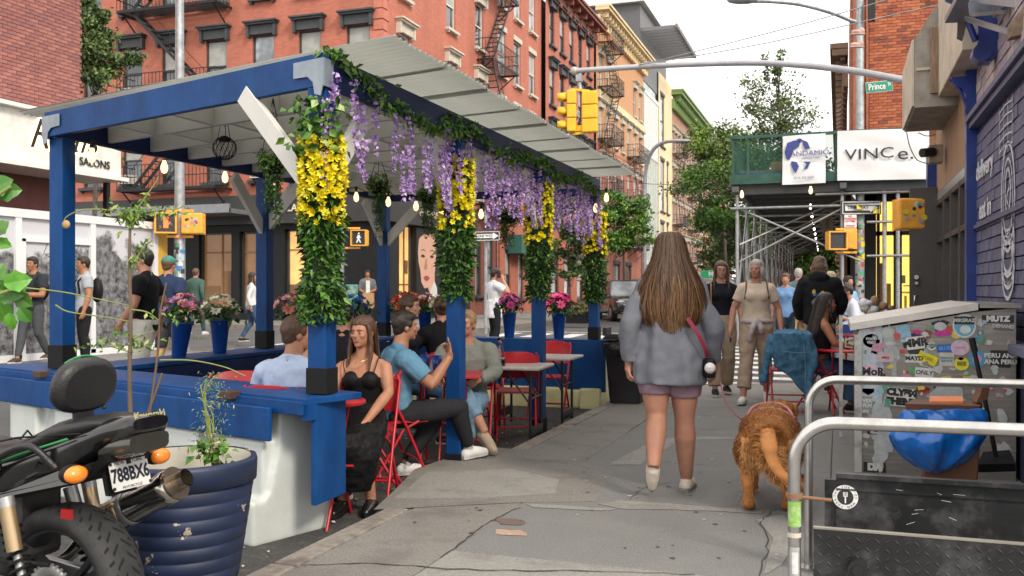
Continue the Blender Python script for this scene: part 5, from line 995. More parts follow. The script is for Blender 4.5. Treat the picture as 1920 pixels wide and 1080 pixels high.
# ---------------------------------------------------------------- garlands wound round the posts
YF = [flower_mesh('flower', mat('yellow petal %d' % i, c, .5, var=.15, vs_=40), .027, 6, 3, 1.25, mat('yellow heart', (.55, .36, .01), .6)) for i, c in enumerate([(.86, .74, .01), (.74, .58, .01), (.9, .82, .06)])]
def garland(p, ztop, ysplit, zbot, rad, label, seed, nleaf, nfl, lsz):
    g = thing('flower_garland', label, 'garland', (p.x, p.y, zbot), group='garlands wound round the shelter posts'); rg = random.Random(seed); pts = []
    for k in range(nleaf):
        z = rg.uniform(zbot, ztop); low = z < ysplit; r = rad * (1.0 if low else .75) * rg.uniform(.55, 1) * (1 + .18 * math.sin(z * 11 + seed)); a = rg.uniform(0, 6.283); pts.append(V3((p.x + r * math.cos(a), p.y + r * math.sin(a), z)))
    V, F, mi = leaves(rg, pts, lsz, outward=lambda q: V3((q.x - p.x, q.y - p.y, 0)).normalized() * .75, droop=.35)
    V = np.array([tuple(v) for v in V]) - np.array(OFF[g.name]); link('foliage', mesh_np('foliage', V, F, GR, False, mi), g, kind='stuff')
    MB().lathe((p.x, p.y, 0), [(rad * .3, zbot + .02), (rad * .78, zbot + .06), (rad * .8, ysplit), (rad * .62, ytop_ := ztop - .05), (rad * .3, ztop)], 12).build('shade_core', mat('garland backing', (.012, .03, .008), .9), g)  # dark core added inside; shade between the leaves put into its colour
    for k in range(nfl):
        z = ysplit + (ztop - ysplit) * (k + .5) / nfl - abs(rg.gauss(0, .05)) * (k < nfl * .2); a = (k * 2.399 + rg.uniform(-.3, .3)) % 6.283; r = rad * rg.uniform(.80, 1.04)
        put_flower(rg.choice(YF), (p.x + r * math.cos(a), p.y + r * math.sin(a), z), (math.cos(a) + rg.uniform(-.5, .5), math.sin(a) + rg.uniform(-.5, .5), rg.uniform(-.3, .5)), g, rg.uniform(.75, 1.2), rng=rg)
    return g
def zv(p, v): d = (p - EYE).dot(CF); return EYE.z + (HOR - v) / FPX * d
garland(FR[0], zv(FR[0], 262), zv(FR[0], 400), zv(FR[0], 605), .112, 'thick garland of yellow blossoms above broad green leaves on the nearest front post', 1, 3000, 380, .052)
garland(FR[1], zv(FR[1], 300), zv(FR[1], 418), zv(FR[1], 560), .125, 'yellow and dark green garland on the second front post before the sweatered diner', 2, 2200, 300, .055)
garland(FR[2], zv(FR[2], 345), zv(FR[2], 450), zv(FR[2], 562), .125, 'narrow yellow topped garland on the third front post by the marble tables', 3, 1900, 240, .055)
garland(FR[3], zv(FR[3], 400), zv(FR[3], 470), zv(FR[3], 566), .135, 'brightest yellow garland on the farthest front post next to the bin', 4, 1900, 240, .055)
# trailing ivy at the top of the nearest post
iv = thing('ivy', 'variegated ivy trailing down the top of the nearest blue post', 'plant', (FR[0].x, FR[0].y, 1.9)); rg = random.Random(8)
leaf_mass('foliage', rg, [V3((FR[0].x + rg.gauss(0, .07), FR[0].y - .06 + rg.gauss(0, .05), rg.uniform(2.08, 2.42))) for k in range(260)], .06, iv, mats=[GR[1], GR[3], GR[0], mat('pale ivy', (.32, .42, .16), .5)], asp=1.3)
# leafy vine along the beam with hanging wisteria
vn = thing('wisteria_vine', 'leafy vine along the roof beam hung with purple wisteria', 'garland', (-2.78, 8, 2.5)); rg = random.Random(9)
path = interp([V3((-2.77, 4.7 + .46 * k, ZB + (.20 if k == 0 else .05 + .05 * math.sin(k * 1.7)))) for k in range(15)], 5); MB().tube(path, .009, 5).build('stem', mat('vine stem', (.06, .07, .02), .7), vn)
pts = []
for k in range(1500): q = rg.choice(path); pts.append(q + V3((rg.gauss(0.02, .022), rg.uniform(-.06, .06), rg.gauss(0, .03 + .02 * math.sin(q.y * 5)))))
leaf_mass('foliage', rg, pts, .055, vn, mats=[GR[1], GR[3], mat('fresh vine leaf', (.14, .30, .04), .5, var=.3), GR[1]], asp=1.9)
PU = [mat('wisteria petal %d' % i, c, .6, var=.2, vs_=50) for i, c in enumerate([(.40, .24, .56), (.50, .34, .66), (.28, .14, .46), (.60, .45, .72)])]
def spike(L_, rg):
    V = []; F = []; mi = []; n = int(L_ * 190)
    for k in range(n):
        t = rg.random() ** .85; z = -L_ * t; gap = math.sin(z * 34 + L_ * 50) < -.93
        if gap: continue
        r = .05 * (1 - t) ** .35 * rg.uniform(.2, 1) * (.75 + .35 * math.sin(z * 21)); a = rg.uniform(0, 6.28); p = V3((r * math.cos(a), r * math.sin(a), z)); d = V3((math.cos(a), math.sin(a), rg.uniform(-.8, .5))).normalized(); s = rg.uniform(.014, .027); x = d.orthogonal().normalized() * s * .7; y = d.cross(x).normalized() * s * .6; b = len(V)
        V += [p - x, p + d * s * .6 + y, p + x, p + d * s * .6 - y, p + d * s * .1]; F += [(b, b + 1, b + 4), (b + 1, b + 2, b + 4), (b + 2, b + 3, b + 4), (b + 3, b, b + 4)]; mi += [rg.choice((0, 0, 1, 2, 3))] * 4
    return mesh_np('flower_spike', np.array([tuple(v) for v in V]), F, PU, False, mi)
SP = [spike(l, rg) for l in (.32, .42, .52, .6, .38, .48)]
ys = [4.72, 4.78, 4.84] + [5.12 + .12 * k + rg.uniform(-.03, .03) for k in range(6) if k != 2] + [5.85 + .079 * k + rg.uniform(-.03, .03) for k in range(66)]
for k, y in enumerate(ys):
    if 5.98 < y < 6.05 or rg.random() < .04: continue
    o = link('flower_spike', rg.choice(SP), vn); o.location = V3((-2.76 + rg.uniform(-.05, .05) + (.04 if k < 3 else 0), y, ZB + rg.uniform(-.03, .06) + (.06 if k < 3 else 0) - (.13 * (k % 2) if k > 7 else 0))) - OFF[vn.name]; o.rotation_euler = (rg.uniform(-.07, .07), rg.uniform(-.07, .07), rg.uniform(0, 6)); s = rg.uniform(.9, 1.25) if y < 6.5 else rg.uniform(.8, 1.12); o.scale = (s * .95, s * .95, s)
for z in (2.32, 2.16, 2.02): o = link('flower_spike', SP[0], vn); o.location = V3((-2.76, 4.66, z + .12)) - OFF[vn.name]; o.scale = (.8, .8, .8)
# ---------------------------------------------------------------- hanging baskets, lantern, bulbs
def hanging(u, v, d, r, trail, label, seed):
    c = pd(u, v, d); t = thing('hanging_basket', label, 'hanging plant', c, group='hanging baskets under the shelter roof'); rg = random.Random(seed)
    m = MB(); top = V3((c.x, c.y, ZT - .06))
    for k in range(3): a = k * 2.09; m.tube([top, c + V3((r * math.cos(a), r * math.sin(a), .02))], .003, 4)
    m.build('cords', M_BLK, t); MB().lathe(c, [(0, -.10), (r * .6, -.09), (r * .9, -.02), (r * .92, .02), (r * .8, .02)], 12).build('pot', M_BLK, t)
    pts = [c + V3((rg.gauss(0, 1), rg.gauss(0, 1), rg.gauss(0, .6))).normalized() * r * rg.uniform(.85, 1.25) + V3((0, 0, .0)) for k in range(420)]
    for s in range(12 if trail else 0):
        a = rg.uniform(0, 6.28); L_ = trail * rg.uniform(.5, 1); x0 = c + V3((r * .45 * math.cos(a), r * .45 * math.sin(a), -.02))
        pts += [x0 + V3((rg.gauss(0, .012), rg.gauss(0, .012), -L_ * rg.random())) for k in range(60)]
    leaf_mass('foliage', rg, pts[:420], .030, t, mats=[GR[3], mat('fresh basket leaf', (.13, .27, .05), .6), GR[1], GR[3]], asp=1.8)
    if trail: leaf_mass('trailing_strands', rg, pts[420:], .026, t, mats=[GR[1], mat('grey green leaf', (.12, .16, .07), .6), GR[0], GR[1]], asp=1.8)
hanging(512, 302, 6.3, .085, .42, 'trailing basket hanging near the white brace of the first post', 1); hanging(710, 346, 8.8, .10, .48, 'trailing basket hanging before the second rear post', 2)
hanging(803, 364, 9.2, .09, .42, 'trailing basket hanging above the poster face', 3); hanging(952, 402, 9.8, .12, .38, 'loose trailing basket hanging between second and third front posts', 4)
ln = thing('hanging_lantern', 'black wire mesh ball lantern hanging under the rafters', 'lantern', pd(421, 278, 6.9)); c = pd(421, 278, 6.9); m = MB(); r = .086
for k in range(14):
    a = 6.283 * k / 14; m.tube([c + V3((r * math.sin(math.pi * i / 10) * math.cos(a + i * .14), r * math.sin(math.pi * i / 10) * math.sin(a + i * .14), r * math.cos(math.pi * i / 10))) for i in range(11)], .002, 4, caps=False)
    m.tube([c + V3((r * math.sin(math.pi * i / 10) * math.cos(a - i * .14), r * math.sin(math.pi * i / 10) * math.sin(a - i * .14), r * math.cos(math.pi * i / 10))) for i in range(11)], .002, 4, caps=False)
m.build('mesh_ball', M_BLK, ln); m = MB(); m.lathe(c, [(.04, .05), (.05, .07), (.02, .09)], 12); m.build('cap', M_BLK, ln); m = MB()
for a in (0, 2, 4): m.tube([c + V3((.05 * math.cos(a), .05 * math.sin(a), .07)), c + V3((0, 0, .30))], .003, 4)
m.tube([c + V3((0, 0, .30)), V3((c.x, c.y, ZB + .04))], .003, 4); m.build('cords', M_BLK, ln)
for L_, pts in (('warm filament bulbs strung along the rear roof beam', [pd(172, 262, 7.3), pd(308, 287, 8.3), pd(422, 309, 9.4), pd(514, 325, 10.2), pd(600, 340, 11.2)]), ('warm filament bulbs strung across the far end of the shelter', [pd(600, 345, 11.0), pd(668, 350, 11.2), pd(728, 359, 11.2), pd(780, 367, 11.2), pd(828, 378, 11.2), pd(902, 382, 11.2), pd(1000, 392, 11.3)])):
    bulb_string('string_lights', L_, pts, .05, .032)
bulb_string('string_lights', 'last warm bulb dangling at the far front corner of the shelter', [pd(1117, 372, 11.3), pd(1137, 352, 11.3)], .02, .03)
# ---------------------------------------------------------------- flower vases
VM = MB().lathe((0, 0, 0), [(0, 0), (.062, 0), (.066, .01), (.10, .33), (.106, .335), (.106, .35), (.098, .35), (.09, .30), (0, .30)], 20)
vase_me = VM.mesh('vase', mat('blue enamel', (.008, .045, .22), .25, var=.1))
FLM = {}
def fmat(c, i): return mat('petal %.2f %.2f %.2f' % c, c, .55, var=.3, vs_=40)
def vase(loc, label, cols, n, seed, tilt=0, fr=.06, spread=.15, s=.93):
    t = thing('flower_vase', label, 'vase', loc, group='blue vases of artificial flowers on the barriers'); o = link('vase', vase_me, t); o.rotation_euler = (0, tilt, 0); o.scale = (s, s, s); rg = random.Random(seed)
    c = V3(loc) + V3((tilt * .35, 0, .42 * s)); mes = []
    for i, cc in enumerate(cols):
        k = (cc, fr)
        if k not in FLM: FLM[k] = flower_mesh('flower', fmat(cc, i), fr, 8, 3, .4, fmat(tuple(min(1, q * .5) for q in cc), 9))
        mes.append(FLM[k])
    for k in range(n):
        a = k * 2.4; h = (k + .5) / n; rr = spread * math.sin(.35 + 1.3 * h); z = .13 * (1 - h) * 1.2
        p = c + V3((rr * math.cos(a), rr * math.sin(a), z)); put_flower(rg.choice(mes), p, (p - c + V3((0, 0, .06))), t, rg.uniform(1.0, 1.5), rng=rg)
    leaf_mass('foliage', rg, [c + V3((rg.gauss(0, spread * .55), rg.gauss(0, spread * .55), rg.uniform(-.08, .07))) for q in range(130)], .075, t)
zt = TOPB - .005
def onb(u, v=0, X=-5.62): p = px(u, 600, X); return V3((X, p.y, zt))
def one(u, Y=11.28): p = py(u, 600, Y); return V3((p.x, Y, zt))
vase(onb(335), 'tilted blue vase of pink and mauve peonies by the walking black-shirted man', [(.72, .22, .36), (.6, .25, .45), (.75, .45, .4)], 9, 1, .12); vase(onb(412), 'blue vase of white and cream blooms near the first rear post', [(.8, .78, .62), (.75, .8, .6), (.8, .6, .4)], 12, 2, 0, .05, .16)
vase(onb(546), 'vase of pink and peach dahlias behind the light-blue-shirted diner', [(.8, .22, .4), (.8, .3, .22), (.75, .4, .4)], 11, 3, 0, .06, .18); vase(onb(664), 'vase of deep blue flowers behind the woman in the black top', [(.02, .08, .42), (.03, .12, .5), (.02, .2, .3)], 12, 4, 0, .05, .17)
vase(one(765), 'vase of scarlet and orange blooms in the far corner of the shelter', [(.72, .06, .02), (.75, .16, .03), (.6, .03, .02)], 16, 5, 0, .06, .22); vase(one(797), 'blue vase of pale pink roses on the far barrier', [(.75, .35, .42), (.7, .42, .4)], 9, 6, 0, .055, .14)
vase(one(828), 'vase of white green-edged blooms behind the woman with the bun', [(.7, .75, .5), (.8, .8, .6)], 9, 7, 0, .055, .14); vase(one(955), 'blue vase of magenta flowers near the glass carafe', [(.6, .04, .28), (.5, .06, .35)], 12, 8, 0, .05, .13); vase(one(1048), 'blue vase of hot pink flowers near the farthest posts', [(.8, .04, .28), (.85, .1, .32)], 13, 9, 0, .06, .15)
# ---------------------------------------------------------------- chairs and tables
M_RED = mat('red enamel', (.42, .012, .022), .35, var=.15, vs_=8, dirt=(.25, .03, .03), dirt_amt=.4); M_BLKM = mat('black enamel', (.018, .018, .02), .35)
def folding_chair(loc, rot, label):
    t = thing('folding_chair', label, 'chair', loc, rot, group='red metal folding chairs', local=True)
    m = MB(); sx = .21
    for s in (-sx, sx):   # front legs rise to the back rest; rear legs cross
        MB().tube([(s, .20, .0), (s, .02, .42), (s, -.17, .80), (s * .9, -.19, .84)], .011, 8).build('leg', M_RED, t); MB().tube([(s * .88, -.24, .0), (s * .88, .0, .40), (s * .88, .12, .46)], .011, 8).build('leg', M_RED, t)
    MB().tube([(-sx, .12, .17), (sx, .12, .17)], .009, 6).build('stretcher', M_RED, t); MB().tube([(-sx * .88, -.17, .13), (sx * .88, -.17, .13)], .009, 6).build('stretcher', M_RED, t)
    s = MB(); P = []; 
    for (x, y) in ((-.19, -.18), (-.17, .2), (-.12, .24), (.12, .24), (.17, .2), (.19, -.18)): P.append((x, y, .45))
    s.prism(P, (0, 0, .02)); s.build('seat', M_RED, t, bevel=.008)
    b = MB(); rings = []
    n = 9
    for i in range(n):
        a = -1 + 2 * i / (n - 1); x = .2 * a; y = -.17 - .045 * (1 - a * a); z1 = .80 + .055 * (1 - a ** 4); 
        rings.append([V3((x, y + .05, .60)), V3((x, y - .015 + .02, .72)), V3((x, y - .02, z1)), V3((x, y - .032, z1)), V3((x, y - .027 + .02, .72)), V3((x, y + .038, .60))])
    b.loft(rings); b.build('backrest', M_RED, t, bevel=.003)
    return t
def bistro_table(loc, rot, label, r=.32, h=.70, square=False):
    t = thing('bistro_table', label, 'table', loc, rot, local=True); tp = MB()
    if square: tp.box((0, 0, h), (.6, .6, .02))
    else: tp.lathe((0, 0, h), [(0, -.012), (r, -.012), (r, .01), (0, .01)], 28)
    tp.build('tabletop', M_RED, t, bevel=.004)
    for s in ((-.18, .18) if r > .3 else (-.09, .09)):
        MB().tube([(s, -.24, 0), (s, .2, h - .02)], .011, 6).build('leg', M_RED, t); MB().tube([(s, .24, 0), (s, -.2, h - .02)], .011, 6).build('leg', M_RED, t)
    MB().tube([(-.18, 0, .35), (.18, 0, .35)], .009, 6).build('stretcher', M_RED, t); return t
def marble_table(c, rot, label, L_=.75, W_=.6):
    t = thing('cafe_table', label, 'table', c, rot, local=True); h = .73
    MB().box((0, 0, h), (L_, W_, .03)).build('tabletop', mat('worn marble', (.50, .47, .44), .35, var=.15, vs_=10, dirt=(.32, .28, .25)), t, bevel=.01)
    for x in (-L_ * .38, L_ * .38):
        for y in (-.2, .2): MB().tube([(x, y, 0), (x, y, h - .02)], .014, 6).build('leg', M_BLKM, t)
        MB().box((x, 0, .14), (.03, .4, .09)).build('foot_plate', M_BLKM, t)
        s = -1 if x > 0 else 1
        for y in (-.2, .2): MB().tube([(x, y, .40), (x + s * .24, y, h - .02)], .01, 6).build('strut', M_BLKM, t)
        MB().tube([(x, -.2, .45), (x, .2, .45)], .01, 6).build('stretcher', M_BLKM, t)
    return t
def gz(p, z): return V3((p.x, p.y, z))
ZR = -.115
tA = gz(pd(610, 760, 5.8), ZR); bistro_table(tA, .2, 'round red bistro table between the diners nearest the barrier', .25, .745)
tB = gz(pd(835, 715, 7.65), ZR); bistro_table(tB, .3, 'square red bistro table with blue tumblers by the second post', square=True, h=.75)
marble_table(gz(pd(942, 680, 8.75), ZR), .05, 'nearer marble topped café table carrying the glass carafe', .86); marble_table(gz(pd(1005, 660, 9.95), ZR), .02, 'farther marble topped café table by the far barrier', .9)
def rotto(v): v = V3(v); return math.atan2(v.y, v.x) - math.pi / 2
# blue tumblers, carafe, bottle
def cup(p, label):
    t = MB().lathe(p, [(0, 0), (.032, 0), (.043, .15), (.040, .15), (.031, .01), (0, .01)], 16).build('tumbler', mat('blue plastic', (.01, .05, .28), .2), None); tag(t, label, 'tumbler')
cup(V3((tB.x - .02, tB.y - .12, ZR + .76)) + CR * .0, 'blue tumbler at the front edge of the square red table'); cup(V3((tB.x - .18, tB.y + .0, ZR + .76)), 'blue tumbler farther back on the square red table')
cf = pd(938, 668, 8.55); gl = mat('clear glass', (.9, .93, .95), .02, trans=1, spec=.5, var=0)
t = thing('carafe', 'clear glass water carafe on the nearer marble table', 'carafe', (cf.x, cf.y, ZR + .747)); MB().lathe((cf.x, cf.y, ZR + .747), [(0, 0), (.045, 0), (.048, .02), (.045, .1), (.022, .17), (.02, .21), (.033, .255), (.030, .255), (.017, .21), (.019, .17), (.042, .1), (.045, .02), (0, .006)], 20).build('glass', gl, t); MB().lathe((cf.x, cf.y, ZR + .754), [(0, 0), (.042, 0), (.041, .045), (0, .045)], 16).build('water', mat('water', (.75, .8, .8), .02, trans=1, var=0), t)
bt = pd(905, 660, 8.5); t = MB().lathe((bt.x, bt.y, ZR + .747), [(0, 0), (.03, 0), (.03, .09), (.013, .14), (.013, .19), (0, .19)], 12).build('sauce_bottle', mat('pale bottle', (.55, .55, .5), .3)); tag(t, 'small pale sauce bottle beside the carafe', 'bottle')
cup(V3((bt.x - .1, bt.y + .06, ZR + .747)), 'blue tumbler behind the pale sauce bottle')
npk = MB().box((tA.x - .02, tA.y - .18, ZR + .762), (.12, .09, .012), .3).build('napkin', mat('napkin', (.62, .62, .6), .8)); tag(npk, 'folded white napkin on the round red table', 'napkin')
# ---------------------------------------------------------------- litter bin at the kerb
bn_ = thing('litter_bin', 'black wheeled bin with ragged liner standing at the kerb end', 'bin', gz(pz(1158, 755, 0), 0)); c = pz(1160, 755, 0); c = V3((c.x + .08, c.y + .1, 0)); m = MB()
def rrect(w_, d, z, k=4, rr_=.06):
    P = []
    for cx_, cy_, a0 in ((w_ / 2 - rr_, d / 2 - rr_, 0), (-w_ / 2 + rr_, d / 2 - rr_, 90), (-w_ / 2 + rr_, -d / 2 + rr_, 180), (w_ / 2 - rr_, -d / 2 + rr_, 270)):
        for i in range(k): a = R(a0 + 90 * i / (k - 1)); P.append(c + V3((cx_ + rr_ * math.cos(a), cy_ + rr_ * math.sin(a), z)))
    return P
m.loft([rrect(.36, .36, .0), rrect(.38, .38, .1), rrect(.46, .46, .66), rrect(.49, .49, .68), rrect(.49, .49, .70)]); m.build('body', mat('black bin plastic', (.018, .018, .02), .45, var=.3), bn_)
m = MB(); rg = random.Random(5); n = 28; rings = []
for j, (z, k) in enumerate(((.72, .50), (.70, .53), (.62, .52), (.56, .50))): rings.append([c + V3((k / 2 * 1.08 * math.cos(6.283 * i / n) * (1 + .04 * rg.random()), k / 2 * 1.08 * math.sin(6.283 * i / n) * (1 + .04 * rg.random()), z + (rg.uniform(-.03, .02) if j == 3 else 0))) for i in range(n)])
m.loft(rings, caps=False); m.build('liner', mat('liner plastic', (.012, .012, .013), .2, bump=.8, bs=30), bn_)
m = MB(); m.loft([rrect(.50, .50, .745), rrect(.50, .50, .77), rrect(.40, .42, .80)]); m.box(c + V3((0, -.24, .79)), (.42, .04, .05)).box(c + V3((-.22, -.1, .84)), (.04, .3, .1)).box(c + V3((.22, -.1, .84)), (.04, .3, .1)); m.build('lid', MATS['black bin plastic'], bn_, bevel=.01)
# ---------------------------------------------------------------- trees
def tree(name, label, base, h, crown, n, leaf, tr, seed, mats=GR, limbs=9, cat='tree', group=None, dens=26, trunkc=(.10, .085, .07)):
    """crown: list of (centre, radii) clumps; leaves gather round many twigs so that sky shows between"""
    t = thing(name, label, cat, base, group=group); rg = random.Random(seed); base = V3(base); cc = sum((V3(c) for c, r in crown), V3()) / len(crown); m = MB()
    top = V3((cc.x, cc.y, base.z + h * .8)); pts = interp([base, base.lerp(top, .35) + V3((rg.uniform(-.1, .1), rg.uniform(-.1, .1), 0)) * h * .1, base.lerp(top, .7) + V3((rg.uniform(-.1, .1), 0, 0)) * h * .1, top], 4)
    m.tube(pts, [tr * (1 - .8 * i / (len(pts) - 1)) for i in range(len(pts))], 8); m.build('trunk', mat('bark %.2f' % trunkc[0], trunkc, .9, var=.4, vs_=12, bump=.8, bs=25), t)
    m = MB(); clumps = []
    for (c, r) in crown:
        c = V3(c); r = V3(r) if hasattr(r, '__len__') else V3((r, r, r)); k = max(3, int(limbs * (r.x * r.y * r.z) ** (1 / 3) / 1.2))
        for i in range(k):
            d = V3((rg.gauss(0, 1), rg.gauss(0, 1), rg.gauss(0, 1))).normalized() * rg.uniform(.35, 1); e = c + V3((d.x * r.x, d.y * r.y, d.z * r.z)); s = min(pts, key=lambda q: abs(q.z - (e.z - r.z * .7)) + .2 * (q - e).length); mid = s.lerp(e, .5) + V3((0, 0, -.08 * h * rg.random()))
            m.tube(interp([s, mid, e], 3), [tr * .35, tr * .3, tr * .25, tr * .2, tr * .15, tr * .1, tr * .05], 5, caps=False); clumps += [(s.lerp(e, rg.uniform(.7, 1.0)), .30 * r.x), (e, .42 * r.x), (e + V3((rg.uniform(-.3, .3) * r.x, rg.uniform(-.3, .3) * r.y, rg.uniform(-.2, .3) * r.z)), .3 * r.x)]
    m.build('limbs', MATS['bark %.2f' % trunkc[0]], t); A = np.array([(*c, s) for c, s in clumps]); nr_ = np.random.RandomState(seed); idx = nr_.randint(0, len(A), n); G = nr_.normal(0, .42, (n, 3)) * A[idx, 3:4]; G[:, 2] *= .7; C = A[idx, :3] + G
    D = nr_.normal(0, 1, (n, 3)); D /= np.linalg.norm(D, axis=1)[:, None]; E = np.cross(D, nr_.normal(0, 1, (n, 3))); E /= np.linalg.norm(E, axis=1)[:, None]; s = leaf * nr_.uniform(.6, 1.3, (n, 1))
    V = np.stack([C - D * s * .5, C + E * s * .28, C + D * s * .5, C - E * s * .28], 1).reshape(-1, 3) - np.array(OFF[t.name]); F = np.arange(4 * n).reshape(-1, 4); mi = (nr_.randint(0, 10, len(A))[idx]); mi = np.where(mi < 4, 0, np.where(mi < 7, 1, np.where(mi < 9, 2, 3)))
    link('crown', mesh_np('crown', V, F, mats, False, mi), t, kind='stuff'); return t
GD = [mat('tree leaf %d' % i, c, .55, var=.3, vs_=3) for i, c in enumerate([(.07, .115, .03), (.10, .155, .04), (.045, .08, .025), (.13, .19, .05)])]
GB = [mat('bright leaf %d' % i, c, .5, var=.3, vs_=3) for i, c in enumerate([(.07, .17, .02), (.11, .24, .03), (.045, .11, .02), (.17, .30, .04)])]
def T(u, v, d): return pd(u, v, d)
tree('street_tree', 'tall wispy tree with airy crown rising against the white sky', gz(T(1470, 560, 42), .2), 12.5, [(T(1450, 190, 42), (1.7, 1.7, 1.9)), (T(1465, 260, 42), (2.0, 2, 1.6)), (T(1440, 320, 42), (2.6, 2, 1.5)), (T(1500, 330, 42), (1.8, 2, 1.5)), (T(1446, 128, 42), (.7, .7, .9))], 10000, .15, .12, 1, GD, 14)
tree('street_tree', 'bright green low tree left of the shed mesh', gz(T(1392, 560, 34), .2), 6.5, [(T(1350, 350, 34), (1.5, 1.5, 1.0)), (T(1335, 410, 34), (1.2, 1.5, .8)), (T(1395, 395, 33), (1.3, 1.5, 1.0)), (T(1420, 310, 34), (1.0, 1.2, .9))], 8500, .14, .10, 2, GB, 12)
tree('street_tree', 'pale sunlit sparse tree overhanging the roadway far off', gz(T(1365, 560, 60), .2), 12, [(T(1350, 275, 60), (2.6, 2, 2.0)), (T(1320, 300, 58), (1.6, 2, 1.5)), (T(1395, 300, 60), (2.4, 2, 2))], 9000, .24, .15, 3, [GD[1], GB[3], GD[0], GD[3]], 9)
tree('street_tree', 'dark round tree at the far end of the street by the taxi', gz(T(1385, 560, 75), .2), 7, [(T(1375, 450, 75), (3.2, 3, 2.2)), (T(1430, 440, 75), (3.5, 3, 2.6)), (T(1350, 470, 80), (2.4, 3, 2))], 9000, .32, .2, 4, GD, 9)
tree('street_tree', 'layered green street tree beside the parked dark car', gz(T(1172, 585, 41), .24), 5.5, [(T(1165, 388, 41), (1.2, 1.2, .55)), (T(1140, 412, 41), (1.0, 1.2, .5)), (T(1200, 430, 41), (1.0, 1.1, .5)), (T(1155, 452, 41), (1.1, 1.1, .5))], 8500, .15, .09, 5, GB, 14)
tree('street_tree', 'thin drooping young tree before the green awning', gz(T(1062, 600, 33), .24), 5.0, [(T(1065, 400, 33), (.9, .9, .7)), (T(1085, 440, 33), (.8, .8, .7)), (T(1050, 465, 33), (.7, .8, .6)), (T(1070, 510, 33), (.5, .6, .5))], 8000, .14, .07, 6, GD, 12)
tree('street_tree', 'dark leafy tree squeezed between the pink house and red tenement', gz(T(182, 600, 26), .2), 9, [(T(168, 60, 26), (.8, .8, 1.0)), (T(190, 110, 26), (.9, .9, .9)), (T(175, 170, 26), (.9, .9, .8)), (T(195, 250, 26), (.5, .6, .6)), (T(190, 290, 26), (.4, .6, .5)), (T(162, 20, 26), (.5, .6, .7))], 16000, .13, .1, 7, GD, 14)
tree('street_tree', 'green foliage glimpsed beneath the shed at the end of the scaffold tunnel', gz(T(1500, 560, 60), .2), 5, [(T(1500, 470, 60), (2.2, 2, 1.8)), (T(1480, 500, 60), (1.5, 2, 1.3)), (T(1530, 480, 60), (2.0, 2, 1.8))], 8000, .26, .1, 8, GB, 9)
for k, (u, v, d, s) in enumerate(((1076, 585, 31, .35), (1098, 590, 36, .3))):
    p = gz(pd(u, v, d), .24); t = thing('street_planter', ('low dark planter of reddish flowers on the far pavement', 'small box planter near the parked dark car')[k], 'planter', p); MB().box(p + V3((0, 0, .15)), (.9, .5, .3)).build('box', M_BLK, t); leaf_mass('foliage', rg, [p + V3((rg.gauss(0, .3), rg.gauss(0, .2), .35 + abs(rg.gauss(0, .15)))) for q in range(400)], .12, t, mats=[GR[0], mat('dull red flower', (.4, .08, .08), .6), GR[2], GR[1]])
# ================================================================ PEOPLE
M_EYEW = mat('eye white', (.42, .38, .34), .3, var=.02); M_IRIS = mat('iris', (.05, .03, .02), .2, var=.02)
def skin_mat(c):
    c = (c[0] * .84, c[1] * .76, c[2] * .72); return mat('skin %.2f' % c[0], c, .52, var=.12, vs_=9, bump=.12, bs=160, spec=.35, dirt=(c[0] * .8, c[1] * .6, c[2] * .55), dirt_amt=.35, dirt_s=6)
def cloth(name, c, **k): k.setdefault('var', .10); k.setdefault('vs_', 9); return mat(name, c, k.pop('rough', .85), bump=k.pop('bump', .35), bs=k.pop('bs', 220), spec=.15, **k)
def hair_mat(name, c, c2=None): return mat(name, c, .42, var=.35, vs_=9, stretch=(26, 26, 1.5), dirt=c2 or tuple(min(1, q * 2.0) for q in c), dirt_amt=.75, dirt_s=4, bump=.5, bs=14)
def lerp(a, b, t): return V3(a).lerp(V3(b), t)
STAND = dict(P=(0, 0, .93), N=(0, -.01, 1.492), Hd=(0, .02, 1.635), elR=(.255, -.03, 1.14), wrR=(.27, .05, .89), elL=(-.255, -.03, 1.14), wrL=(-.27, .05, .89), knR=(.10, .02, .50), anR=(.10, -.02, .085), knL=(-.10, .02, .50), anL=(-.10, -.02, .085))
SIT = dict(P=(0, 0, .53), N=(0, -.06, 1.085), Hd=(0, -.02, 1.235), elR=(.26, .04, .78), wrR=(.15, .26, .70), elL=(-.26, .04, .78), wrL=(-.15, .26, .70), knR=(.11, .44, .50), anR=(.11, .42, .085), knL=(-.11, .44, .50), anL=(-.11, .42, .085))
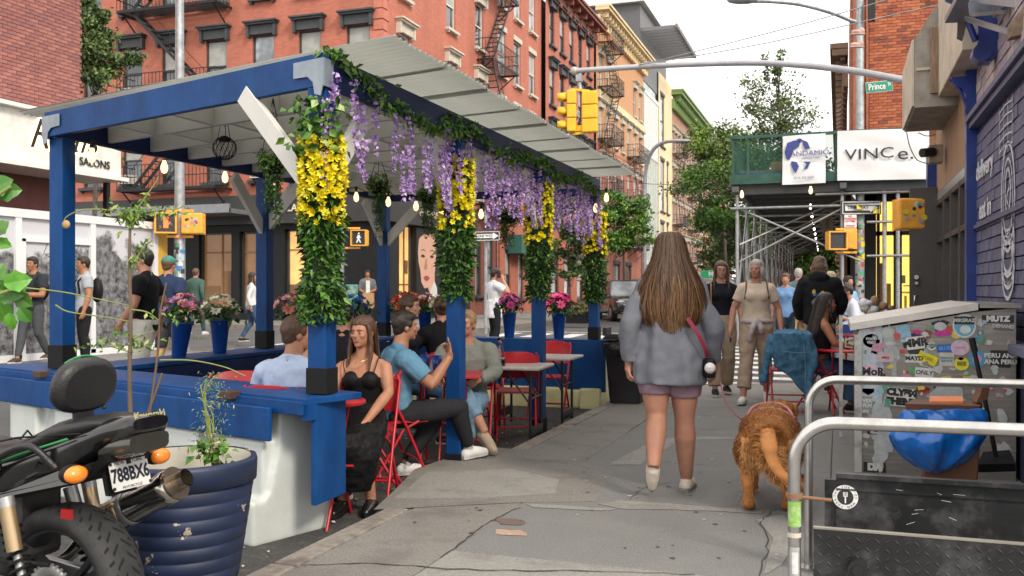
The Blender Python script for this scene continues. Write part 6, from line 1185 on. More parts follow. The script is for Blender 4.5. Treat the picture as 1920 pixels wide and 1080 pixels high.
def person(label, loc, face, H=1.72, sex='f', skin=(.50, .29, .20), base=STAND, pose=None, look=None, top=None, bottom=None, shoes=None, hair=None, vox=.012, group=None, fat=1.0, face_on=True, curl=.35, curls=None, cat='person'):
    J = dict(base); J.update(pose or {}); J = {k: V3(v) if hasattr(v, '__len__') and len(v) == 3 and not isinstance(v, str) else v for k, v in J.items()}
    s = H / 1.75; t = thing('person', label, cat, loc, rotto(face), group=group, local=True); t.scale = (s, s, s); f_ = sex == 'f'; sw_ = .155 if f_ else .180
    P, N, C = J['P'], J['N'], J['Hd']; sp = (N - P); lat = V3((1, 0, 0)); 
    if 'twist' in J: lat2 = V3((math.cos(J['twist']), math.sin(J['twist']), 0))
    else: lat2 = lat
    mid = P.lerp(N, .5) + V3((0, J.get('bow', -.015), 0))
    def spine(q): return P * (1 - q) ** 2 + mid * 2 * q * (1 - q) * 1.0 + N * q * q if 0 <= q <= 1 else (P + (N - P).normalized() * .54 * q if q < 0 else N)
    prof = [(-.17, .085, .085, 0), (-.08, .150, .11, -.01), (.04, .168, .118, -.015), (.2, .148, .10, -.005), (.36, .124, .088, 0), (.55, .142, .100, .008), (.70, .158, .108, .018), (.82, .158, .092, .005), (.91, .125, .070, -.005), (1, .058, .052, 0)] if f_ else [(-.17, .085, .085, 0), (-.08, .148, .108, 0), (.04, .160, .112, 0), (.2, .152, .105, 0), (.36, .148, .100, 0), (.55, .165, .108, .005), (.70, .182, .115, .01), (.82, .185, .098, 0), (.91, .145, .075, -.005), (1, .066, .058, 0)]
    sh = {c: spine(.845) + lat2 * sg * sw_ for c, sg in (('R', 1), ('L', -1))}
    for c in 'RL':
        if 'sh' + c in J: sh[c] = J['sh' + c]
    hip = {c: P + lat * sg * J.get('hipw', .088) - V3((0, 0, .01)) for c, sg in (('R', 1), ('L', -1))}
    def ring(q, hw, hd, off, inf=0, sc1=1.0, n=20):
        c = spine(q); l = lat.lerp(lat2, max(0, min(1, q))).normalized(); tz = (spine(min(1, q + .05)) - spine(max(-.1, q - .05))).normalized() if 0 <= q <= 1 else sp.normalized(); fw = tz.cross(l).normalized(); c = c + fw * off * 1
        return [c + l * math.cos(6.283 * i / n) * (hw * fat * sc1 + inf) + fw * math.sin(6.283 * i / n) * (hd * fat * sc1 + inf) for i in range(n)]
    def pat(q):
        for a, b in zip(prof[:-1], prof[1:]):
            if a[0] <= q <= b[0]: k = (q - a[0]) / (b[0] - a[0]); return [a[i] + (b[i] - a[i]) * k for i in range(4)]
        return list(prof[-1] if q > 0 else prof[0])
    def torso(mb, q0, q1, inf, flare=0, sc1=1.0, q0w=None):
        rs = []
        for i in range(14):
            q = q0 + (q1 - q0) * i / 13; p = pat(max(-.12, q)); fl = flare * max(0, 1 - i / 7.)
            rs.append(ring(q, max(p[1], (q0w or 0) if q < .3 else 0), max(p[2], (q0w or 0) * .72 if q < .3 else 0), p[3], inf + fl, sc1))
        mb.loft(rs)
    def arm(mb, c, frac, inf, k=1.0, cuff=0, start=0.):
        a, e, w_ = sh[c], J['el' + c], J['wr' + c]; rr_ = [.052, .05, .044, .038, .040, .034, .025] if f_ else [.062, .062, .054, .043, .046, .038, .029]; pts = [a, a.lerp(e, .33), a.lerp(e, .7), e, e.lerp(w_, .3), e.lerp(w_, .65), w_]; fr = [0, .33, .7, 1, 1.3, 1.65, 2]
        P_, R_ = [], []
        for i in range(15):
            q = start + (frac - start) * i / 14
            for j in range(6):
                if fr[j] <= q <= fr[j + 1] + 1e-6: u = (q - fr[j]) / (fr[j + 1] - fr[j]); P_.append(pts[j].lerp(pts[j + 1], u)); R_.append((rr_[j] + (rr_[j + 1] - rr_[j]) * u) * k * fat ** .7 + inf + cuff * max(0, i - 9) / 5); break
        mb.tube(P_, R_, 14); 
        if start == 0: mb.ball(a + V3((0, 0, -.012)), R_[0] * 1.06, 12, 8)
        return P_[-1]
    def leg(mb, c, frac, inf, flare=0, k=1.0, start=0.):
        a, e, w_ = hip[c], J['kn' + c], J['an' + c]; rr_ = [.092, .090, .072, .054, .060, .050, .034] if f_ else [.092, .088, .072, .056, .060, .050, .036]; pts = [a, a.lerp(e, .3), a.lerp(e, .7), e, e.lerp(w_, .28) , e.lerp(w_, .6), w_]; fr = [0, .3, .7, 1, 1.28, 1.6, 2]
        d = (w_ - e).normalized(); bk = V3((0, -1, 0)) - d * V3((0, -1, 0)).dot(d); pts[4] = pts[4] + bk * .018; pts[5] = pts[5] + bk * .008
        P_, R_ = [], []
        for i in range(18):
            q = start + (frac - start) * i / 17
            for j in range(6):
                if fr[j] <= q <= fr[j + 1] + 1e-6: u = (q - fr[j]) / (fr[j + 1] - fr[j]); P_.append(pts[j].lerp(pts[j + 1], u)); R_.append((rr_[j] + (rr_[j + 1] - rr_[j]) * u) * k * fat ** .6 + inf + flare * max(0, q - .8)); break
        mb.tube(P_, R_, 16); mb.ball(P_[0], R_[0], 14, 8)
        if frac > 1.05 and not flare: mb.ball(e, R_[0] * .0 + .056 * k * fat ** .6 + inf, 12, 8)
    def hand(mb, c):
        e, w_ = J['el' + c], J['wr' + c]; D = V3(J['hd' + c]) if 'hd' + c in J else (w_ - e); D = D.normalized(); sg = 1 if c == 'R' else -1
        Pn = V3(J['pn' + c]) if 'pn' + c in J else V3((-sg, 0, 0)); Pn = (Pn - D * Pn.dot(D)).normalized(); Sx = D.cross(Pn) * sg
        ctr = w_ + D * .045; mb.ball(ctr, (.040, .017, .050), 12, 8, B=(Sx, Pn, D)); mb.tube([w_ - D * .02, w_ + D * .03], [.026, .03], 10)
        cs_ = (curls or {}).get(c, [curl] * 4)
        for i in range(4):
            o = (-.028 + .0185 * i); b0 = w_ + D * (.082 - .004 * abs(i - 1.5)) + Sx * o; ln = (.026, .024, .020); kk = (1.0, 1.08, 1.0, .82)[3 - i] if sg else 1; d = D + Sx * o * 3.2 * (1 - cs_[i]); pts = [b0 - D * .02, b0]; ang = 0
            for j in range(3): ang += cs_[i] * (1.05, 1.35, .8)[j]; dd = (d.normalized() * math.cos(ang) + Pn * math.sin(ang)); pts.append(pts[-1] + dd * ln[j] * kk * 1.15)
            mb.tube(pts, [.0095, .0095, .0088, .0082, .007], 8)
        b0 = w_ + D * .025 + Sx * -.030 * 1; mb.tube([w_ + D * .01, b0, b0 - Sx * .016 + D * .03 + Pn * .012, b0 - Sx * .016 + D * .055 + Pn * .026 * (1 + curl)], [.014, .013, .0105, .008], 8)
    feet = {}
    def foot(mb, c, inf=0, sole=None):
        a = J['an' + c]; fd = V3(J.get('fd' + c, (0.06 if c == 'R' else -.06, 1, 0))).normalized(); up = V3(J.get('fu' + c, (0, 0, 1))); up = (up - fd * up.dot(fd)).normalized(); r = fd.cross(up)
        h = a - up * .045 - fd * .035; b = a - up * .052 + fd * .11; tt = a - up * .058 + fd * .17
        mb.tube([h, h.lerp(b, .5) + up * .012, b, tt], [.034 + inf, .038 + inf, .036 + inf, .022 + inf], 12); mb.ball(h, .034 + inf, 10, 8); mb.ball(tt, .022 + inf, 10, 8); mb.tube([a, h + fd * .02], [.032 + inf, .034 + inf], 10)
        if sole is not None:
            zb = -.083; pl = [a + up * zb + fd * y + r * x for x, y in ((-.028, -.075), (.028, -.075), (.038, -.03), (.036, .05), (.046, .11), (.036, .18), (.0, .215), (-.036, .18), (-.046, .11), (-.036, .05), (-.038, -.03))]; sole.prism(pl, up * .028)
    # ---- continuous body
    B = MB(); torso(B, -.15, 1, 0, sc1=.93 if (top and not top.get('bare')) else 1.0)
    for c in 'RL':
        arm(B, c, 2, 0, 1.0); hand(B, c); leg(B, c, 2, 0, k=J.get('legk', 1.0)); foot(B, c)
    if f_:
        l = lat2; fw = V3((-l.y, l.x, 0)); cc = spine(.68)
        for sg in (1, -1): B.ball(cc + l * .066 * sg + fw * .085 * fat, (.058, .050, .056), 12, 8)
    look = V3(look) if look is not None else V3((0, 1, 0)); F = look.normalized(); U = (V3((0, 0, 1)) - F * F.z).normalized(); r = F.cross(U); E = (r, F, U); q = lambda x, y, z: C + r * x + F * y + U * z
    B.tube([N - V3((0, 0, .04)), N.lerp(C, .35) + V3((0, -.0, 0)), q(0, -.015, -.05)], [.060 if f_ else .072, .050 if f_ else .060, .050 if f_ else .058], 14)
    B.ball(q(0, -.008, .022), (.074, .092, .092), 18, 12, B=E); B.ball(q(0, .022, -.045), (.056, .066, .066), 14, 10, B=E); B.ball(q(0, .062, -.088), (.026, .024, .02), 10, 8, B=E); B.tube([q(0, .080, .008), q(0, .098, -.020), q(0, .104, -.032)], [.008, .0115, .013], 8); B.ball(q(0, .074, .022), (.05, .014, .012), 10, 6, B=E)
    for sg in (1, -1): B.ball(q(.075 * sg, -.008, -.015), (.009, .019, .028), 8, 6, B=E); B.ball(q(.04 * sg, .062, -.022), (.022, .02, .02), 8, 6, B=E)
    [B.tube([N.lerp(C, .22) + V3((0, -.02, 0)), (N + V3((0, -.02, .01))).lerp(sh[c], .55), sh[c]], [.036, .040, .042], 10) for c in 'RL']
    body = blob('body', B, skin_mat(skin), t, vox, 2 if vox < .01 else 2)
    if face_on:
        e = MB(); i_ = MB(); br = MB()
        for sg in (1, -1):
            e.ball(q(.031 * sg, .0745, .0), (.0125, .009, .0052), 10, 6, B=E); i_.ball(q(.031 * sg, .081, .0), (.0062, .004, .0056), 8, 6, B=E); br.tube([q(.014 * sg, .090, .017), q(.032 * sg, .088, .024), q(.050 * sg, .076, .017)], [.0022, .0028, .0016], 6)
        e.build('eyes', M_EYEW, body); i_.build('irises', M_IRIS, body); br.build('eyebrows', hair['m'] if hair else M_IRIS, body)
        MB().tube([q(-.022, .083, -.060), q(-.008, .091, -.056), q(0, .092, -.058), q(.008, .091, -.056), q(.022, .083, -.060)], [.002, .005, .0045, .005, .002], 6).tube([q(-.019, .084, -.064), q(0, .091, -.067), q(.019, .084, -.064)], [.002, .006, .002], 6).build('lips', mat('lips', (.36, .11, .09), .4), body)
    # ---- clothes
    if top:
        M = MB(); i = top.get('inf', .016); q0 = top.get('q0', -.14); q1 = top.get('q1', .95); torso(M, q0, q1, i, top.get('flare', .006), q0w=top.get('w'))
        if top.get('hem'):   # hangs below the hips
            rs = []
            for (zz, hw, hd) in top['hem']: rs.append([V3((P.x + math.cos(6.283 * k / 60) * hw * (1 + .03 * math.sin(k * .7 + zz * 3) + .015 * math.sin(k * 1.5 - zz * 2)), P.y + math.sin(6.283 * k / 60) * hd * (1 + .08 * math.sin(k * .75 + zz * 2.5) + .03 * math.sin(k * 1.3)), zz)) for k in range(60)])
            M.loft(rs)
        sl = top.get('sleeve', 0)
        if sl: [arm(M, c, sl, i * .55 + top.get('slinf', 0), 1.0, top.get('cuff', 0)) for c in 'RL']
        if f_ and q1 > .6: [M.ball(spine(.68) + lat2 * .066 * sg + V3((-lat2.y, lat2.x, 0)) * .088 * fat, (.060 + i, .050 + i * .8, .058 + i), 12, 8) for sg in (1, -1)]
        if sl and q1 > .9: [M.tube([N + V3((0, -.02, .012)), (N + V3((0, -.02, .0))).lerp(sh[c], .55), sh[c]], [.034 + i * .6, .040 + i * .8, .042 + i], 10) for c in 'RL']
        if top.get('hood'): M.ball(N + V3((0, -.07, -.0)), (.13, .075, .075), 14, 8); M.tube([N + V3((-.1, .0, .0)), N + V3((-.08, .08, -.04)), N + V3((0, .11, -.10)), N + V3((.08, .08, -.04)), N + V3((.1, 0, 0))], .03, 8)
        if top.get('collar'): M.tube([N + V3((.055 * math.cos(a), .055 * math.sin(a) - .0, .012 + .012 * math.sin(a) * -1)) for a in np.linspace(0, 6.283, 13)], .016, 6)
        blob('top', M, top['m'], t, vox, 3, disp=top.get('disp', .014), ds=top.get('ds', .10))
    if bottom:
        M = MB(); i = bottom.get('inf', .012); torso(M, -.15, bottom.get('q1', .14), i); [leg(M, c, bottom.get('frac', 1.93), i, bottom.get('flare', .0), k=J.get('legk', 1.0)) for c in 'RL']
        blob('trousers' if bottom.get('frac', 2) > 1.2 else 'shorts', M, bottom['m'], t, vox, 3, disp=bottom.get('disp', .012), ds=.10)
    if J.get('skirt'):
        M = MB(); M.loft([[V3((P.x + dx + math.cos(6.283 * k / 22) * hw * (1 + .08 * math.sin(6.283 * k * 5 / 22)), P.y + dy + math.sin(6.283 * k / 22) * hd, zz)) for k in range(22)] for (zz, hw, hd, dx, dy) in J['skirt']]); blob('skirt', M, J['skirtm'], t, vox, 2, disp=.03, ds=.07)
    if shoes:
        for c in 'RL':
            M = MB(); so = MB(); foot(M, c, shoes.get('inf', .009), so); o = blob('shoe', M, shoes['m'], t, max(.007, vox * .7), 2); so.build('sole', shoes.get('sole', mat('white rubber sole', (.5, .49, .46), .6)), o, bevel=.006)
            if shoes.get('sock'): a = J['an' + c]; MB().tube([a - V3((0, 0, .02)), a.lerp(J['kn' + c], .3)], [.040, .045], 12).build('sock', shoes['sock'], t)
    # ---- hair
    if hair:
        st = hair['s']; m = hair['m']; M = MB()
        M.ball(q(0, -.022, .030), (.084, .094, .090), 16, 12, B=E); M.ball(q(0, -.013, .064), (.080, .093, .066), 16, 12, B=E)
        if st in ('short', 'bun'): M.ball(q(0, -.05, -.02), (.066, .055, .06), 12, 8, B=E); [M.ball(q(.068 * sg, .01, .02), (.014, .035, .03), 8, 6, B=E) for sg in (1, -1)]; M.ball(q(0, .045, .085), (.055, .04, .03), 10, 8, B=E)
        if st == 'bun': M.ball(q(0, -.12, .03), (.042, .04, .042), 12, 8, B=E)
        if st == 'wavy': M.ball(q(0, -.055, -.03), (.095, .075, .10), 14, 10, B=E); M.ball(q(0, -.06, -.10), (.10, .06, .06), 12, 8, B=E); [M.ball(q(.078 * sg, .0, -.04), (.022, .045, .075), 8, 6, B=E) for sg in (1, -1)]
        if st == 'cap': M.ball(q(0, -.05, -.02), (.066, .055, .06), 12, 8, B=E)
        hb_ = None
        if st == 'long':
            L_ = hair.get('len', .42); w0 = hair.get('w', .10); bd = V3((0, -1, 0)); rs = []
            for k in range(8):
                u = k / 7; zz = C.z + .03 - (L_ + .03) * u; hw = (.074 + (w0 - .074) * min(1, u * 1.6)) * (1 - .25 * max(0, u - .8) * 5 * .2); dp = .062 - .028 * u; cy_ = C.y - .040 - .045 * min(1, u * 1.8) + hair.get('dy', 0) * u; rs.append([V3((C.x + hair.get('dx', 0) * u + math.cos(6.283 * i / 18) * hw, cy_ + math.sin(6.283 * i / 18) * dp, zz)) for i in range(18)])
            M.loft(rs)
            if hair.get('front', 1):
                for sg in (1, -1): fl = hair.get('fl', .26); M.tube([q(.062 * sg, .04, .07), q(.082 * sg, .02, .0), q(.088 * sg, .02, -.08), q(.095 * sg, .035, -.08 - fl * .5), q(.095 * sg, .06, -.08 - fl)], [.014, .018, .020, .017, .008], 8)
        hb_ = blob('hair', M, m, t, min(vox, .010), 3, disp=.012, ds=.05)
        if st == 'cap': M = MB(); M.ball(q(0, -.01, .055), (.088, .10, .075), 16, 10, B=E); M.prism([q(-.06, .06, .06), q(.06, .06, .06), q(.05, .15, .05), q(-.05, .15, .05)], U * .012); M.build('cap', hair['capm'], t)
        if hair.get('strands'):
            rg = random.Random(int(hair['strands'])); V = []; Fc = []; prof_ = hair['prof']; zt_, zb_ = prof_[0][0], prof_[-1][0]
            def pr(z):
                for a, b in zip(prof_[:-1], prof_[1:]):
                    if a[0] >= z >= b[0]: k = (a[0] - z) / (a[0] - b[0]); return [a[i] + (b[i] - a[i]) * k for i in (1, 2, 3)]
                return prof_[-1][1:]
            for k in range(int(hair['strands'])):
                ph = rg.uniform(-1.75, 1.75); zst = zt_ - .01 - .16 * rg.random() ** 2 if abs(ph) < 1.3 else zt_ - .05 - .08 * rg.random(); ze = zb_ + abs(rg.gauss(0, .08)) + .06 * abs(math.sin(ph)) - .03 * rg.random(); jx = rg.uniform(.88, 1.05) if rg.random() < .93 else rg.uniform(1.05, 1.16); wv = rg.uniform(0, 6.28); n = 14; wd = rg.uniform(.003, .007)
                for i in range(n + 1):
                    z = zst + (ze - zst) * i / n; hw, dp, cy_ = pr(z); p2 = ph + .09 * math.sin(z * 8 + wv) * (1.6 - z * .5); p = V3((C.x + hw * jx * math.sin(p2), cy_ - dp * jx * math.cos(p2), z)); tg = V3((math.cos(p2), math.sin(p2), 0)) * wd * (1 if i < n - 1 else .4); V += [p - tg, p + tg]
                b = len(V) - 2 * (n + 1); Fc += [(b + 2 * i, b + 2 * i + 1, b + 2 * i + 3, b + 2 * i + 2) for i in range(n)]
            link('strands', mesh_np('strands', np.array([tuple(v) for v in V]), Fc, hair['ms'], True, [((i // 14) * 5 % 3 + (3 if i % 14 > 4 + (i // 14) % 6 else 0)) % len(hair['ms']) for i in range(len(Fc))]), hb_)
    return t, J, q
H_BR = hair_mat('brown hair', (.075, .035, .018)); H_DK = hair_mat('near black hair', (.014, .009, .007), (.05, .035, .025)); H_GR = hair_mat('grey hair', (.33, .31, .29), (.5, .48, .46)); H_BL = hair_mat('sandy hair', (.26, .15, .07)); H_MD = hair_mat('mid brown hair', (.10, .055, .03)); H_BLD = hair_mat('pale blond hair', (.45, .36, .24))
FEET = 0.0
# -- walking woman seen from behind
cg = cloth('heather grey sweatshirt', (.155, .162, .19), var=.12, vs_=14, bump=.06); H_F = [hair_mat('ombre hair %d' % i, c, c2) for i, (c, c2) in enumerate([((.06, .028, .012), (.12, .055, .022)), ((.085, .040, .016), (.17, .082, .033)), ((.13, .062, .024), (.22, .11, .042)), ((.17, .085, .034), (.28, .15, .06))])]
wl = pz(1256, 927, 0)
w1, J1, q1_ = person('woman in oversized grey sweatshirt with waist-length brown hair walking the dog', wl, cdir(.10, 1), 1.69, 'f', (.46, .25, .18), pose=dict(P=(.0, 0, .92), elR=(.285, -.05, 1.13), wrR=(.30, .08, .85), elL=(-.275, -.08, 1.13), wrL=(-.275, -.02, .86), knL=(-.09, -.02, .52), anL=(-.12, -.20, .215), fdL=(-.02, .30, -.95), fuL=(0, -.95, -.30), knR=(.10, .05, .50), anR=(.12, .13, .085), fdR=(.30, 1, 0), legk=1.19, hipw=.098, pnR=(-1, 0, 0)),
    top=dict(m=cg, inf=.035, q0=-.1, q1=.97, sleeve=1.86, slinf=.006, cuff=0, hem=[(.74, .242, .178), (.76, .252, .184), (.85, .256, .188), (.95, .248, .180), (1.1, .218, .16), (1.25, .195, .14), (1.34, .18, .12)], disp=.05, ds=.17), bottom=dict(m=cloth('mauve shorts', (.23, .15, .19)), frac=.60, inf=.018), shoes=dict(m=cloth('cream slip-on canvas', (.62, .55, .47), var=.2), inf=.009, sole=mat('grey tread sole', (.24, .22, .20), .85, var=.3, vs_=50, bump=.8, bs=60)),
    hair=dict(s='long', m=H_F[0], len=.48, w=.175, front=0, strands=3200, ms=[H_F[0], H_F[0], H_F[1], H_F[1], H_F[2], H_F[3]], prof=[(1.768, .03, .03, .0), (1.76, .055, .06, -.0), (1.73, .084, .085, -.005), (1.65, .102, .105, -.01), (1.58, .115, .115, -.02), (1.50, .15, .12, -.035), (1.40, .195, .125, -.045), (1.27, .222, .12, -.05), (1.18, .205, .10, -.065), (1.10, .15, .08, -.08)]), vox=.009, fat=1.03, face_on=False, curl=.75)
strap = MB(); sm = mat('burgundy strap', (.22, .015, .04), .6); pts = interp([V3((.10, -.185, 1.19)), V3((.17, -.19, 1.08)), V3((.215, -.165, .99)), V3((.235, -.12, .93))], 5)
for a, b in zip(pts[:-1], pts[1:]): strap.bar(a, b, .026, .004, up=(0, -1, 0))
bg_ = thing('crossbody_bag', 'small black pouch on a burgundy strap with a white pompom at her side', 'bag', wl, rotto(cdir(.10, 1)), local=True); bg_.scale = w1.scale; strap.build('strap', sm, bg_); MB().box((.245, -.125, .86), (.07, .09, .13), .3).build('pouch', M_BLK, bg_, bevel=.02); MB().ball((.245, -.185, .865), .036, 14, 10).build('pompom', mat('white fluff', (.6, .58, .55), .9, bump=1, bs=60), bg_)
# -- two women coming towards the camera
pk_ = cloth('khaki cotton', (.36, .27, .20)); lc = pz(1418, 755, 0)
ld, J2, q2_ = person('grey-haired woman in beige tee and khaki trousers with sweater tied at her waist', lc, cdir(-.18, -1), 1.68, 'f', (.50, .27, .20), pose=dict(elR=(.27, -.02, 1.15), wrR=(.31, .08, .91), elL=(-.27, -.04, 1.15), wrL=(-.29, .04, .90), knR=(.13, .12, .51), anR=(.17, .22, .09), knL=(-.11, -.02, .50), anL=(-.14, -.20, .13), fdL=(0, .9, -.4), fdR=(.25, 1, .1)), look=(.45, 1, .03),
    top=dict(m=cloth('beige tee', (.56, .46, .36)), sleeve=.62, slinf=.012, inf=.018, q0=-.06), bottom=dict(m=pk_, inf=.020, frac=1.75, flare=.018, disp=.03), shoes=dict(m=cloth('white sneaker', (.62, .6, .58))), hair=dict(s='wavy', m=H_GR), fat=1.07, vox=.011)
tw = MB(); 
tw.tube([V3((.17 * math.cos(a), .125 * math.sin(a), 1.0)) for a in np.linspace(0, 6.283, 17)], .032, 8); tw.tube(interp([V3((.03, .15, 1.0)), V3((.06, .19, .92)), V3((.09, .17, .80)), V3((.08, .16, .76))], 3), .034, 8); tw.tube(interp([V3((-.02, .15, 1.0)), V3((-.04, .19, .93)), V3((-.05, .17, .86))], 3), .034, 8); tw.ball((.0, .16, 1.0), .045, 10, 8)
blob('tied_sweater', tw, cloth('lilac grey knit', (.42, .37, .38)), ld, .012, 3, disp=.02, ds=.06)
st_ = MB(); [st_.tube(interp([V3((.145 * s_, .085, 1.27)), V3((.13 * s_, .085, 1.38)), V3((.12 * s_, .0, 1.495)), V3((.12 * s_, -.10, 1.38))], 4), .009, 6) for s_ in (1, -1)]; st_.build('bag_strap', mat('brown leather', (.10, .05, .03), .5), ld)
MB().box((.315, .11, .80), (.02, .05, .11)).build('phone', M_IRON, ld)
yg, J3, q3_ = person('bespectacled young woman in black tee with long brown hair beside the grey-haired woman', pz(1378, 748, 0) + cdir(-.1, .6) * .45, cdir(-.05, -1), 1.69, 'f', (.55, .33, .26), pose=dict(knR=(.1, .1, .5), anR=(.1, .16, .09), anL=(-.1, -.15, .1)), top=dict(m=cloth('black tee', (.012, .013, .02)), sleeve=.6, slinf=.008, inf=.012, q0=.06), bottom=dict(m=pk_, inf=.025, frac=1.9, flare=.02, q1=.2, disp=.02), shoes=dict(m=M_BLK), hair=dict(s='long', m=H_BR, len=.36, w=.11, fl=.22), vox=.011)
gl_ = MB(); [gl_.tube([q3_(.031 * s_ + .021 * math.cos(a), .094, .0 + .017 * math.sin(a)) for a in np.linspace(0, 6.283, 13)], .0016, 4, caps=False) for s_ in (1, -1)]; gl_.tube([q3_(-.01, .096, .002), q3_(.01, .096, .002)], .0016, 4); [gl_.tube([q3_(.052 * s_, .094, .004), q3_(.076 * s_, .0, .0)], .0016, 4) for s_ in (1, -1)]; gl_.build('glasses', mat('wire frame', (.05, .04, .035), .3), yg)
st_ = MB(); st_.tube(interp([V3((.13, .07, 1.15)), V3((.14, .09, 1.35)), V3((.13, .02, 1.46)), V3((.13, -.08, 1.40))], 4), .010, 6); st_.build('bag_strap', mat('tan leather', (.36, .15, .06), .5), yg)
# -- seated woman on the right, chair, jacket chair
JN = cloth('blue denim', (.045, .085, .16), vs_=20, var=.25, dirt=(.10, .16, .26), dirt_amt=.5, dirt_s=8)
s0 = pz(1540, 771, 0); fsw = cdir(1, -.12); person('dark-haired woman in black tank top and jeans seated in profile by the sticker box', s0, fsw, 1.66, 'f', (.42, .21, .12), base=SIT, pose=dict(N=(0, .02, 1.08), Hd=(0, .06, 1.245), elL=(-.24, .09, .80), wrL=(-.15, .33, .74), elR=(.22, .10, .80), wrR=(.13, .34, .74), knR=(.1, .42, .49), anR=(.1, .30, .09), anL=(-.1, .36, .09), knL=(-.1, .44, .49)), look=(.0, 1, -.05),
    top=dict(m=cloth('black rib knit', (.008, .008, .01)), inf=.010, q0=.26, q1=.86), bottom=dict(m=JN, inf=.02, frac=1.9, flare=.05, q1=.14), shoes=dict(m=M_BLK), hair=dict(s='long', m=H_DK, len=.50, w=.085, dy=-.06, fl=.12, strands=260, ms=[H_DK, hair_mat('dark streaked hair', (.03, .018, .012), (.09, .06, .04))], prof=[(1.35, .04, .05, .04), (1.31, .085, .09, .03), (1.2, .092, .10, .01), (1.05, .10, .09, -.04), (.9, .11, .08, -.08), (.78, .09, .06, -.11)]), vox=.010)
folding_chair(gz(s0, 0), rotto(fsw), 'red folding chair under the seated woman in jeans')
s1 = pz(1478, 772, 0); folding_chair(gz(s1, 0), rotto(cdir(.15, 1)), 'red folding chair hidden under the blue denim jacket')
jk = thing('denim_jacket', 'blue denim jacket draped over a chair back with sleeves hanging', 'jacket', gz(s1, 0), rotto(cdir(.15, 1)), local=True); jk.scale = (.86, 1, 1); M = MB()
def sheetloft(pts_rows, th=.02):
    for i in range(len(pts_rows) - 1):
        a, b = pts_rows[i], pts_rows[i + 1]
        for j in range(len(a) - 1): M.loft([[V3(a[j]) + V3((0, -th, 0)), V3(a[j + 1]) + V3((0, -th, 0)), V3(a[j + 1]) + V3((0, th, 0)), V3(a[j]) + V3((0, th, 0))], [V3(b[j]) + V3((0, -th, 0)), V3(b[j + 1]) + V3((0, -th, 0)), V3(b[j + 1]) + V3((0, th, 0)), V3(b[j]) + V3((0, th, 0))]], smooth=False)
rows = [[(-.20, -.14, .90), (-.07, -.15, .905), (.07, -.15, .905), (.22, -.14, .895)], [(-.225, -.25, .87), (-.08, -.275, .87), (.08, -.275, .87), (.24, -.25, .86)], [(-.23, -.24, .65), (-.08, -.27, .62), (.1, -.26, .62), (.26, -.24, .64)], [(-.21, -.21, .50), (-.07, -.24, .46), (.12, -.23, .42), (.27, -.20, .44)], [(-.13, -.20, .46), (-.05, -.22, .42), (.13, -.22, .24), (.27, -.20, .22)]]
sheetloft(rows); M.tube(interp([V3((-.22, -.16, .84)), V3((-.27, -.19, .66)), V3((-.31, -.19, .46)), V3((-.33, -.19, .36))], 4), [.05] * 13, 10); M.tube(interp([V3((.22, -.14, .84)), V3((.27, -.22, .62)), V3((.22, -.25, .4)), V3((.20, -.25, .16))], 4), [.055] * 13, 10); M.tube([V3((-.33, -.19, .40)), V3((-.335, -.19, .34))], .062, 10)
blob('cloth', M, cloth('light blue denim', (.055, .14, .23), vs_=14, var=.25, dirt=(.13, .26, .40), dirt_amt=.5, dirt_s=7), jk, .011, 3, disp=.035, ds=.09)
st_ = MB(); st_.tube(interp([V3((.13, -.265, .86)), V3((.15, -.30, .6)), V3((.16, -.29, .3))], 4), .004, 4); st_.tube(interp([V3((-.2, -.265, .70)), V3((0, -.30, .665)), V3((.22, -.28, .67))], 4), .004, 4); st_.build('seam', mat('denim seam', (.16, .28, .40), .8), jk)
tC = pz(1592, 775, 0); bistro_table(gz(tC, 0), .1, 'round red bistro table behind the metal sticker box', .34, .68); bistro_table(pz(1600, 735, 0), .1, 'second red bistro table with a blue box beyond the sticker box', .3, .74)
bx2 = MB().box(gz(pz(1590, 735, 0), .82), (.12, .1, .12)).build('box', mat('blue carton', (.03, .1, .4), .5)); tag(bx2, 'small blue carton on the farther red table', 'box')
# -- hooded man and the people beyond
hm, Jh, qh = person('long-haired man in black printed hoodie standing with his back turned behind the seated woman', pz(1537, 735, 0), cdir(.45, 1), 1.76, 'm', (.5, .3, .22), pose=dict(elR=(.27, .08, 1.15), wrR=(.2, .26, 1.0), elL=(-.28, .02, 1.14), wrL=(-.25, .15, .92)), look=(.25, 1, -.1), top=dict(m=cloth('black hoodie', (.012, .012, .014)), inf=.032, slinf=.012, sleeve=1.9, hood=1, q0=-.14, disp=.03), bottom=dict(m=cloth('grey trousers', (.28, .26, .24))), shoes=dict(m=M_BLK), hair=dict(s='wavy', m=H_MD), vox=.012, fat=1.1)
pr_ = MB(); rg = random.Random(3)
for k in range(16): a = V3((rg.uniform(-.10, .08), -.172 - .004 * rg.random(), rg.uniform(1.08, 1.30))); n_s = 6; rr_ = rg.uniform(.015, .035); pr_.add([a + V3((rr_ * math.cos(i), 0, rr_ * math.sin(i) * 1.3)) for i in range(n_s)], [tuple(range(n_s))], k % 3)
pr_.build('back_print', [mat('print blue', (.05, .15, .40), .7), mat('print pale', (.4, .4, .42), .7), mat('print yellow', (.5, .35, .05), .7)], hm)
def bgp(label, u, v, H, face, **k): k.setdefault('vox', .02); k.setdefault('face_on', False); return person(label, pz(u, v, k.pop('z', 0.0)), face, H, **k)
WALK = dict(knR=(.1, .14, .51), anR=(.1, .24, .10), knL=(-.1, .0, .50), anL=(-.1, -.24, .14), elR=(.25, -.12, 1.15), wrR=(.26, -.06, .92), elL=(-.25, .02, 1.15), wrL=(-.24, .16, .96))
tee = lambda n, c, **k: dict(m=cloth(n, c), sleeve=.62, slinf=.012, inf=.016, **k)
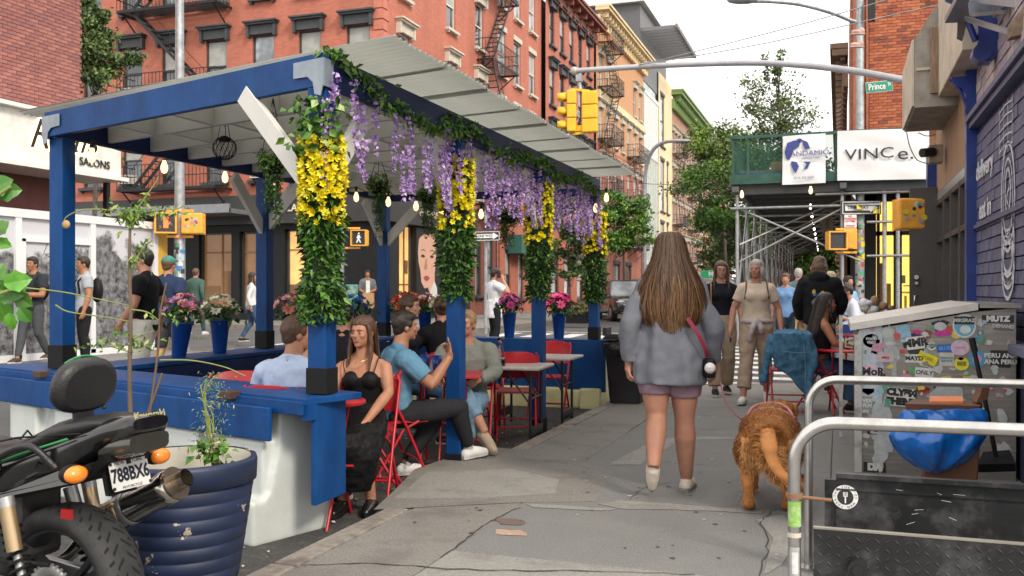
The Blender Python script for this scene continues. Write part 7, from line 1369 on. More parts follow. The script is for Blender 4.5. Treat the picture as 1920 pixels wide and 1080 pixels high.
bgp('man in grey tee with cropped hair walking away beneath the shed', 1497, 662, 1.76, cdir(.2, 1), sex='m', pose=WALK, top=tee('grey tee', (.10, .13, .14)), bottom=dict(m=cloth('ochre trousers', (.45, .33, .12))), shoes=dict(m=M_BLK), hair=dict(s='short', m=H_GR), z=.02)
bgp('woman in blue tee with bare arms partly behind the grey-haired woman', 1473, 675, 1.62, cdir(-.4, -1), pose=WALK, top=tee('cornflower tee', (.14, .25, .45)), bottom=dict(m=cloth('dark jeans', (.02, .03, .05))), shoes=dict(m=M_BLK), hair=dict(s='short', m=H_MD), z=.02)
bgp('blond woman in pale top standing past the hooded man', 1556, 700, 1.62, cdir(.9, -.3), pose=None, top=tee('pale pink top', (.55, .42, .36)), bottom=dict(m=cloth('stone trousers', (.35, .30, .25))), shoes=dict(m=M_BLK), hair=dict(s='wavy', m=H_BLD), z=.0)
bgp('person wearing a pink star-shaped hat behind the hooded man', 1530, 705, 1.72, cdir(-.3, -1), sex='m', top=tee('pink top', (.5, .2, .25)), bottom=dict(m=pk_), shoes=dict(m=M_BLK), hair=dict(s='cap', m=H_MD, capm=mat('pink felt', (.62, .14, .20), .8)), z=0)
bgp('bearded man in light blue shirt sitting beyond the stickered pole', 1590, 668, 1.74, cdir(.5, -.8), sex='m', base=SIT, pose=dict(P=(0, 0, .78), N=(0, -.02, 1.32), Hd=(0, .01, 1.485)), top=tee('light blue shirt', (.22, .38, .58)), bottom=dict(m=JN), shoes=dict(m=M_BLK), hair=dict(s='short', m=H_DK), z=.02)
bgp('dark-haired diner in white shirt leaning by the stickered pole', 1606, 682, 1.66, cdir(-.9, .2), base=SIT, pose=dict(P=(0, 0, .70), N=(0, .10, 1.2), Hd=(0, .16, 1.36)), top=dict(m=cloth('white shirt', (.55, .57, .66)), sleeve=1.9, inf=.02, slinf=.01), bottom=dict(m=JN), shoes=dict(m=M_BLK), hair=dict(s='short', m=H_DK), z=.02)
# -- diners in the shelter
def seat(label, u, v, d, face, H=1.72, chair=None, back=0, **k):
    p = pd(u, v, d); loc = V3((p.x, p.y, ZR)); r_ = person(label, loc, face, H, base=SIT, **k)
    if chair: f = V3(face).normalized(); folding_chair(loc - V3((f.x, f.y, 0)) * back, rotto(face), chair)
    return r_
seat('brown-haired bearded man in pale blue shirt seated with his back to the barrier', 540, 700, 5.95, cdir(.35, 1), 1.68, 'red folding chair of the man in the pale blue shirt', sex='m', skin=(.45, .24, .16), pose=dict(N=(.02, .02, 1.04), Hd=(.03, .06, 1.205), elL=(-.27, .05, .80), elR=(.27, .05, .80)), look=(.75, 1, -.03), top=dict(m=cloth('pale blue oxford', (.42, .50, .66), var=.06), sleeve=1.9, inf=.022, slinf=.012, collar=1, disp=.03), bottom=dict(m=cloth('navy chinos', (.02, .025, .04))), shoes=dict(m=M_BLK), hair=dict(s='short', m=H_BR), vox=.009)
seat('woman with dark hair in tan top half hidden behind the nearest front post', 582, 700, 6.75, cdir(.5, .7), 1.68, None, skin=(.42, .23, .15), top=dict(m=cloth('tan knit', (.28, .18, .11)), sleeve=1.9, inf=.02), bottom=dict(m=cloth('dark jeans', (.02, .03, .05))), shoes=dict(m=M_BLK), hair=dict(s='long', m=H_BR, len=.3, w=.09), vox=.012, face_on=False)
bs_ = cloth('black satin', (.008, .008, .009), rough=.5)
wp, Jw, qw = seat('long-haired woman in black strapless top and skirt looking over from the round red table', 682, 700, 6.35, cdir(-.12, -1), 1.64, 'red folding chair under the woman in the black skirt', skin=(.48, .25, .16), pose=dict(P=(0, 0, .53), N=(0, .0, 1.06), Hd=(.0, .03, 1.23), elL=(-.20, .06, .80), wrL=(-.10, .30, .62), elR=(.23, .10, .78), wrR=(.20, .30, .74), knR=(.08, .42, .52), anR=(.05, .36, .09), knL=(-.10, .44, .52), anL=(-.14, .30, .09), skirt=[(.66, .16, .12, 0, -.01), (.62, .20, .27, 0, .13), (.58, .22, .35, 0, .22), (.50, .23, .37, 0, .27), (.40, .21, .19, -.02, .40), (.25, .18, .15, -.01, .38), (.17, .16, .13, .01, .37)], skirtm=bs_), look=(.35, 1, .0),
    top=dict(m=bs_, inf=.008, q0=.05, q1=.72, bare=1, disp=.004), shoes=dict(m=mat('black patent', (.01, .01, .01), .2), sole=M_BLK), hair=dict(s='long', m=H_BR, len=.34, w=.095, fl=.20, strands=300, ms=[H_BR, H_MD], prof=[(1.345, .04, .05, .01), (1.31, .083, .09, .0), (1.2, .092, .09, -.01), (1.05, .10, .08, -.03), (.93, .09, .07, -.04)]), vox=.008, curl=.4)
nk = MB(); nk.tube([V3((.078 * math.cos(a), .015 + .072 * math.sin(a) + (.05 if math.sin(a) > 0 else 0) * math.sin(a), 1.075 - .05 * max(0, math.sin(a)))) for a in np.linspace(0, 6.283, 21)], .004, 6); nk.build('necklace', mat('gold chain', (.6, .45, .2), .3, metal=.8), wp); [MB().tube(interp([V3((.10 * s_, .115, .93)), V3((.12 * s_, .10, 1.0)), V3((.125 * s_, .03, 1.055)), V3((.12 * s_, -.07, .98))], 4), .004, 5).build('shoulder_strap', bs_, wp) for s_ in (1, -1)]
seat('diner in black with back turned behind the long-haired woman', 648, 700, 8.2, cdir(.1, 1), 1.72, None, sex='m', top=tee('black tee', (.012, .013, .02)), bottom=dict(m=JN), shoes=dict(m=M_BLK), hair=dict(s='short', m=H_DK), face_on=False)
seat('dark-haired man in blue tee raising two fingers with legs stretched to the kerb', 742, 700, 7.1, cdir(.9, .42), 1.68, 'red folding chair under the man in the blue tee', sex='m', skin=(.40, .21, .13), pose=dict(N=(0, .03, 1.05), Hd=(0, .08, 1.21), elR=(.26, .20, .76), wrR=(.20, .38, .97), hdR=(0, -.05, 1), pnR=(0, -1, .1), elL=(-.25, .12, .78), wrL=(-.1, .32, .76), knR=(.12, .50, .56), anR=(.06, .60, .215), fdR=(-.35, 1, .05), knL=(-.10, .36, .42), anL=(-.12, .12, .09)), look=(.05, 1, 0), curls=dict(R=[.75, .6, .08, .15]), top=dict(m=cloth('dusty blue tee', (.10, .22, .33), var=.12), sleeve=.72, slinf=.014, inf=.018, disp=.022), bottom=dict(m=cloth('black chinos', (.022, .022, .026)), inf=.014), shoes=dict(m=cloth('white leather', (.68, .67, .65), rough=.5), inf=.011, sock=cloth('grey sock', (.45, .43, .43))), hair=dict(s='short', m=H_DK), vox=.008)
seat('woman with pulled-back brown hair in black turned sideways before the red flowers', 758, 700, 8.9, cdir(1, -.15), 1.70, None, skin=(.55, .33, .25), top=dict(m=cloth('black tee', (.012, .013, .02)), sleeve=1.9, inf=.016), bottom=dict(m=JN), shoes=dict(m=M_BLK), hair=dict(s='short', m=H_BR), vox=.011, pose=dict(P=(0, 0, .6), N=(0, .02, 1.16), Hd=(0, .06, 1.32)))
seat('woman with low brown bun in black sweater seated with her back turned', 828, 700, 9.2, cdir(-.3, 1), 1.70, 'red folding chair behind the woman with the bun', skin=(.50, .28, .2), top=dict(m=cloth('black sweater', (.010, .010, .012)), sleeve=1.9, inf=.024, slinf=.012), bottom=dict(m=JN), shoes=dict(m=M_BLK), hair=dict(s='bun', m=H_BR), vox=.011, pose=dict(elL=(-.34, .06, .86), wrL=(-.40, .30, .80), P=(0, 0, .6), N=(0, -.02, 1.14), Hd=(0, .02, 1.30)))
seat('sandy-haired man in grey sweater and rolled jeans crossing his legs behind the second post', 876, 700, 8.0, cdir(-.1, -1), 1.68, 'red folding chair under the man in the grey sweater', sex='m', skin=(.52, .28, .20), pose=dict(N=(0, .0, 1.04), Hd=(0, .05, 1.20), elL=(-.27, .05, .78), wrL=(-.13, .28, .72), elR=(.28, .08, .78), wrR=(.16, .28, .72), knR=(-.02, .40, .64), anR=(-.22, .46, .30), fdR=(-.6, .6, -.45), knL=(-.10, .42, .50), anL=(-.06, .40, .09)), look=(.3, 1, 0), top=dict(m=cloth('sage grey sweater', (.19, .20, .18), var=.1), sleeve=1.92, inf=.022, slinf=.012, collar=1, disp=.03), bottom=dict(m=cloth('pale denim', (.16, .26, .36), vs_=18, var=.2), frac=1.62, inf=.018), shoes=dict(m=cloth('tan suede', (.42, .33, .24)), sole=mat('tan sole', (.3, .22, .15), .7)), hair=dict(s='short', m=H_BL), vox=.009)
for u, d, f, l in ((446, 6.55, cdir(.25, -1), 'empty red folding chair behind the front barrier board'), (690, 6.75, cdir(-.9, -.1), 'red folding chair with rounded back between the two tables'), (968, 9.1, cdir(0, 1), 'empty red folding chair tucked behind the nearer marble table'), (905, 9.5, cdir(.1, -1), 'empty red folding chair beyond the carafe'), (1030, 10.6, cdir(-.3, -1), 'empty red folding chair at the far marble table')): p = pd(u, 700, d); folding_chair(gz(p, ZR), rotto(f), l)
# -- pedestrians across the street
person('young man in black tee and white shorts striding left beyond the shelter', gz(pd(272, 560, 10.4), -.02), cdir(-1, .0), 1.80, 'm', (.5, .3, .22), pose=WALK, top=tee('plain black tee', (.010, .010, .012)), bottom=dict(m=cloth('off white cotton', (.6, .57, .52)), inf=.02, frac=1.9), shoes=dict(m=M_BLK), hair=dict(s='short', m=H_DK), look=(-.1, 1, 0), vox=.012)
def backpack(t, m):
    b = MB(); b.ball((0, -.19, 1.22), (.15, .09, .20), 14, 10); b.tube([V3((.12, -.1, 1.4)), V3((.12, .0, 1.47)), V3((.12, .11, 1.36)), V3((.13, .09, 1.15))], .018, 6).tube([V3((-.12, -.1, 1.4)), V3((-.12, .0, 1.47)), V3((-.12, .11, 1.36)), V3((-.13, .09, 1.15))], .018, 6); b.build('backpack', m, t)
t_, *_ = person('bearded man in dark polo with folded arms and backpack before the printed trees', gz(pd(62, 560, 15.3), .13), cdir(-.2, -1), 1.74, 'm', (.42, .23, .16), pose=dict(WALK, elR=(.24, .08, 1.12), wrR=(-.05, .24, 1.08), elL=(-.24, .08, 1.12), wrL=(.05, .26, 1.14)), top=tee('charcoal polo', (.03, .035, .042)), bottom=dict(m=cloth('slate trousers', (.07, .075, .085))), shoes=dict(m=mat('brown boots', (.06, .035, .025), .5)), hair=dict(s='short', m=H_DK), vox=.013); backpack(t_, M_BLK)
t_, *_ = person('man in light grey tee with black backpack half hidden by the left front post', gz(pd(158, 560, 14.6), .13), cdir(-.75, -.5), 1.72, 'm', (.42, .22, .15), pose=None, top=tee('light grey tee', (.36, .38, .42)), bottom=dict(m=cloth('black jeans', (.015, .016, .02))), shoes=dict(m=M_BLK), hair=dict(s='short', m=H_DK), vox=.013); backpack(t_, M_BLK)
person('man in green cap and navy tee walking away behind the black-shirted man', gz(pd(315, 560, 12.6), 0), cdir(.2, 1), 1.78, 'm', (.48, .28, .2), pose=WALK, top=tee('navy tee', (.025, .04, .09)), bottom=dict(m=cloth('dark shorts', (.05, .05, .06)), frac=.9), shoes=dict(m=M_BLK), hair=dict(s='cap', m=H_MD, capm=mat('teal cap', (.03, .20, .16), .7)), vox=.014, face_on=False)
person('man in sage green shirt crossing the far street with his back turned', gz(pd(367, 560, 24.5), .14), cdir(.2, 1), 1.76, 'm', pose=WALK, top=dict(m=cloth('sage shirt', (.07, .13, .11)), sleeve=1.9, inf=.02), bottom=dict(m=JN), shoes=dict(m=cloth('white sneaker', (.62, .6, .58))), hair=dict(s='short', m=H_MD), vox=.02, face_on=False)
person('woman with long dark hair and white top walking beside the second rear post', gz(pd(472, 560, 21.8), .08), cdir(.9, .4), 1.66, 'f', pose=WALK, top=dict(m=cloth('white blouse', (.6, .6, .62)), sleeve=1.9, inf=.02, hem=[(.84, .17, .12), (1.0, .16, .12)]), bottom=dict(m=JN), shoes=dict(m=M_BLK), hair=dict(s='long', m=H_DK, len=.42, w=.10), vox=.018, face_on=False)
t_, *_ = person('man in open grey shirt carrying a brown paper bag by the black shop', gz(pd(689, 560, 30.5), .2), cdir(.25, -1), 1.78, 'm', (.42, .24, .17), pose=dict(elR=(.25, .02, 1.13), wrR=(.12, .22, 1.05), elL=(-.25, .02, 1.13), wrL=(-.12, .24, 1.08)), top=dict(m=cloth('grey overshirt', (.13, .13, .14)), sleeve=1.0, inf=.026, flare=.02), bottom=dict(m=cloth('dark jeans', (.02, .03, .05))), shoes=dict(m=M_BLK), hair=dict(s='short', m=H_DK), vox=.02, face_on=False); MB().box((0, .155, 1.2), (.13, .03, .45)).build('shirt_front', cloth('white tee', (.62, .62, .62)), t_)
pb = thing('paper_bag', 'brown paper bag held in front of the man by the black shop', 'bag', gz(pd(691, 560, 30.2), .2)); p = pd(691, 560, 30.2); MB().box(gz(p, 1.0), (.34, .2, .50), YAW).build('bag', mat('kraft paper', (.40, .24, .12), .8), pb)
t_, *_ = person('man in long white tee holding a phone to his ear by the far vases', gz(pd(927, 560, 19.4), .0), cdir(.85, .35), 1.78, 'm', (.5, .3, .22), pose=dict(elR=(.30, .20, 1.25), wrR=(.17, .12, 1.52), hdR=(-.2, -.1, 1), pnR=(-1, 0, 0)), top=tee('white long tee', (.66, .67, .70), hem=[(.74, .18, .15), (.9, .18, .15), (1.1, .17, .14)]), bottom=dict(m=cloth('black jeans', (.015, .016, .02))), shoes=dict(m=M_BLK), hair=dict(s='short', m=H_DK), vox=.014, curl=.6); MB().box((.11, .06, 1.63), (.015, .07, .14)).build('phone', M_IRON, t_)
# ================================================================ STICKER-COVERED METAL BOX
M_STEEL = mat('dull stainless sheet', (.26, .24, .215), .38, metal=.45, var=.12, vs_=4, stretch=(1, 1, 8), dirt=(.46, .44, .41), dirt_amt=.5, dirt_s=5); M_TUBE = mat('brushed steel tube', (.52, .51, .50), .26, metal=.9, var=.12, vs_=20, dirt=(.30, .25, .20), dirt_amt=.35, dirt_s=6)
KY = 7.25; kx = thing('metal_box', 'waist-high sheet metal enclosure plastered with stickers against the purple wall', 'enclosure', (.6, 8, 0))
MB().prism([(.13, KY, 0), (1.16, KY, 0), (1.16, KY, 1.20), (.90, KY, 1.17), (.13, KY, 1.02)], (0, 1.65, 0)).build('body', M_STEEL, kx, bevel=.004)
MB().prism([(.08, KY - .03, 1.03), (.92, KY - .03, 1.185), (.92, KY - .03, 1.235), (.08, KY - .03, 1.08)], (0, 1.75, 0)).build('lid', mat('pale zinc lid', (.58, .55, .51), .4, metal=.4, dirt=(.62, .6, .56), dirt_amt=.6), kx, bevel=.004); MB().box((1.06, KY + .82, 1.215), (.26, 1.7, .03)).build('top_strip', M_STEEL, kx)
MB().box((.135, KY - .004, .5), (.05, .02, 1.0)).box((.02, KY + 1.66, .55), (.03, .03, 1.1)).build('corner_trim', mat('chipped white paint', (.52, .52, .50), .6, dirt=(.2, .18, .16), dirt_amt=.9, dirt_s=9), kx); MB().tube([(.10, KY + .2, .96), (.05, KY + .2, .95), (.05, KY + .2, .9), (.10, KY + .2, .89)], .008, 6).build('hasp', M_TRIM_C, kx)
def kp(u, v, o=0): return py(u, v, KY - .004 - o)
kn = [0]
def sticker(u, v, w_, h_, c, rot=0, shape='r', txt=None, tc=(.02, .02, .02), ts=.5, tb=.002, ring=None, kind='sticker'):
    """thin decal on the front sheet, sizes in metres"""
    kn[0] += 1; o = .0006 * (kn[0] % 9); ce = kp(u, v, o); cr, sr = math.cos(rot), math.sin(rot); X = V3((cr, 0, sr)); Z = V3((-sr, 0, cr)); n = 22
    if shape == 'c': P = [ce + X * w_ / 2 * math.cos(6.283 * i / n) + Z * h_ / 2 * math.sin(6.283 * i / n) for i in range(n)]
    elif shape == 'j': q = random.Random(kn[0]); P = [ce + X * w_ / 2 * math.cos(6.283 * i / 16) * q.uniform(.45, 1.1) + Z * h_ / 2 * math.sin(6.283 * i / 16) * q.uniform(.5, 1.1) for i in range(16)]
    elif shape == 's': P = [ce - X * w_ / 2 + Z * h_ / 2, ce - X * w_ / 2, ce - Z * h_ / 2, ce + X * w_ / 2, ce + X * w_ / 2 + Z * h_ / 2]
    else: P = [ce + X * a * w_ / 2 + Z * b * h_ / 2 for a, b in ((-1, -1), (1, -1), (1, 1), (-1, 1))]
    s_ = MB().add(P, [tuple(range(len(P)))]).build(kind, mat('decal %.2f %.2f %.2f' % c, c, .4, var=.12, vs_=40, dirt=tuple(q * .6 for q in c), dirt_amt=.4, dirt_s=25), kx)
    if ring: m = MB(); R0 = [ce + V3((0, -.0005, 0)) + X * w_ * ring[1] * math.cos(6.283 * i / n) + Z * h_ * ring[1] * math.sin(6.283 * i / n) for i in range(n)]; m.add(R0, [tuple(range(n))]); m.build('inner', mat('decal %.2f %.2f %.2f' % ring[0], ring[0], .4), s_)
    if txt: text_at(txt, h_ * ts, mat('ink %.2f %.2f %.2f' % tc, tc, .5, var=.02), s_, ce + V3((0, -.0012, 0)), X, Z, depth=.0003, bold=tb)
W_ = (.62, .62, .60); K_ = (.02, .02, .02); P_ = (.62, .45, .55)
sticker(1632, 690, .16, .62, (.46, .52, .55)); sticker(1672, 660, .10, .5, (.36, .40, .41), .1, 'j'); sticker(1655, 800, .2, .5, (.42, .45, .46), 0, 'j'); sticker(1720, 790, .25, .3, (.45, .47, .48), 0, 'j'); sticker(1770, 750, .3, .28, (.40, .41, .42), .2, 'j'); sticker(1650, 850, .12, .3, (.48, .5, .5), 0, 'j'); sticker(1880, 850, .14, .22, (.48, .49, .5), 0, 'j'); sticker(1878, 780, .1, .14, (.46, .48, .5), .2, 'j'); sticker(1695, 820, .16, .3, (.36, .33, .3), 0, 'j')
sticker(1634, 639, .115, .10, (.65, .04, .04), 0, 'c', 'FOOD\nFEED', W_, .26, .001); sticker(1636, 672, .11, .09, (.45, .5, .6), .1, 'j'); sticker(1637, 697, .14, .11, P_, 0, 'r', 'MoR', K_, .7, .003); sticker(1664, 624, .09, .09, (.40, .45, .45), 0, 'c', ring=((.52, .55, .55), .36)); sticker(1694, 622, .09, .09, (.25, .45, .60), .2); sticker(1682, 630, .05, .05, (.6, .08, .08), .3, 'c'); sticker(1670, 644, .07, .03, (.5, .48, .44), 0, 'c')
sticker(1660, 670, .11, .07, (.52, .42, .44), .03, 'r', 'crispy', (.5, .05, .08), .3); sticker(1717, 646, .14, .17, K_, .1, 'c'); sticker(1716, 643, .12, .09, W_, .15, 'r', 'MMR', K_, .85, .004); sticker(1714, 672, .12, .06, W_, .0, 'r', 'MAYD', K_, .7, .002); sticker(1739, 672, .13, .07, (.72, .62, .01), -.42, 'r', 'YORK', (.4, .32, .01), .4); sticker(1720, 622, .07, .04, (.5, .02, .25), .1, 'j'); sticker(1738, 626, .08, .09, (.20, .07, .06), .1, 'j'); sticker(1768, 625, .13, .05, (.55, .02, .28), .05, 'j'); sticker(1764, 607, .13, .06, K_, 0, 'j'); sticker(1763, 612, .08, .06, (.48, .50, .52), 0, 'c')
sticker(1747, 649, .062, .062, W_, 0, 'c', ring=((.12, .06, .04), .28)); sticker(1771, 653, .1, .055, (.03, .12, .42), .05, 'r', 'BLUE', (.1, .3, .7), .6); sticker(1800, 652, .12, .11, P_, 0, 'c', 'ORSONS', (.4, .2, .3), .16, .0005); sticker(1775, 674, .095, .095, (.52, .50, .42), 0, 'r', 'REMAND\nSERVICE', (.1, .25, .35), .22, .001); sticker(1803, 682, .095, .095, (.72, .65, .05), 0, 'c', 'BEE', (.25, .15, .02), .4, .002); sticker(1832, 673, .12, .12, (.08, .28, .45), 0, 'c', ring=((.55, .25, .40), .26))
sticker(1808, 611, .15, .17, W_, 0, 'c', ring=((.12, .35, .48), .43)); sticker(1808, 601, .13, .055, K_, 0, 'r', 'MIKERAZ', W_, .6, .001); sticker(1810, 618, .07, .06, (.55, .62, .60), 0, 'c'); sticker(1838, 605, .06, .06, (.48, .48, .48), .1, 'j'); sticker(1838, 624, .045, .06, (.1, .2, .25), .0, 'c', ring=((.5, .45, .42), .2))
sticker(1871, 598, .20, .055, K_, 0, 'r', 'MUTZ', W_, .95, .004); sticker(1881, 612, .12, .05, (.12, .12, .12), -.06, 'r', 'DEMAND', (.45, .45, .42), .65, .002); sticker(1876, 673, .125, .12, K_, 0, 'r', 'PERU ANA\nANA PERU', W_, .36, .0015)
sticker(1690, 745, .19, .13, W_, -.06, 'r', 'CLYSM\nPHENE', K_, .50, .006); sticker(1711, 694, .06, .09, (.1, .35, .12), 0, 'j'); sticker(1733, 699, .12, .07, W_, -.08, 'r', 'ONLY', K_, .6, .001); sticker(1760, 694, .06, .06, (.5, .5, .5), .3, 's'); sticker(1731, 731, .075, .05, (.5, .02, .02), .1, 'r', 'WOW', K_, .6); sticker(1628, 735, .08, .05, (.05, .28, .35), 0, 's'); sticker(1647, 738, .05, .08, (.35, .5, .58), 0, 'j'); sticker(1626, 756, .07, .10, (.30, .30, .29), 0, 'r', 'VEX\nFLM', W_, .35)
sticker(1636, 808, .07, .05, K_, 0, 'r', 'MEN\nCIL', W_, .4); sticker(1640, 876, .15, .07, K_, 0, 'r', 'DA', W_, .95, .006); sticker(1826, 707, .09, .03, (.5, .5, .5), 0, 'j'); sticker(1864, 692, .06, .08, (.45, .5, .48), .4, 'j'); [sticker(u, 727, .06, .05, (.65, .08, .2), 0, 's', 'UR', W_, .35) for u in (1857, 1884)]; sticker(1812, 700, .05, .03, (.3, .5, .3), 0, 'j'); sticker(1850, 645, .05, .02, (.2, .4, .5), 0, 'j')
q = random.Random(5)
for k in range(60): sticker(q.uniform(1625, 1840), q.uniform(612, 760), q.uniform(.03, .075), q.uniform(.025, .06), q.choice(((.03, .03, .03), (.6, .6, .58), (.5, .06, .05), (.05, .25, .4), (.62, .5, .08), (.5, .25, .35), (.1, .3, .2), (.3, .5, .58))), q.uniform(-.3, .3), q.choice('crrj'), None) if k < 34 else 0
for k in range(70): sticker(q.uniform(1615, 1895), q.uniform(600, 860), q.uniform(.02, .07), q.uniform(.02, .06), q.choice(((.5, .5, .5), (.4, .36, .32), (.55, .52, .48), (.3, .42, .5), (.5, .3, .3), (.25, .24, .22))), q.uniform(-.4, .4), 'j', kind='paper_scrap')
# broom, dustpan, brown bin with blue bag
br = thing('dustpan', 'long-handled black dustpan leaning on the sticker box', 'dustpan', pd(1868, 870, 5.9)); MB().tube([pd(1822, 637, 6.1), pd(1845, 740, 6.0), pd(1869, 865, 5.9)], .014, 8).build('handle', M_BLK, br); MB().prism([pd(1832, 886, 5.8), pd(1905, 884, 5.8), pd(1893, 858, 6.0), pd(1843, 862, 6.0)], (0, 0, .05)).build('pan', M_BLK, br, bevel=.008); tp_ = MB().tube([pd(1822, 634, 6.1), pd(1828, 660, 6.08)], .02, 8).build('grip', M_BLK, br)
cb = thing('compost_bin', 'brown compost bin with tilted lid and orange sheet in front of the sticker box', 'bin', pd(1770, 900, 5.6)); bc = pd(1778, 885, 5.6); bc.z = 0
M_BRN = mat('brown bin plastic', (.13, .055, .028), .5, var=.15); m = MB(); m.loft([[bc + V3((x * k, y * k, z)) for x, y in ((-1, -1), (1, -1), (1, 1), (-1, 1))] for k, z in ((.13, .0), (.16, .55))], smooth=False); m.build('body', M_BRN, cb, bevel=.01)
lidc = [pd(1697, 757, 5.5), pd(1838, 761, 5.5), pd(1842, 752, 5.9), pd(1712, 748, 5.9)]; MB().prism(lidc, (0, 0, -.035)).build('lid', M_BRN, cb, bevel=.008); MB().prism([pd(1828, 758, 5.6), pd(1852, 748, 5.6), pd(1856, 728, 5.6), pd(1843, 722, 5.6), pd(1838, 740, 5.6)], (0, .22, 0)).build('hinge', M_BRN, cb, bevel=.01); MB().prism([pd(1742, 757, 5.6), pd(1806, 757, 5.6), pd(1804, 747, 5.75), pd(1744, 747, 5.75)], (0, 0, .015)).build('sheet', mat('orange plastic', (.75, .24, .09), .4), cb)
bb_ = thing('plastic_bag', 'glossy blue plastic bag billowing over the brown bin', 'bag', pd(1765, 880, 5.45)); M = MB(); rs = []
for (v, ua, ub, th) in ((768, 1690, 1850, .03), (780, 1686, 1852, .08), (800, 1680, 1849, .13), (818, 1668, 1843, .15), (838, 1676, 1830, .15), (858, 1698, 1806, .13), (874, 1716, 1782, .09), (886, 1736, 1760, .03)):
    a, b = pd(ua, v, 5.45), pd(ub, v, 5.45); c = (a + b) / 2; h = (b - a).length / 2; rs.append([c + CR * math.cos(6.283 * i / 40) * h * (1 + .03 * math.sin(i * 2.3 + v)) + CF * math.sin(6.283 * i / 40) * th * (1 + .13 * math.sin(i * 1.1 + v * .04)) + V3((0, 0, .012 * math.sin(i * 1.3 + v * .3))) for i in range(40)])
M.loft(rs); blob('film', M, mat('blue bag film', (.004, .11, .42), .3, var=.25, vs_=9, coat=.3, bump=.5, bs=5, stretch=(1, 1, .5)), bb_, .009, 3, disp=.03, ds=.16)
# ---------------------------------------------------------------- cellar hatch and its rails
def rail(label, Y, X0=-.134, X1=1.35, h=.90, r=.0205, clamp=False):
    t = thing('guard_rail', label, 'railing', (X0, Y, 0)); rc = .13; pts = [V3((X0, Y, -.02)), V3((X0, Y, h - rc))] + [V3((X0 + rc * (1 - math.cos(a)), Y, h - rc + rc * math.sin(a))) for a in np.linspace(.2, math.pi / 2, 8)] + [V3((X1, Y, h + .012))]
    MB().tube(pts, r, 16).build('tube', M_TUBE, t); MB().cyl((X0, Y, 0), (X0, Y, .012), .05, n=16).build('flange', M_TUBE, t); return t
r1_ = rail('nearest bent steel guard rail of the cellar hatch with stickers on its post', 3.13); rail('farther bent steel guard rail of the cellar hatch', 4.65)
MB().cyl((-.134, 3.13, .655), (-.134, 3.13, .67), .027, n=16).cyl((-.16, 3.12, .662), (-.02, 3.13, .655), .006, n=6).build('wire_clamp', mat('rusty wire', (.22, .11, .06), .7), r1_)
def wrap(z0, z1, a0, a1, m, name='sticker', r=.0211):
    P = []; n = 8
    for i in range(n + 1): a = a0 + (a1 - a0) * i / n; P += [(-.134 + r * math.cos(a), 3.13 + r * math.sin(a), z0), (-.134 + r * math.cos(a), 3.13 + r * math.sin(a), z1)]
    MB().add(P, [(2 * i, 2 * i + 2, 2 * i + 3, 2 * i + 1) for i in range(n)]).build(name, m, r1_)
wrap(.565, .645, 3.6, 6.2, mat('green decal', (.22, .42, .08), .5, dirt=(.6, .6, .5), dirt_amt=.9, dirt_s=30)); wrap(.53, .545, 3.4, 6.2, M_TRIM_C); wrap(.40, .50, 4.0, 5.6, STK[7]); wrap(.415, .485, 4.4, 5.3, STK[0], r=.0215); wrap(.25, .36, 5.0, 6.4, STK[0])
ht = thing('cellar_hatch', 'open black cellar hatch with diamond plate front leaf and scratched rear leaf', 'hatch', (.6, 4, 0)); M_BP = mat('scratched black paint', (.013, .0135, .015), .42, var=.5, vs_=4, dirt=(.10, .10, .105), dirt_amt=.55, dirt_s=7, bump=.2, bs=18)
MB().box((.62, 3.32, .255), (1.40, .012, .52)).build('front_leaf', M_BP, ht); lz = MB()
for i in range(46):
    for j in range(17):
        x = -.06 + i * .0303; z = .015 + j * .0297; s_ = 1 if (i + j) % 2 else -1; a = V3((x, 3.313, z)); d = V3((.011, 0, .011 * s_)); w_ = V3((-.003 * s_, 0, .003)); n = V3((0, -.0016, 0)); lz.add([a - d, a + w_, a + d, a - w_, a + n], [(0, 3, 4), (3, 2, 4), (2, 1, 4), (1, 0, 4)])
lz.build('diamond_tread', M_BP, ht, kind='stuff'); MB().cyl((.06, 3.31, .40), (.06, 3.27, .40), .032, n=14).cyl((.06, 3.27, .40), (.06, 3.262, .40), .018, n=10).build('bolt', M_IRON, ht); MB().box((.62, 3.322, .519), (1.4, .02, .006)).build('worn_edge', mat('bare edge', (.35, .33, .28), .4, metal=.6), ht)
MB().box((.66, 4.5, .245), (1.34, .012, .49)).box((-.03, 4.52, .235), (.06, .012, .44)).build('rear_leaf', M_BP, ht); MB().box((.66, 4.48, .485), (1.34, .04, .02)).box((.66, 4.49, .42), (1.34, .01, .006)).build('leaf_lip', M_BP, ht); MB().box((.6, 3.9, .012), (1.4, 1.1, .008)).build('dark_shaft_plate', M_BLK, ht)  # flat black plate over the opening: the shaft's darkness put into its colour
scx = py(1585, 932, 4.49); m = MB(); n = 26; m.add([scx + V3((.055 * math.cos(6.283 * i / n), -.001, .055 * math.sin(6.283 * i / n))) for i in range(n)], [tuple(range(n))]); so = m.build('sticker', wt, ht); MB().add([scx + V3((.035 * math.cos(6.283 * i / n), -.002, .035 * math.sin(6.283 * i / n))) for i in range(n)], [tuple(range(n))]).build('inner', K__ := mat('decal ink', (.03, .03, .03), .5), so)
fk = MB(); fk.box(scx + V3((0, -.003, -.012)), (.006, .001, .03)).box(scx + V3((0, -.003, .004)), (.018, .001, .004)); [fk.box(scx + V3((x, -.003, .014)), (.003, .001, .018)) for x in (-.008, -.003, .003, .008)]; fk.build('fork_mark', wt, so)
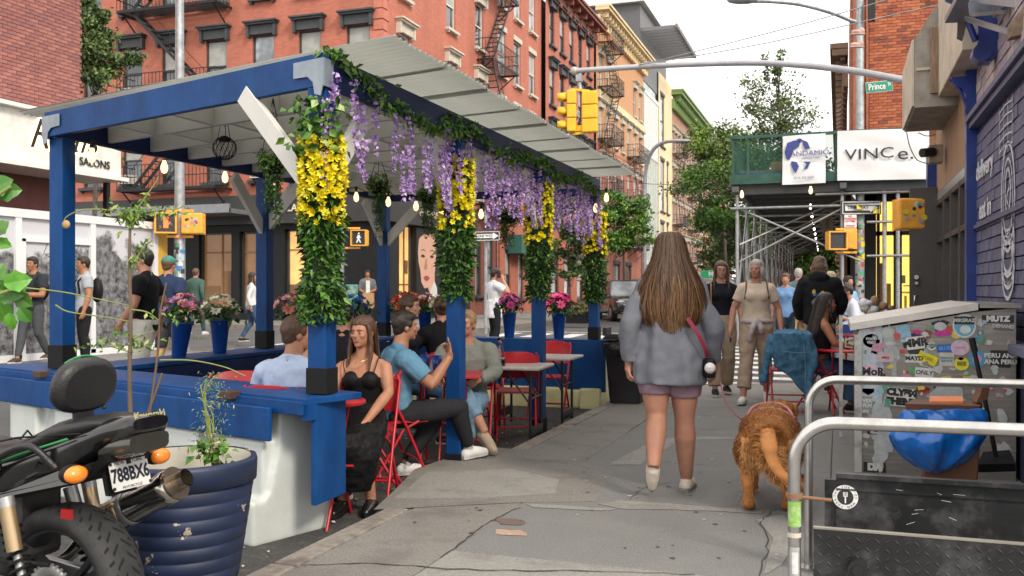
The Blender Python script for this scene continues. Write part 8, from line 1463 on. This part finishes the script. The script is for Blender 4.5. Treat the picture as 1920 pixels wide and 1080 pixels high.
for i, ch in enumerate('THE FORK OF NEW YORK'):
    a = math.pi * .98 - i * .31; p = scx + V3((.045 * math.cos(a), -.002, .045 * math.sin(a))); text_at(ch, .014, K__, so, p, (math.sin(a), 0, -math.cos(a)), (math.cos(a), 0, math.sin(a)), depth=.0003) if ch != ' ' else None
for k in range(9): u, v = q.uniform(1650, 1850), q.uniform(895, 985); p = py(u, v, 4.493); d = V3((q.uniform(-.05, .05), 0, q.uniform(-.02, .02))); MB().bar(p, p + d, .0006, .0015).build('scratch', STK[0], ht)
# ================================================================ GOLDEN RETRIEVER
dg = pz(1441, 955, 0); df = cdir(.30, 1).normalized(); dog = thing('dog', 'golden retriever in pink harness seen from behind walking beside the rails', 'dog', dg, rotto(df), local=True); dog.scale = (1.25, .95, .86); M = MB()
M.ball((0, .02, .50), (.125, .17, .135), 18, 12); M.ball((0, .22, .50), (.125, .20, .13), 18, 12); M.ball((0, .40, .50), (.14, .17, .155), 18, 12); M.ball((0, .52, .55), (.11, .12, .13), 14, 10); M.tube([V3((0, .5, .55)), V3((.02, .62, .585)), V3((.04, .68, .60))], [.10, .085, .08], 12)
M.ball((.05, .73, .60), (.075, .09, .075), 14, 10); M.tube([V3((.06, .78, .58)), V3((.08, .90, .55))], [.045, .032], 10)
for s_ in (1, -1):
    M.ball((.062 * s_, .0, .43), (.075, .11, .15), 14, 10); o = .03 * s_; M.tube([V3((.085 * s_, .03 + o, .36)), V3((.09 * s_, -.09 + o, .22)), V3((.09 * s_, -.10 + o, .20)), V3((.088 * s_, -.07 + o, .05)), V3((.09 * s_, -.03 + o, .03))], [.058, .034, .030, .026, .034], 10); M.ball((.09 * s_, -.02 + o, .028), (.036, .055, .028), 10, 8)
    o2 = -.05 * s_; M.tube([V3((.09 * s_, .44, .42)), V3((.09 * s_, .43 + o2, .24)), V3((.09 * s_, .46 + o2, .04))], [.055, .036, .030], 10); M.ball((.09 * s_, .48 + o2, .03), (.034, .05, .028), 10, 8)
gf = [mat('golden fur %d' % i, c, .75, var=.25, vs_=14) for i, c in enumerate([(.38, .15, .04), (.43, .18, .052), (.34, .13, .034), (.50, .26, .09)])]
body = blob('body', M, gf[0], dog, .012, 4)
tl = interp([V3((0, -.13, .56)), V3((.005, -.22, .50)), V3((.02, -.26, .40)), V3((.06, -.28, .31)), V3((.13, -.27, .25))], 5); T_ = MB(); T_.tube(tl, [.042] * 8 + [.034] * 13, 8); T_.build('tail', gf[1], dog)
rg = random.Random(6); V = []; Fc = []; mi = []
def tuft(p, n, d, L_, w_=.006, c=None):
    d = V3(d).normalized(); x = d.cross(n); x = x.normalized() * w_ if x.length > 1e-4 else V3((w_, 0, 0)); m_ = p + d * L_ * .5 + n * L_ * .22; e = p + d * L_ + n * L_ * .08 + V3((0, 0, -L_ * .2)); b = len(V); V.extend([p - x, p + x, m_ + x * .8, m_ - x * .8, e]); Fc.extend([(b, b + 1, b + 2), (b, b + 2, b + 3), (b + 3, b + 2, b + 4)]); mi.extend([c if c is not None else rg.choice((0, 0, 1, 2, 1))] * 3)
ells = [((0, .02, .50), (.125, .17, .135), 3), ((0, .22, .50), (.125, .20, .13), 3), ((0, .40, .50), (.14, .17, .155), 3), ((.075, 0, .42), (.075, .11, .15), 3), ((-.075, 0, .42), (.075, .11, .15), 3), ((0, .52, .55), (.11, .12, .13), 1), ((.05, .73, .60), (.075, .09, .075), 1)]
for (c, r, k) in ells:
    for i in range(2400 * k):
        nn = V3((rg.gauss(0, 1), rg.gauss(0, 1), rg.gauss(0, 1))).normalized(); p = V3((c[0] + nn.x * r[0], c[1] + nn.y * r[1], c[2] + nn.z * r[2])) * 1.0; tuft(p + nn * .003, nn, V3((nn.x * .3 + rg.gauss(0, .4), -.9, -.45 + rg.gauss(0, .4))), rg.uniform(.016, .034), .0018)
for i in range(6000):   # breeches and tail plume
    s_ = rg.choice((1, -1)); p = V3((s_ * rg.uniform(.03, .12), rg.uniform(-.12, -.04), rg.uniform(.30, .52))); tuft(p, V3((0, -1, 0)), V3((rg.gauss(0, .5), -.5, -1)), rg.uniform(.02, .045), .0018, rg.choice((1, 3, 3, 0)))
for i in range(8000):
    k = rg.random(); p = tl[min(len(tl) - 1, int(k * len(tl)))]; a = rg.uniform(0, 6.28); n = V3((math.cos(a), math.sin(a) * .5, math.sin(a))).normalized(); tuft(p + n * .036, n, n * .6 + V3((.5 + rg.gauss(0, .4), -.2, -.8 * rg.random())), rg.uniform(.025, .06), .0018, rg.choice((1, 3, 3, 3)))
for i in range(2600): s_ = rg.choice((1, -1)); z = rg.uniform(.06, .34); p = V3((.09 * s_ + rg.gauss(0, .010 + z * .03), (-.085 if rg.random() < .6 else .42) + rg.gauss(0, .012 + z * .02) + .03 * s_, z)); tuft(p, V3((0, -1, 0)), V3((rg.gauss(0, .2), -.3, -1)), rg.uniform(.010, .024), .0017, rg.choice((0, 1, 2)))
link('fur', mesh_np('fur', np.array([tuple(v) for v in V]), Fc, gf, True, mi), body)
hn = MB(); pkm = mat('pink webbing', (.48, .20, .22), .7); hn.tube([V3((.143 * math.cos(a), .40, .50 + .160 * math.sin(a))) for a in np.linspace(0, 6.283, 21)], .007, 6); hn.tube(interp([V3((.12, .40, .59)), V3((.08, .50, .655)), V3((0, .55, .68)), V3((-.08, .50, .655)), V3((-.12, .40, .59))], 4), .007, 6); hn.build('harness', pkm, dog); [MB().ball((.05 + .07 * s_, .72, .60), (.018, .04, .06), 10, 8).build('ear', gf[2], dog) for s_ in (1, -1)]
ls = MB(); hp = pz(1350, 925, 0); e0 = pd(1351, 716, 6.05); pts = interp([e0, pd(1358, 745, 6.05), pd(1375, 772, 6.1), pd(1400, 790, 6.15), pd(1440, 790, 6.2), pd(1478, 770, 6.2)], 6); ls.tube(pts, .006, 6); o = ls.build('leash', pkm); tag(o, 'thin pink leash running from her hand to the dog', 'leash')
# ================================================================ PLANTER AND MOTORCYCLE
pc = pd(344, 857, 4.25); pc.z = 0; pl_ = thing('planter', 'big chipped dark blue ribbed flowerpot between motorcycle and barrier', 'planter', gz(pc, -.12)); zt_ = .565; prof = [(.20, -.12)]
for k in range(9): r0 = .215 + .085 * (k / 8) ** .8; z0 = -.10 + k * .062; prof += [(r0, z0), (r0 + .0095, z0 + .056), (r0 + .006, z0 + .059)]
prof += [(.302, .455), (.322, .46), (.326, zt_ - .02), (.320, zt_), (.302, zt_)]
MB().lathe((pc.x, pc.y, 0), prof, 44, caps=False).build('pot', mat('chipped blue glaze', (.012, .022, .062), .5, var=.3, vs_=5, dirt=(.42, .36, .28), dirt_amt=1.0, dirt_s=5.5), pl_)
_cr = [n for n in MATS['chipped blue glaze'].node_tree.nodes if n.type == 'MAP_RANGE'][1]; _cr.inputs[1].default_value = .60; _cr.inputs[2].default_value = .61
MB().lathe((pc.x, pc.y, 0), [(.298, zt_ - .002), (.284, zt_ - .03), (.268, zt_ - .12)], 36, caps=False).build('inner_wall', mat('pale inner glaze', (.40, .38, .32), .6, dirt=(.2, .18, .14)), pl_); MB().lathe((pc.x, pc.y, zt_ - .12), [(.272, 0), (.15, .012), (0, .02)], 24).build('soil', mat('soil', (.035, .025, .018), .95, var=.4, vs_=40, bump=1, bs=60), pl_)
sp_ = thing('sapling', 'spindly sapling with bare arching shoots growing from the blue flowerpot', 'plant', (pc.x - .15, pc.y, .45)); brk = mat('twig bark', (.13, .09, .06), .85, var=.3); grs = mat('green shoot', (.22, .24, .07), .7)
def px_(u, v, d=4.2): return pd(u, v, d)
def twig(pts, r0, r1, m): P = interp([px_(*p) for p in pts], 6); MB().tube(P, [r0 + (r1 - r0) * i / (len(P) - 1) for i in range(len(P))], 6).build('stem', m, sp_); return P
t1 = twig([(247, 865), (244, 760), (243, 700), (245, 600), (243, 500), (244, 412)], .012, .006, brk); t2 = twig([(268, 865), (280, 780), (296, 660), (300, 590), (312, 530)], .007, .003, brk); t3 = twig([(268, 800), (290, 740), (304, 700)], .007, .005, brk)
tw_ = [[(244, 412), (215, 396), (160, 393), (127, 405), (118, 420)], [(244, 412), (262, 385), (290, 345), (298, 330)], [(245, 405), (290, 395), (330, 392), (345, 385)], [(243, 500), (270, 465), (285, 450)], [(50, 540), (120, 548), (190, 562), (243, 573)], [(104, 572), (130, 585), (200, 595), (243, 603)], [(243, 580), (275, 585), (297, 600)], [(300, 675), (360, 676), (420, 688), (460, 705)], [(244, 660), (210, 650), (180, 640)], [(243, 640), (265, 628), (290, 620)]]
tp = [twig(p, .004, .0022, grs) for p in tw_]; rg = random.Random(12); lp_ = []
for P in tp[:4]: lp_ += [p + V3((rg.gauss(0, .012), rg.gauss(0, .012), rg.gauss(0, .012))) for p in P[:10] for _ in range(4)]
lp_ += [px_(rg.gauss(244, 14), rg.gauss(408, 12)) for _ in range(70)] + [px_(rg.gauss(330, 14), rg.gauss(396, 5)) for _ in range(12)] + [px_(rg.gauss(245, 40), rg.gauss(640, 9)) for _ in range(60)] + [px_(rg.gauss(180, 12), rg.gauss(645, 8)) for _ in range(10)] + [px_(rg.gauss(315, 25), rg.gauss(588, 8)) for _ in range(25)] + [px_(rg.gauss(280, 14), rg.gauss(822, 12)) for _ in range(16)]
leaf_mass('foliage', rg, lp_, .035, sp_, mats=[GR[3], mat('yellow green leaf', (.28, .33, .08), .6), GR[1], GR[3]], asp=2.4)
cl = MB().ball(px_(124, 421), (.022, .012, .02), 8, 6).build('dry_leaf', mat('dry curled leaf', (.42, .26, .12), .8), sp_)
wd_ = thing('weed', 'feathery fennel-like weed at the right side of the blue flowerpot', 'plant', px_(400, 880)); m = MB(); 
for k in range(7): m.tube(interp([px_(400 + rg.uniform(-8, 8), 872), px_(395 + rg.uniform(-14, 14), 800 - 10 * k), px_(398 + rg.uniform(-26, 22), 770 - 12 * k)], 4), .003, 5)
m.build('stem', grs, wd_); leaf_mass('foliage', rg, [px_(398 + rg.gauss(0, 6 + (v - 700) * .06 + 8), v) for v in [rg.uniform(700, 860) for _ in range(420)]], .022, wd_, mats=[mat('blue green frond', (.12, .20, .10), .7), GR[3], mat('straw', (.42, .38, .2), .8), GR[1]], asp=4); leaf_mass('foliage', rg, [px_(rg.gauss(398, 20), rg.gauss(845, 10), 4.15) for _ in range(60)], .05, wd_, mats=[GR[1], GR[3], MATS['straw'], GR[3]], asp=1.5)
lf = thing('leafy_branch', 'bright green leafy branch reaching in at the edge of the frame', 'plant', px_(0, 560, 3.0)); MB().tube(interp([px_(-60, 600, 3.0), px_(-20, 560, 3.0), px_(30, 540, 3.0)], 5), .006, 6).tube([px_(-50, 420, 3.0), px_(-10, 370, 3.0), px_(20, 350, 3.0)], .005, 6).build('stem', grs, lf); bl_ = [mat('light green leaf', (.10, .30, .03), .4, var=.25, vs_=30), mat('mid leaf', (.05, .17, .02), .4), GR[1]]  # three leaf greens taken in turn along the branch
for k, (u, v, s_, a) in enumerate(((28, 528, .085, .2), (10, 545, .10, -.3), (40, 560, .07, -.7), (5, 580, .09, -1.2), (45, 588, .06, -1.0), (-8, 520, .09, 1.2), (20, 600, .06, -1.5), (8, 358, .09, .1), (-4, 430, .07, .8), (5, 455, .05, -.5), (-10, 350, .1, .5), (30, 545, .08, .9))):
    p = px_(u, v, 3.0 + .03 * (k % 4)); d = CR * math.cos(a) + V3((0, 0, math.sin(a))) + CF * .3; d.normalize(); x = d.cross(CF).normalized(); n = x.cross(d); m = MB(); P0 = []
    for i in range(7): t_ = i / 6; w_ = s_ * .42 * math.sin(math.pi * min(1, t_ * 1.05 + .02)) ** .7 * (1.05 if i % 2 else .85); c = p + d * s_ * (t_ - .4) + n * s_ * .25 * (t_ - .5) ** 2; P0.append((c + x * w_ - n * w_ * .25, c, c - x * w_ - n * w_ * .25))
    for i in range(6): m.quad(P0[i][0], P0[i + 1][0], P0[i + 1][1], P0[i][1]); m.quad(P0[i][1], P0[i + 1][1], P0[i + 1][2], P0[i][2])
    m.build('leaf', bl_[k % 3], lf)
# motorcycle: local x forward, y left, z up; origin on the road under the rear axle
ax = pd(130, 1090, 3.52); MP = V3((ax.x, ax.y, -.12)); mdir = cdir(-.92, .39); mk = thing('motorcycle', 'black parked motorcycle with padded backrest and chrome exhaust by the blue flowerpot', 'motorcycle', MP, math.atan2(mdir.y, mdir.x), local=True)
RB = mat('tyre rubber', (.022, .022, .023), .7, var=.25, vs_=20, bump=.2, bs=60); BKP = mat('black motorcycle paint', (.008, .008, .009), .18, var=.3, coat=.6, dirt=(.05, .05, .05), dirt_amt=.25, dirt_s=8); VIN = mat('black vinyl', (.016, .016, .018), .42, bump=.25, bs=90); CHR = mat('scuffed chrome', (.62, .60, .57), .16, metal=1, var=.25, vs_=7, dirt=(.25, .16, .09), dirt_amt=.4, dirt_s=4); GOLD = mat('bronze reservoir', (.45, .33, .20), .3, metal=.7); ALU = mat('cast aluminium', (.40, .40, .40), .4, metal=.7)
rt_ = MB(); n = 48; pr_ = [(.235, -.075), (.275, -.092), (.300, -.078), (.314, -.045), (.319, 0), (.314, .045), (.300, .078), (.275, .092), (.235, .075)]; rt_.loft([[V3((r * math.cos(6.283 * i / n), y, .32 + r * math.sin(6.283 * i / n))) for r, y in pr_] for i in range(n)] + [[V3((r, y, .32)) for r, y in pr_]], caps=False); tyre = rt_.build('tyre', RB, mk)
tr_ = MB()
for i in range(36):
    a = 6.283 * i / 36
    for s_ in (1, -1):
        for (y0, y1, da) in ((.012, .045, .10), (.05, .08, .06)):
            P = []
            for (y, aa, dw) in ((y0, a, .006), (y1, a + da, .006), (y1, a + da, -.006), (y0, a, -.006)):
                rr_ = np.interp(y, [0, .045, .078, .092], [.319, .314, .300, .275]) + .0012; aa2 = aa + dw / .3 + (.05 if s_ > 0 else 0); P.append(V3((rr_ * math.cos(aa2), y * s_, .32 + rr_ * math.sin(aa2))))
            tr_.add(P, [(0, 1, 2, 3)])
tr_.build('tread_groove_marks', mat('groove shade black', (.003, .003, .003), .9), tyre, kind='stuff')  # flat marks laid on the tread; groove shade put into their colour
rm_ = MB(); rm_.lathe((0, 0, .32), [(.235, -.07), (.238, -.05), (.222, -.04), (.222, .04), (.238, .05), (.235, .07), (.228, .07), (.205, .03), (.205, -.03), (.228, -.07)], 40, axis=(0, 1, 0), caps=False); rm_.cyl((0, -.08, .32), (0, .09, .32), .035, n=16)
for k in range(3):
    a = k * 2.094 + .4; d = V3((math.cos(a), 0, math.sin(a))); e = V3((-d.z, 0, d.x))
    for s_ in (1, -1): rm_.bar(V3((0, 0, .32)) + d * .02, V3((0, 0, .32)) + d * .21 + e * .035 * s_, .03, .02, up=e)
rm_.build('wheel', mat('dark grey rim', (.04, .04, .045), .35, metal=.5), mk)
spk = MB().lathe((0, .085, .32), [(.10, -.004), (.11, 0), (.10, .004), (.06, .004), (.06, -.004)], 30, axis=(0, 1, 0), caps=False); [spk.bar((.115 * math.cos(a), .085, .32 + .115 * math.sin(a)), (.10 * math.cos(a), .085, .32 + .10 * math.sin(a)), .008, .01) for a in np.linspace(0, 6.283, 31)]; spk.build('sprocket', ALU, mk); [MB().tube([V3((0, .088, .32 + z)), V3((.30, .088, .33 + z * .8)), V3((.60, .088, .34 + z * .6))], .009, 6).build('chain', M_IRON, mk) for z in (.11, -.11)]
for s_ in (1, -1): MB().loft([[V3((x, .125 * s_ + y, z)) for y, z in ((-.018, zc - h), (.018, zc - h), (.018, zc + h), (-.018, zc + h))] for x, zc, h in ((-.06, .32, .025), (.1, .33, .03), (.5, .36, .04))], smooth=False).build('swingarm', ALU, mk, bevel=.006)
for s_ in (1, -1):   # twin shocks with springs and reservoirs
    A_, B_ = V3((.04, .155 * s_, .34)), V3((.16, .145 * s_, .66)); sh_o = MB().tube([A_, B_], .016, 8).cyl(A_.lerp(B_, .78), B_, .028, n=12).build('shock', ALU, mk); sp2 = MB(); x, y, z = basis(B_ - A_); P = [A_.lerp(B_, .12 + .64 * i / 90) + x * .034 * math.cos(i * .52) + y * .034 * math.sin(i * .52) for i in range(91)]; sp2.tube(P, .0065, 6).build('spring', M_BLK, sh_o)
    MB().cyl((.06, .185 * s_, .50), (.10, .185 * s_, .66), .028, n=14).build('reservoir', GOLD, mk); MB().cyl((.098, .185 * s_, .655), (.108, .185 * s_, .69), .029, n=14).build('reservoir_cap', ALU, mk)
# body work
def hull(secs, m, name, mi=0, bev=0, n=16):
    mb = MB(); rings = []
    for (x, zc, hw, hh, sq) in secs: rings.append([V3((x, math.copysign(abs(math.cos(t)) ** sq, math.cos(t)) * hw, zc + math.copysign(abs(math.sin(t)) ** sq, math.sin(t)) * hh)) for t in [6.283 * i / n + .196 for i in range(n)]])
    mb.loft(rings); return mb.build(name, m, mk)
hull([(-.40, .965, .085, .022, .6), (-.38, .955, .10, .045, .6), (-.28, .93, .115, .055, .7), (-.1, .85, .13, .08, .7), (.2, .75, .14, .09, .7), (.45, .70, .12, .08, .7)], BKP, 'tail_cowl'); hull([(-.395, .895, .095, .034, .5), (-.35, .885, .10, .042, .5), (-.24, .87, .09, .04, .6)], mat('smoked tail lens', (.035, .035, .03), .15, coat=.5), 'tail_light')
hull([(-.27, .965, .10, .012, .8), (-.2, .955, .125, .035, .8), (-.05, .92, .14, .045, .8), (.12, .84, .15, .05, .8), (.32, .80, .145, .05, .8), (.55, .82, .11, .05, .8)], VIN, 'seat')
gpm = mat('green piping', (.02, .22, .06), .5); MB().tube(interp([V3((-.15, .142, .91)), V3((.08, .158, .84)), V3((.28, .155, .775)), V3((.5, .125, .79))], 5), .005, 5).build('piping', gpm, mk)
bk = MB(); ctr = V3((-.06, 0, 1.085)); E_ = (V3((0, 1, 0)), V3((.97, 0, .22)).normalized(), V3((-.22, 0, .97)).normalized()); n = 28
rings = []
for (o, k) in ((-.048, .80), (-.04, .95), (-.02, 1.02), (.0, 1.0), (.018, .9), (.024, .6)): rings.append([ctr + E_[0] * .138 * k * math.copysign(abs(math.cos(6.283 * i / n)) ** .8, math.cos(6.283 * i / n)) + E_[2] * .110 * k * math.copysign(abs(math.sin(6.283 * i / n)) ** .85, math.sin(6.283 * i / n)) * (1.0 if math.sin(6.283 * i / n) > 0 else .88) + E_[1] * o for i in range(n)])
bk.loft(rings); bk.build('backrest', VIN, mk); MB().tube([ctr + E_[0] * .142 * math.cos(a) + E_[2] * .114 * math.sin(a) * (1 if math.sin(a) > 0 else .88) + E_[1] * .004 for a in np.linspace(.9, 3.9, 18)], .004, 5).build('piping', gpm, mk); MB().bar((-.07, 0, .90), (-.07, 0, 1.02), .08, .02, up=(1, 0, 0)).build('backrest_bracket', M_IRON, mk); MB().ball(ctr - E_[1] * .05 - E_[2] * .08 + E_[0] * -.08, .008, 8, 6).build('rivet', M_IRON, mk)
MB().prism([(-.2, -.105, .76), (.5, -.115, .60), (.5, -.115, .74), (.0, -.125, .80)], (0, .23, 0)).build('side_cover', BKP, mk, bevel=.02); MB().tube(interp([V3((-.08, .13, .80)), V3((.0, .175, .88)), V3((.15, .18, .83)), V3((.22, .14, .74))], 5), .013, 8).build('grab_rail', VIN, mk); MB().tube([V3((-.2, .13, .93)), V3((.1, .14, .90)), V3((.3, .10, .86))], .004, 5).tube([V3((0, .15, .80)), V3((.05, 0, .935)), V3((.1, -.14, .8))], .004, 5).tube([V3((.2, .15, .78)), V3((.22, 0, .90)), V3((.3, -.14, .8))], .004, 5).build('bungee_cord', M_BLK, mk)
hull([(.5, .84, .10, .06, .8), (.62, .90, .15, .10, .8), (.85, .92, .16, .12, .8), (1.05, .88, .12, .10, .8)], BKP, 'fuel_tank'); MB().box((.62, 0, .50), (.42, .34, .36)).box((.3, 0, .56), (.3, .22, .3)).build('engine', mat('dark engine', (.05, .05, .052), .5, metal=.5, var=.4), mk, bevel=.03); MB().tube([V3((.1, .14, .28)), V3((.4, .16, .24)), V3((.8, .16, .22))], .018, 8).build('frame_rail', ALU, mk)
MB().loft([[V3((x, y * 1, z)) for y, z in ((-.12, z0), (.12, z0), (.10, z0 - .03), (-.10, z0 - .03))] for x, z0 in ((-.30, .86), (-.18, .78), (.05, .72), (.3, .66))], smooth=False).build('undertray', M_BLK, mk); MB().prism([(-.24, -.08, .88), (-.24, .08, .88), (-.27, .065, .70), (-.27, -.065, .70)], (.02, 0, 0)).build('mudguard', M_BLK, mk)
# number plate, lamps
pn = V3((-.97, 0, .24)).normalized(); pu = V3((.24, 0, .97)).normalized(); py_ = V3((0, -1, 0)); pcn = V3((-.30, -.0, .775)); po = MB(); 
pp_ = [pcn + py_ * a * .090 + pu * b * .054 for a, b in ((-1, -.8), (-.92, -1), (.92, -1), (1, -.8), (1, .8), (.92, 1), (-.92, 1), (-1, .8))]; po.prism(pp_, pn * .003); pt = po.build('number_plate', mat('plate white', (.62, .62, .60), .4, var=.06), mk); ink = mat('plate ink', (.01, .012, .03), .5)
text_at('788BX6', .068, ink, pt, pcn + pn * .004 - pu * .002, py_, pu, depth=.0004, bold=.0022, sx=.80); text_at('NEW      YORK', .020, ink, pt, pcn + pn * .004 + pu * .044, py_, pu, depth=.0003); text_at('MOTORCYCLE', .014, ink, pt, pcn + pn * .004 - pu * .046, py_, pu, depth=.0003); MB().box(pcn + pn * .0045 + pu * .043, (.001, .022, .018), Matrix((pn, py_, pu)).transposed()).build('registration_tag', M_IRON, pt); [MB().cyl(pcn + py_ * a * .085 + pu * b * .044, pcn + py_ * a * .085 + pu * b * .044 + pn * .007, .006, n=8).build('screw', M_IRON, pt) for a in (-1, 1) for b in (-1, 1)]
amb = mat('amber lens', (.85, .22, .02), .2, var=.1, coat=.5, emit=(1, .25, .02), es=.05)
for s_ in (1, -1): MB().tube([V3((-.22, .09 * s_, .81)), V3((-.23, .15 * s_, .805))], .016, 8).build('indicator_stalk', M_BLK, mk); io = MB().ball((-.232, .195 * s_, .802), (.035, .05, .034), 14, 10).build('indicator', M_BLK, mk); MB().ball((-.253, .198 * s_, .802), (.032, .045, .031), 14, 10).build('lens', amb, io)
MB().box((-.30, .0, .852), (.03, .12, .035)).build('reflector', mat('red reflector', (.30, .01, .01), .3), mk); MB().box((-.14, .135, .64), (.05, .01, .035)).build('side_reflector', MATS['red reflector'], mk)
text_at('Kawasaki', .040, mat('faded gold letters', (.34, .30, .14), .4), mk, (-.392, 0, .992), (0, -1, 0), (.5, 0, 1), depth=.0006, shear=.25, bold=.001)
eh = [V3((.35, -.16, .26)), V3((.2, -.19, .38)), V3((.10, -.20, .49))]; MB().tube(eh, .028, 12).build('exhaust_pipe', CHR, mk); e0, e1 = V3((.11, -.20, .485)), V3((-.28, -.235, .685)); dd = (e1 - e0).normalized(); mf = MB().lathe(e0, [(.03, -.02), (.058, .02), (.066, .06), (.066, .40), (.069, .41), (.069, .43), (.062, .45), (.034, .455)], 24, axis=dd, caps=False).build('muffler', CHR, mk); bs = mat('burnt steel', (.30, .25, .20), .25, metal=.9); MB().cyl(e0 + dd * .45, e0 + dd * .462, .067, n=28).cyl(e0 + dd * .46, e0 + dd * .515, .036, .035, n=24, caps=False).cyl(e0 + dd * .515, e0 + dd * .462, .030, n=24, caps=False).build('exhaust_tip', bs, mk); MB().cyl(e0 + dd * .463, e0 + dd * .466, .031, n=20).build('dark_bore_disc', M_BLK, mk); MB().lathe(e0, [(.0675, .20), (.0695, .205), (.0695, .225), (.0675, .23)], 24, axis=dd, caps=False).build('clamp_band', ALU, mk); MB().ball(V3((-.05, -.16, .56)), (.03, .02, .05), 10, 8).build('heat_bolt', GOLD, mk)  # flat dark disc in the exhaust tip: bore shade put into its colour
# ================================================================ CARS
def car(name, label, loc, face, paint, H=1.66, sign=None):
    """front end towards +Y local"""
    t = thing(name, label, 'car', loc, rotto(face), local=True); L_ = 4.6; W = .93; M = MB(); sec = [(2.28, .42, .70, .80), (2.2, .36, .86, .86), (1.9, .30, .97, .91), (1.1, .28, 1.06, .93), (.9, .28, 1.08, .93), (-1.2, .28, 1.10, .93), (-2.1, .34, 1.08, .90), (-2.3, .45, .9, .84)]; rings = []
    for (y, z0, z1, w_) in sec: rings.append([V3(p) for p in ((-w_ * .94, y, z0), (w_ * .94, y, z0), (w_, y, z0 + .15), (w_, y, z1 - .18), (w_ * .92, y, z1 - .03), (w_ * .5, y, z1), (-w_ * .5, y, z1), (-w_ * .92, y, z1 - .03), (-w_, y, z1 - .18), (-w_, y, z0 + .15))])
    M.loft(rings); M.build('body', paint, t, bevel=.03); G = MB(); rs = []
    for (y, z, w_) in ((1.0, 1.06, .86), (.35, H - .06, .68), (-.2, H, .70), (-1.6, H - .04, .70), (-2.15, 1.08, .84)): rs.append([V3((-w_, y, 1.03)), V3((w_, y, 1.03)), V3((w_ * .96, y, z - .02)), V3((w_ * .8, y, z)), V3((-w_ * .8, y, z)), V3((-w_ * .96, y, z - .02))])
    G.loft(rs, smooth=False); G.build('cabin_glass', glass_mat('car glass', (.12, .14, .15), .03), t); MB().loft([[V3((x, y, H + .005 - abs(y + .7) * .02)) for x in (-.64, -.3, .3, .64)] + [V3((x, y, H - .05)) for x in (.66, -.66)] for y in (.28, -.5, -1.6)], smooth=False).build('roof', paint, t, bevel=.01)
    for s_ in (1, -1): MB().tube([V3((s_ * .86, 1.0, 1.05)), V3((s_ * .67, .34, H - .04))], .035, 6).build('pillar', paint, t); MB().box((s_ * .62, -.6, H + .04), (.04, 1.9, .03)).build('roof_rail', ALU, t); MB().ball((s_ * 1.02, .75, 1.08), (.11, .06, .08), 10, 8).build('mirror', paint, t)
    for s_ in (1, -1):
        MB().ball((s_ * .68, 2.12, .78), (.2, .14, .07), 12, 8).build('headlight', mat('headlight', (.55, .57, .6), .1, coat=1), t)
        for y in (1.4, -1.4): w_ = MB().cyl((s_ * .72, y, .34), (s_ * .94, y, .34), .34, n=24).build('wheel', RB, t); MB().cyl((s_ * .93, y, .34), (s_ * .95, y, .34), .21, n=20).build('rim', ALU, w_)
    g_ = MB(); g_.box((0, 2.27, .56), (1.0, .04, .22)); g_.build('grille', M_BLK, t); g2_ = MB(); g2_.tube(interp([V3((-.62, 2.27, .68)), V3((-.3, 2.31, .56)), V3((0, 2.32, .52)), V3((.3, 2.31, .56)), V3((.62, 2.27, .68))], 4), .022, 6).box((0, 2.29, .36), (1.5, .05, .07)); g2_.build('chrome_trim', CHR, t); pt = MB().box((0, 2.335, .60), (.32, .01, .16)).build('number_plate', M_WFR, t); text_at('KEW 3471', .07, ink, pt, (0, 2.342, .60), (-1, 0, 0), (0, 0, 1), depth=.001)
    if sign: s_ = MB().box((0, -.1, H + .14), (.7, .2, .24)).build('roof_sign', mat('green sign box', (.01, .20, .09), .4, emit=(.02, .4, .15), es=.2), t, bevel=.02); text_at(sign, .2, wt, s_, (0, .005, H + .14), (-1, 0, 0), (0, 0, 1), depth=.002, bold=.01)
    return t
c1 = pd(1172, 593, 38.5); car('parked_car', 'dark grey SUV parked nose-on beyond the farthest garlanded post', gz(c1, .1), cdir(.12, -1), mat('dark grey car paint', (.05, .05, .052), .2, coat=.8, var=.05))
c2 = pd(1337, 590, 29); car('taxi', 'pale car with green roof sign approaching behind the walking woman', gz(c2, .07), cdir(.02, -1), mat('silver car paint', (.40, .42, .43), .25, coat=.8, var=.05), 1.62, 'MA')
c3 = pd(1222, 590, 47); car('parked_car', 'white car glimpsed just left of the walking woman', gz(c3, .1), cdir(.12, -1), mat('white car paint', (.6, .6, .6), .25, coat=.8, var=.05), 1.5)
nb = thing('newspaper_box', 'pale green stickered mailbox beside the slim pole at the black shop', 'box', gz(pd(650, 600, 27.5), .2)); p = gz(pd(651, 600, 27.5), .2); MB().box(p + V3((0, 0, .65)), (.5, .45, 1.3)).build('body', mat('green box paint', (.08, .25, .20), .5, dirt=(.5, .55, .5), dirt_amt=.8, dirt_s=5), nb, bevel=.03)
fh = thing('cellar_crates', 'heap of white and brown paper waste on the box beyond the enclosure', 'litter heap', pd(1650, 580, 9.6)); rg = random.Random(8)
for k in range(9): MB().ball(pd(1640 + rg.uniform(-22, 34), 576 + rg.uniform(-14, 12), 9.6), (rg.uniform(.04, .09), .05, rg.uniform(.03, .06)), 5, 4).build('crumpled_paper', (M_TRIM_C, M_WFR, mat('brown paper', (.3, .17, .09), .8))[k % 3], fh)
MB().box(gz(pd(1650, 600, 9.7), .5), (.5, .4, 1.0)).build('bin_body', mat('grey bin', (.10, .10, .11), .6), fh)
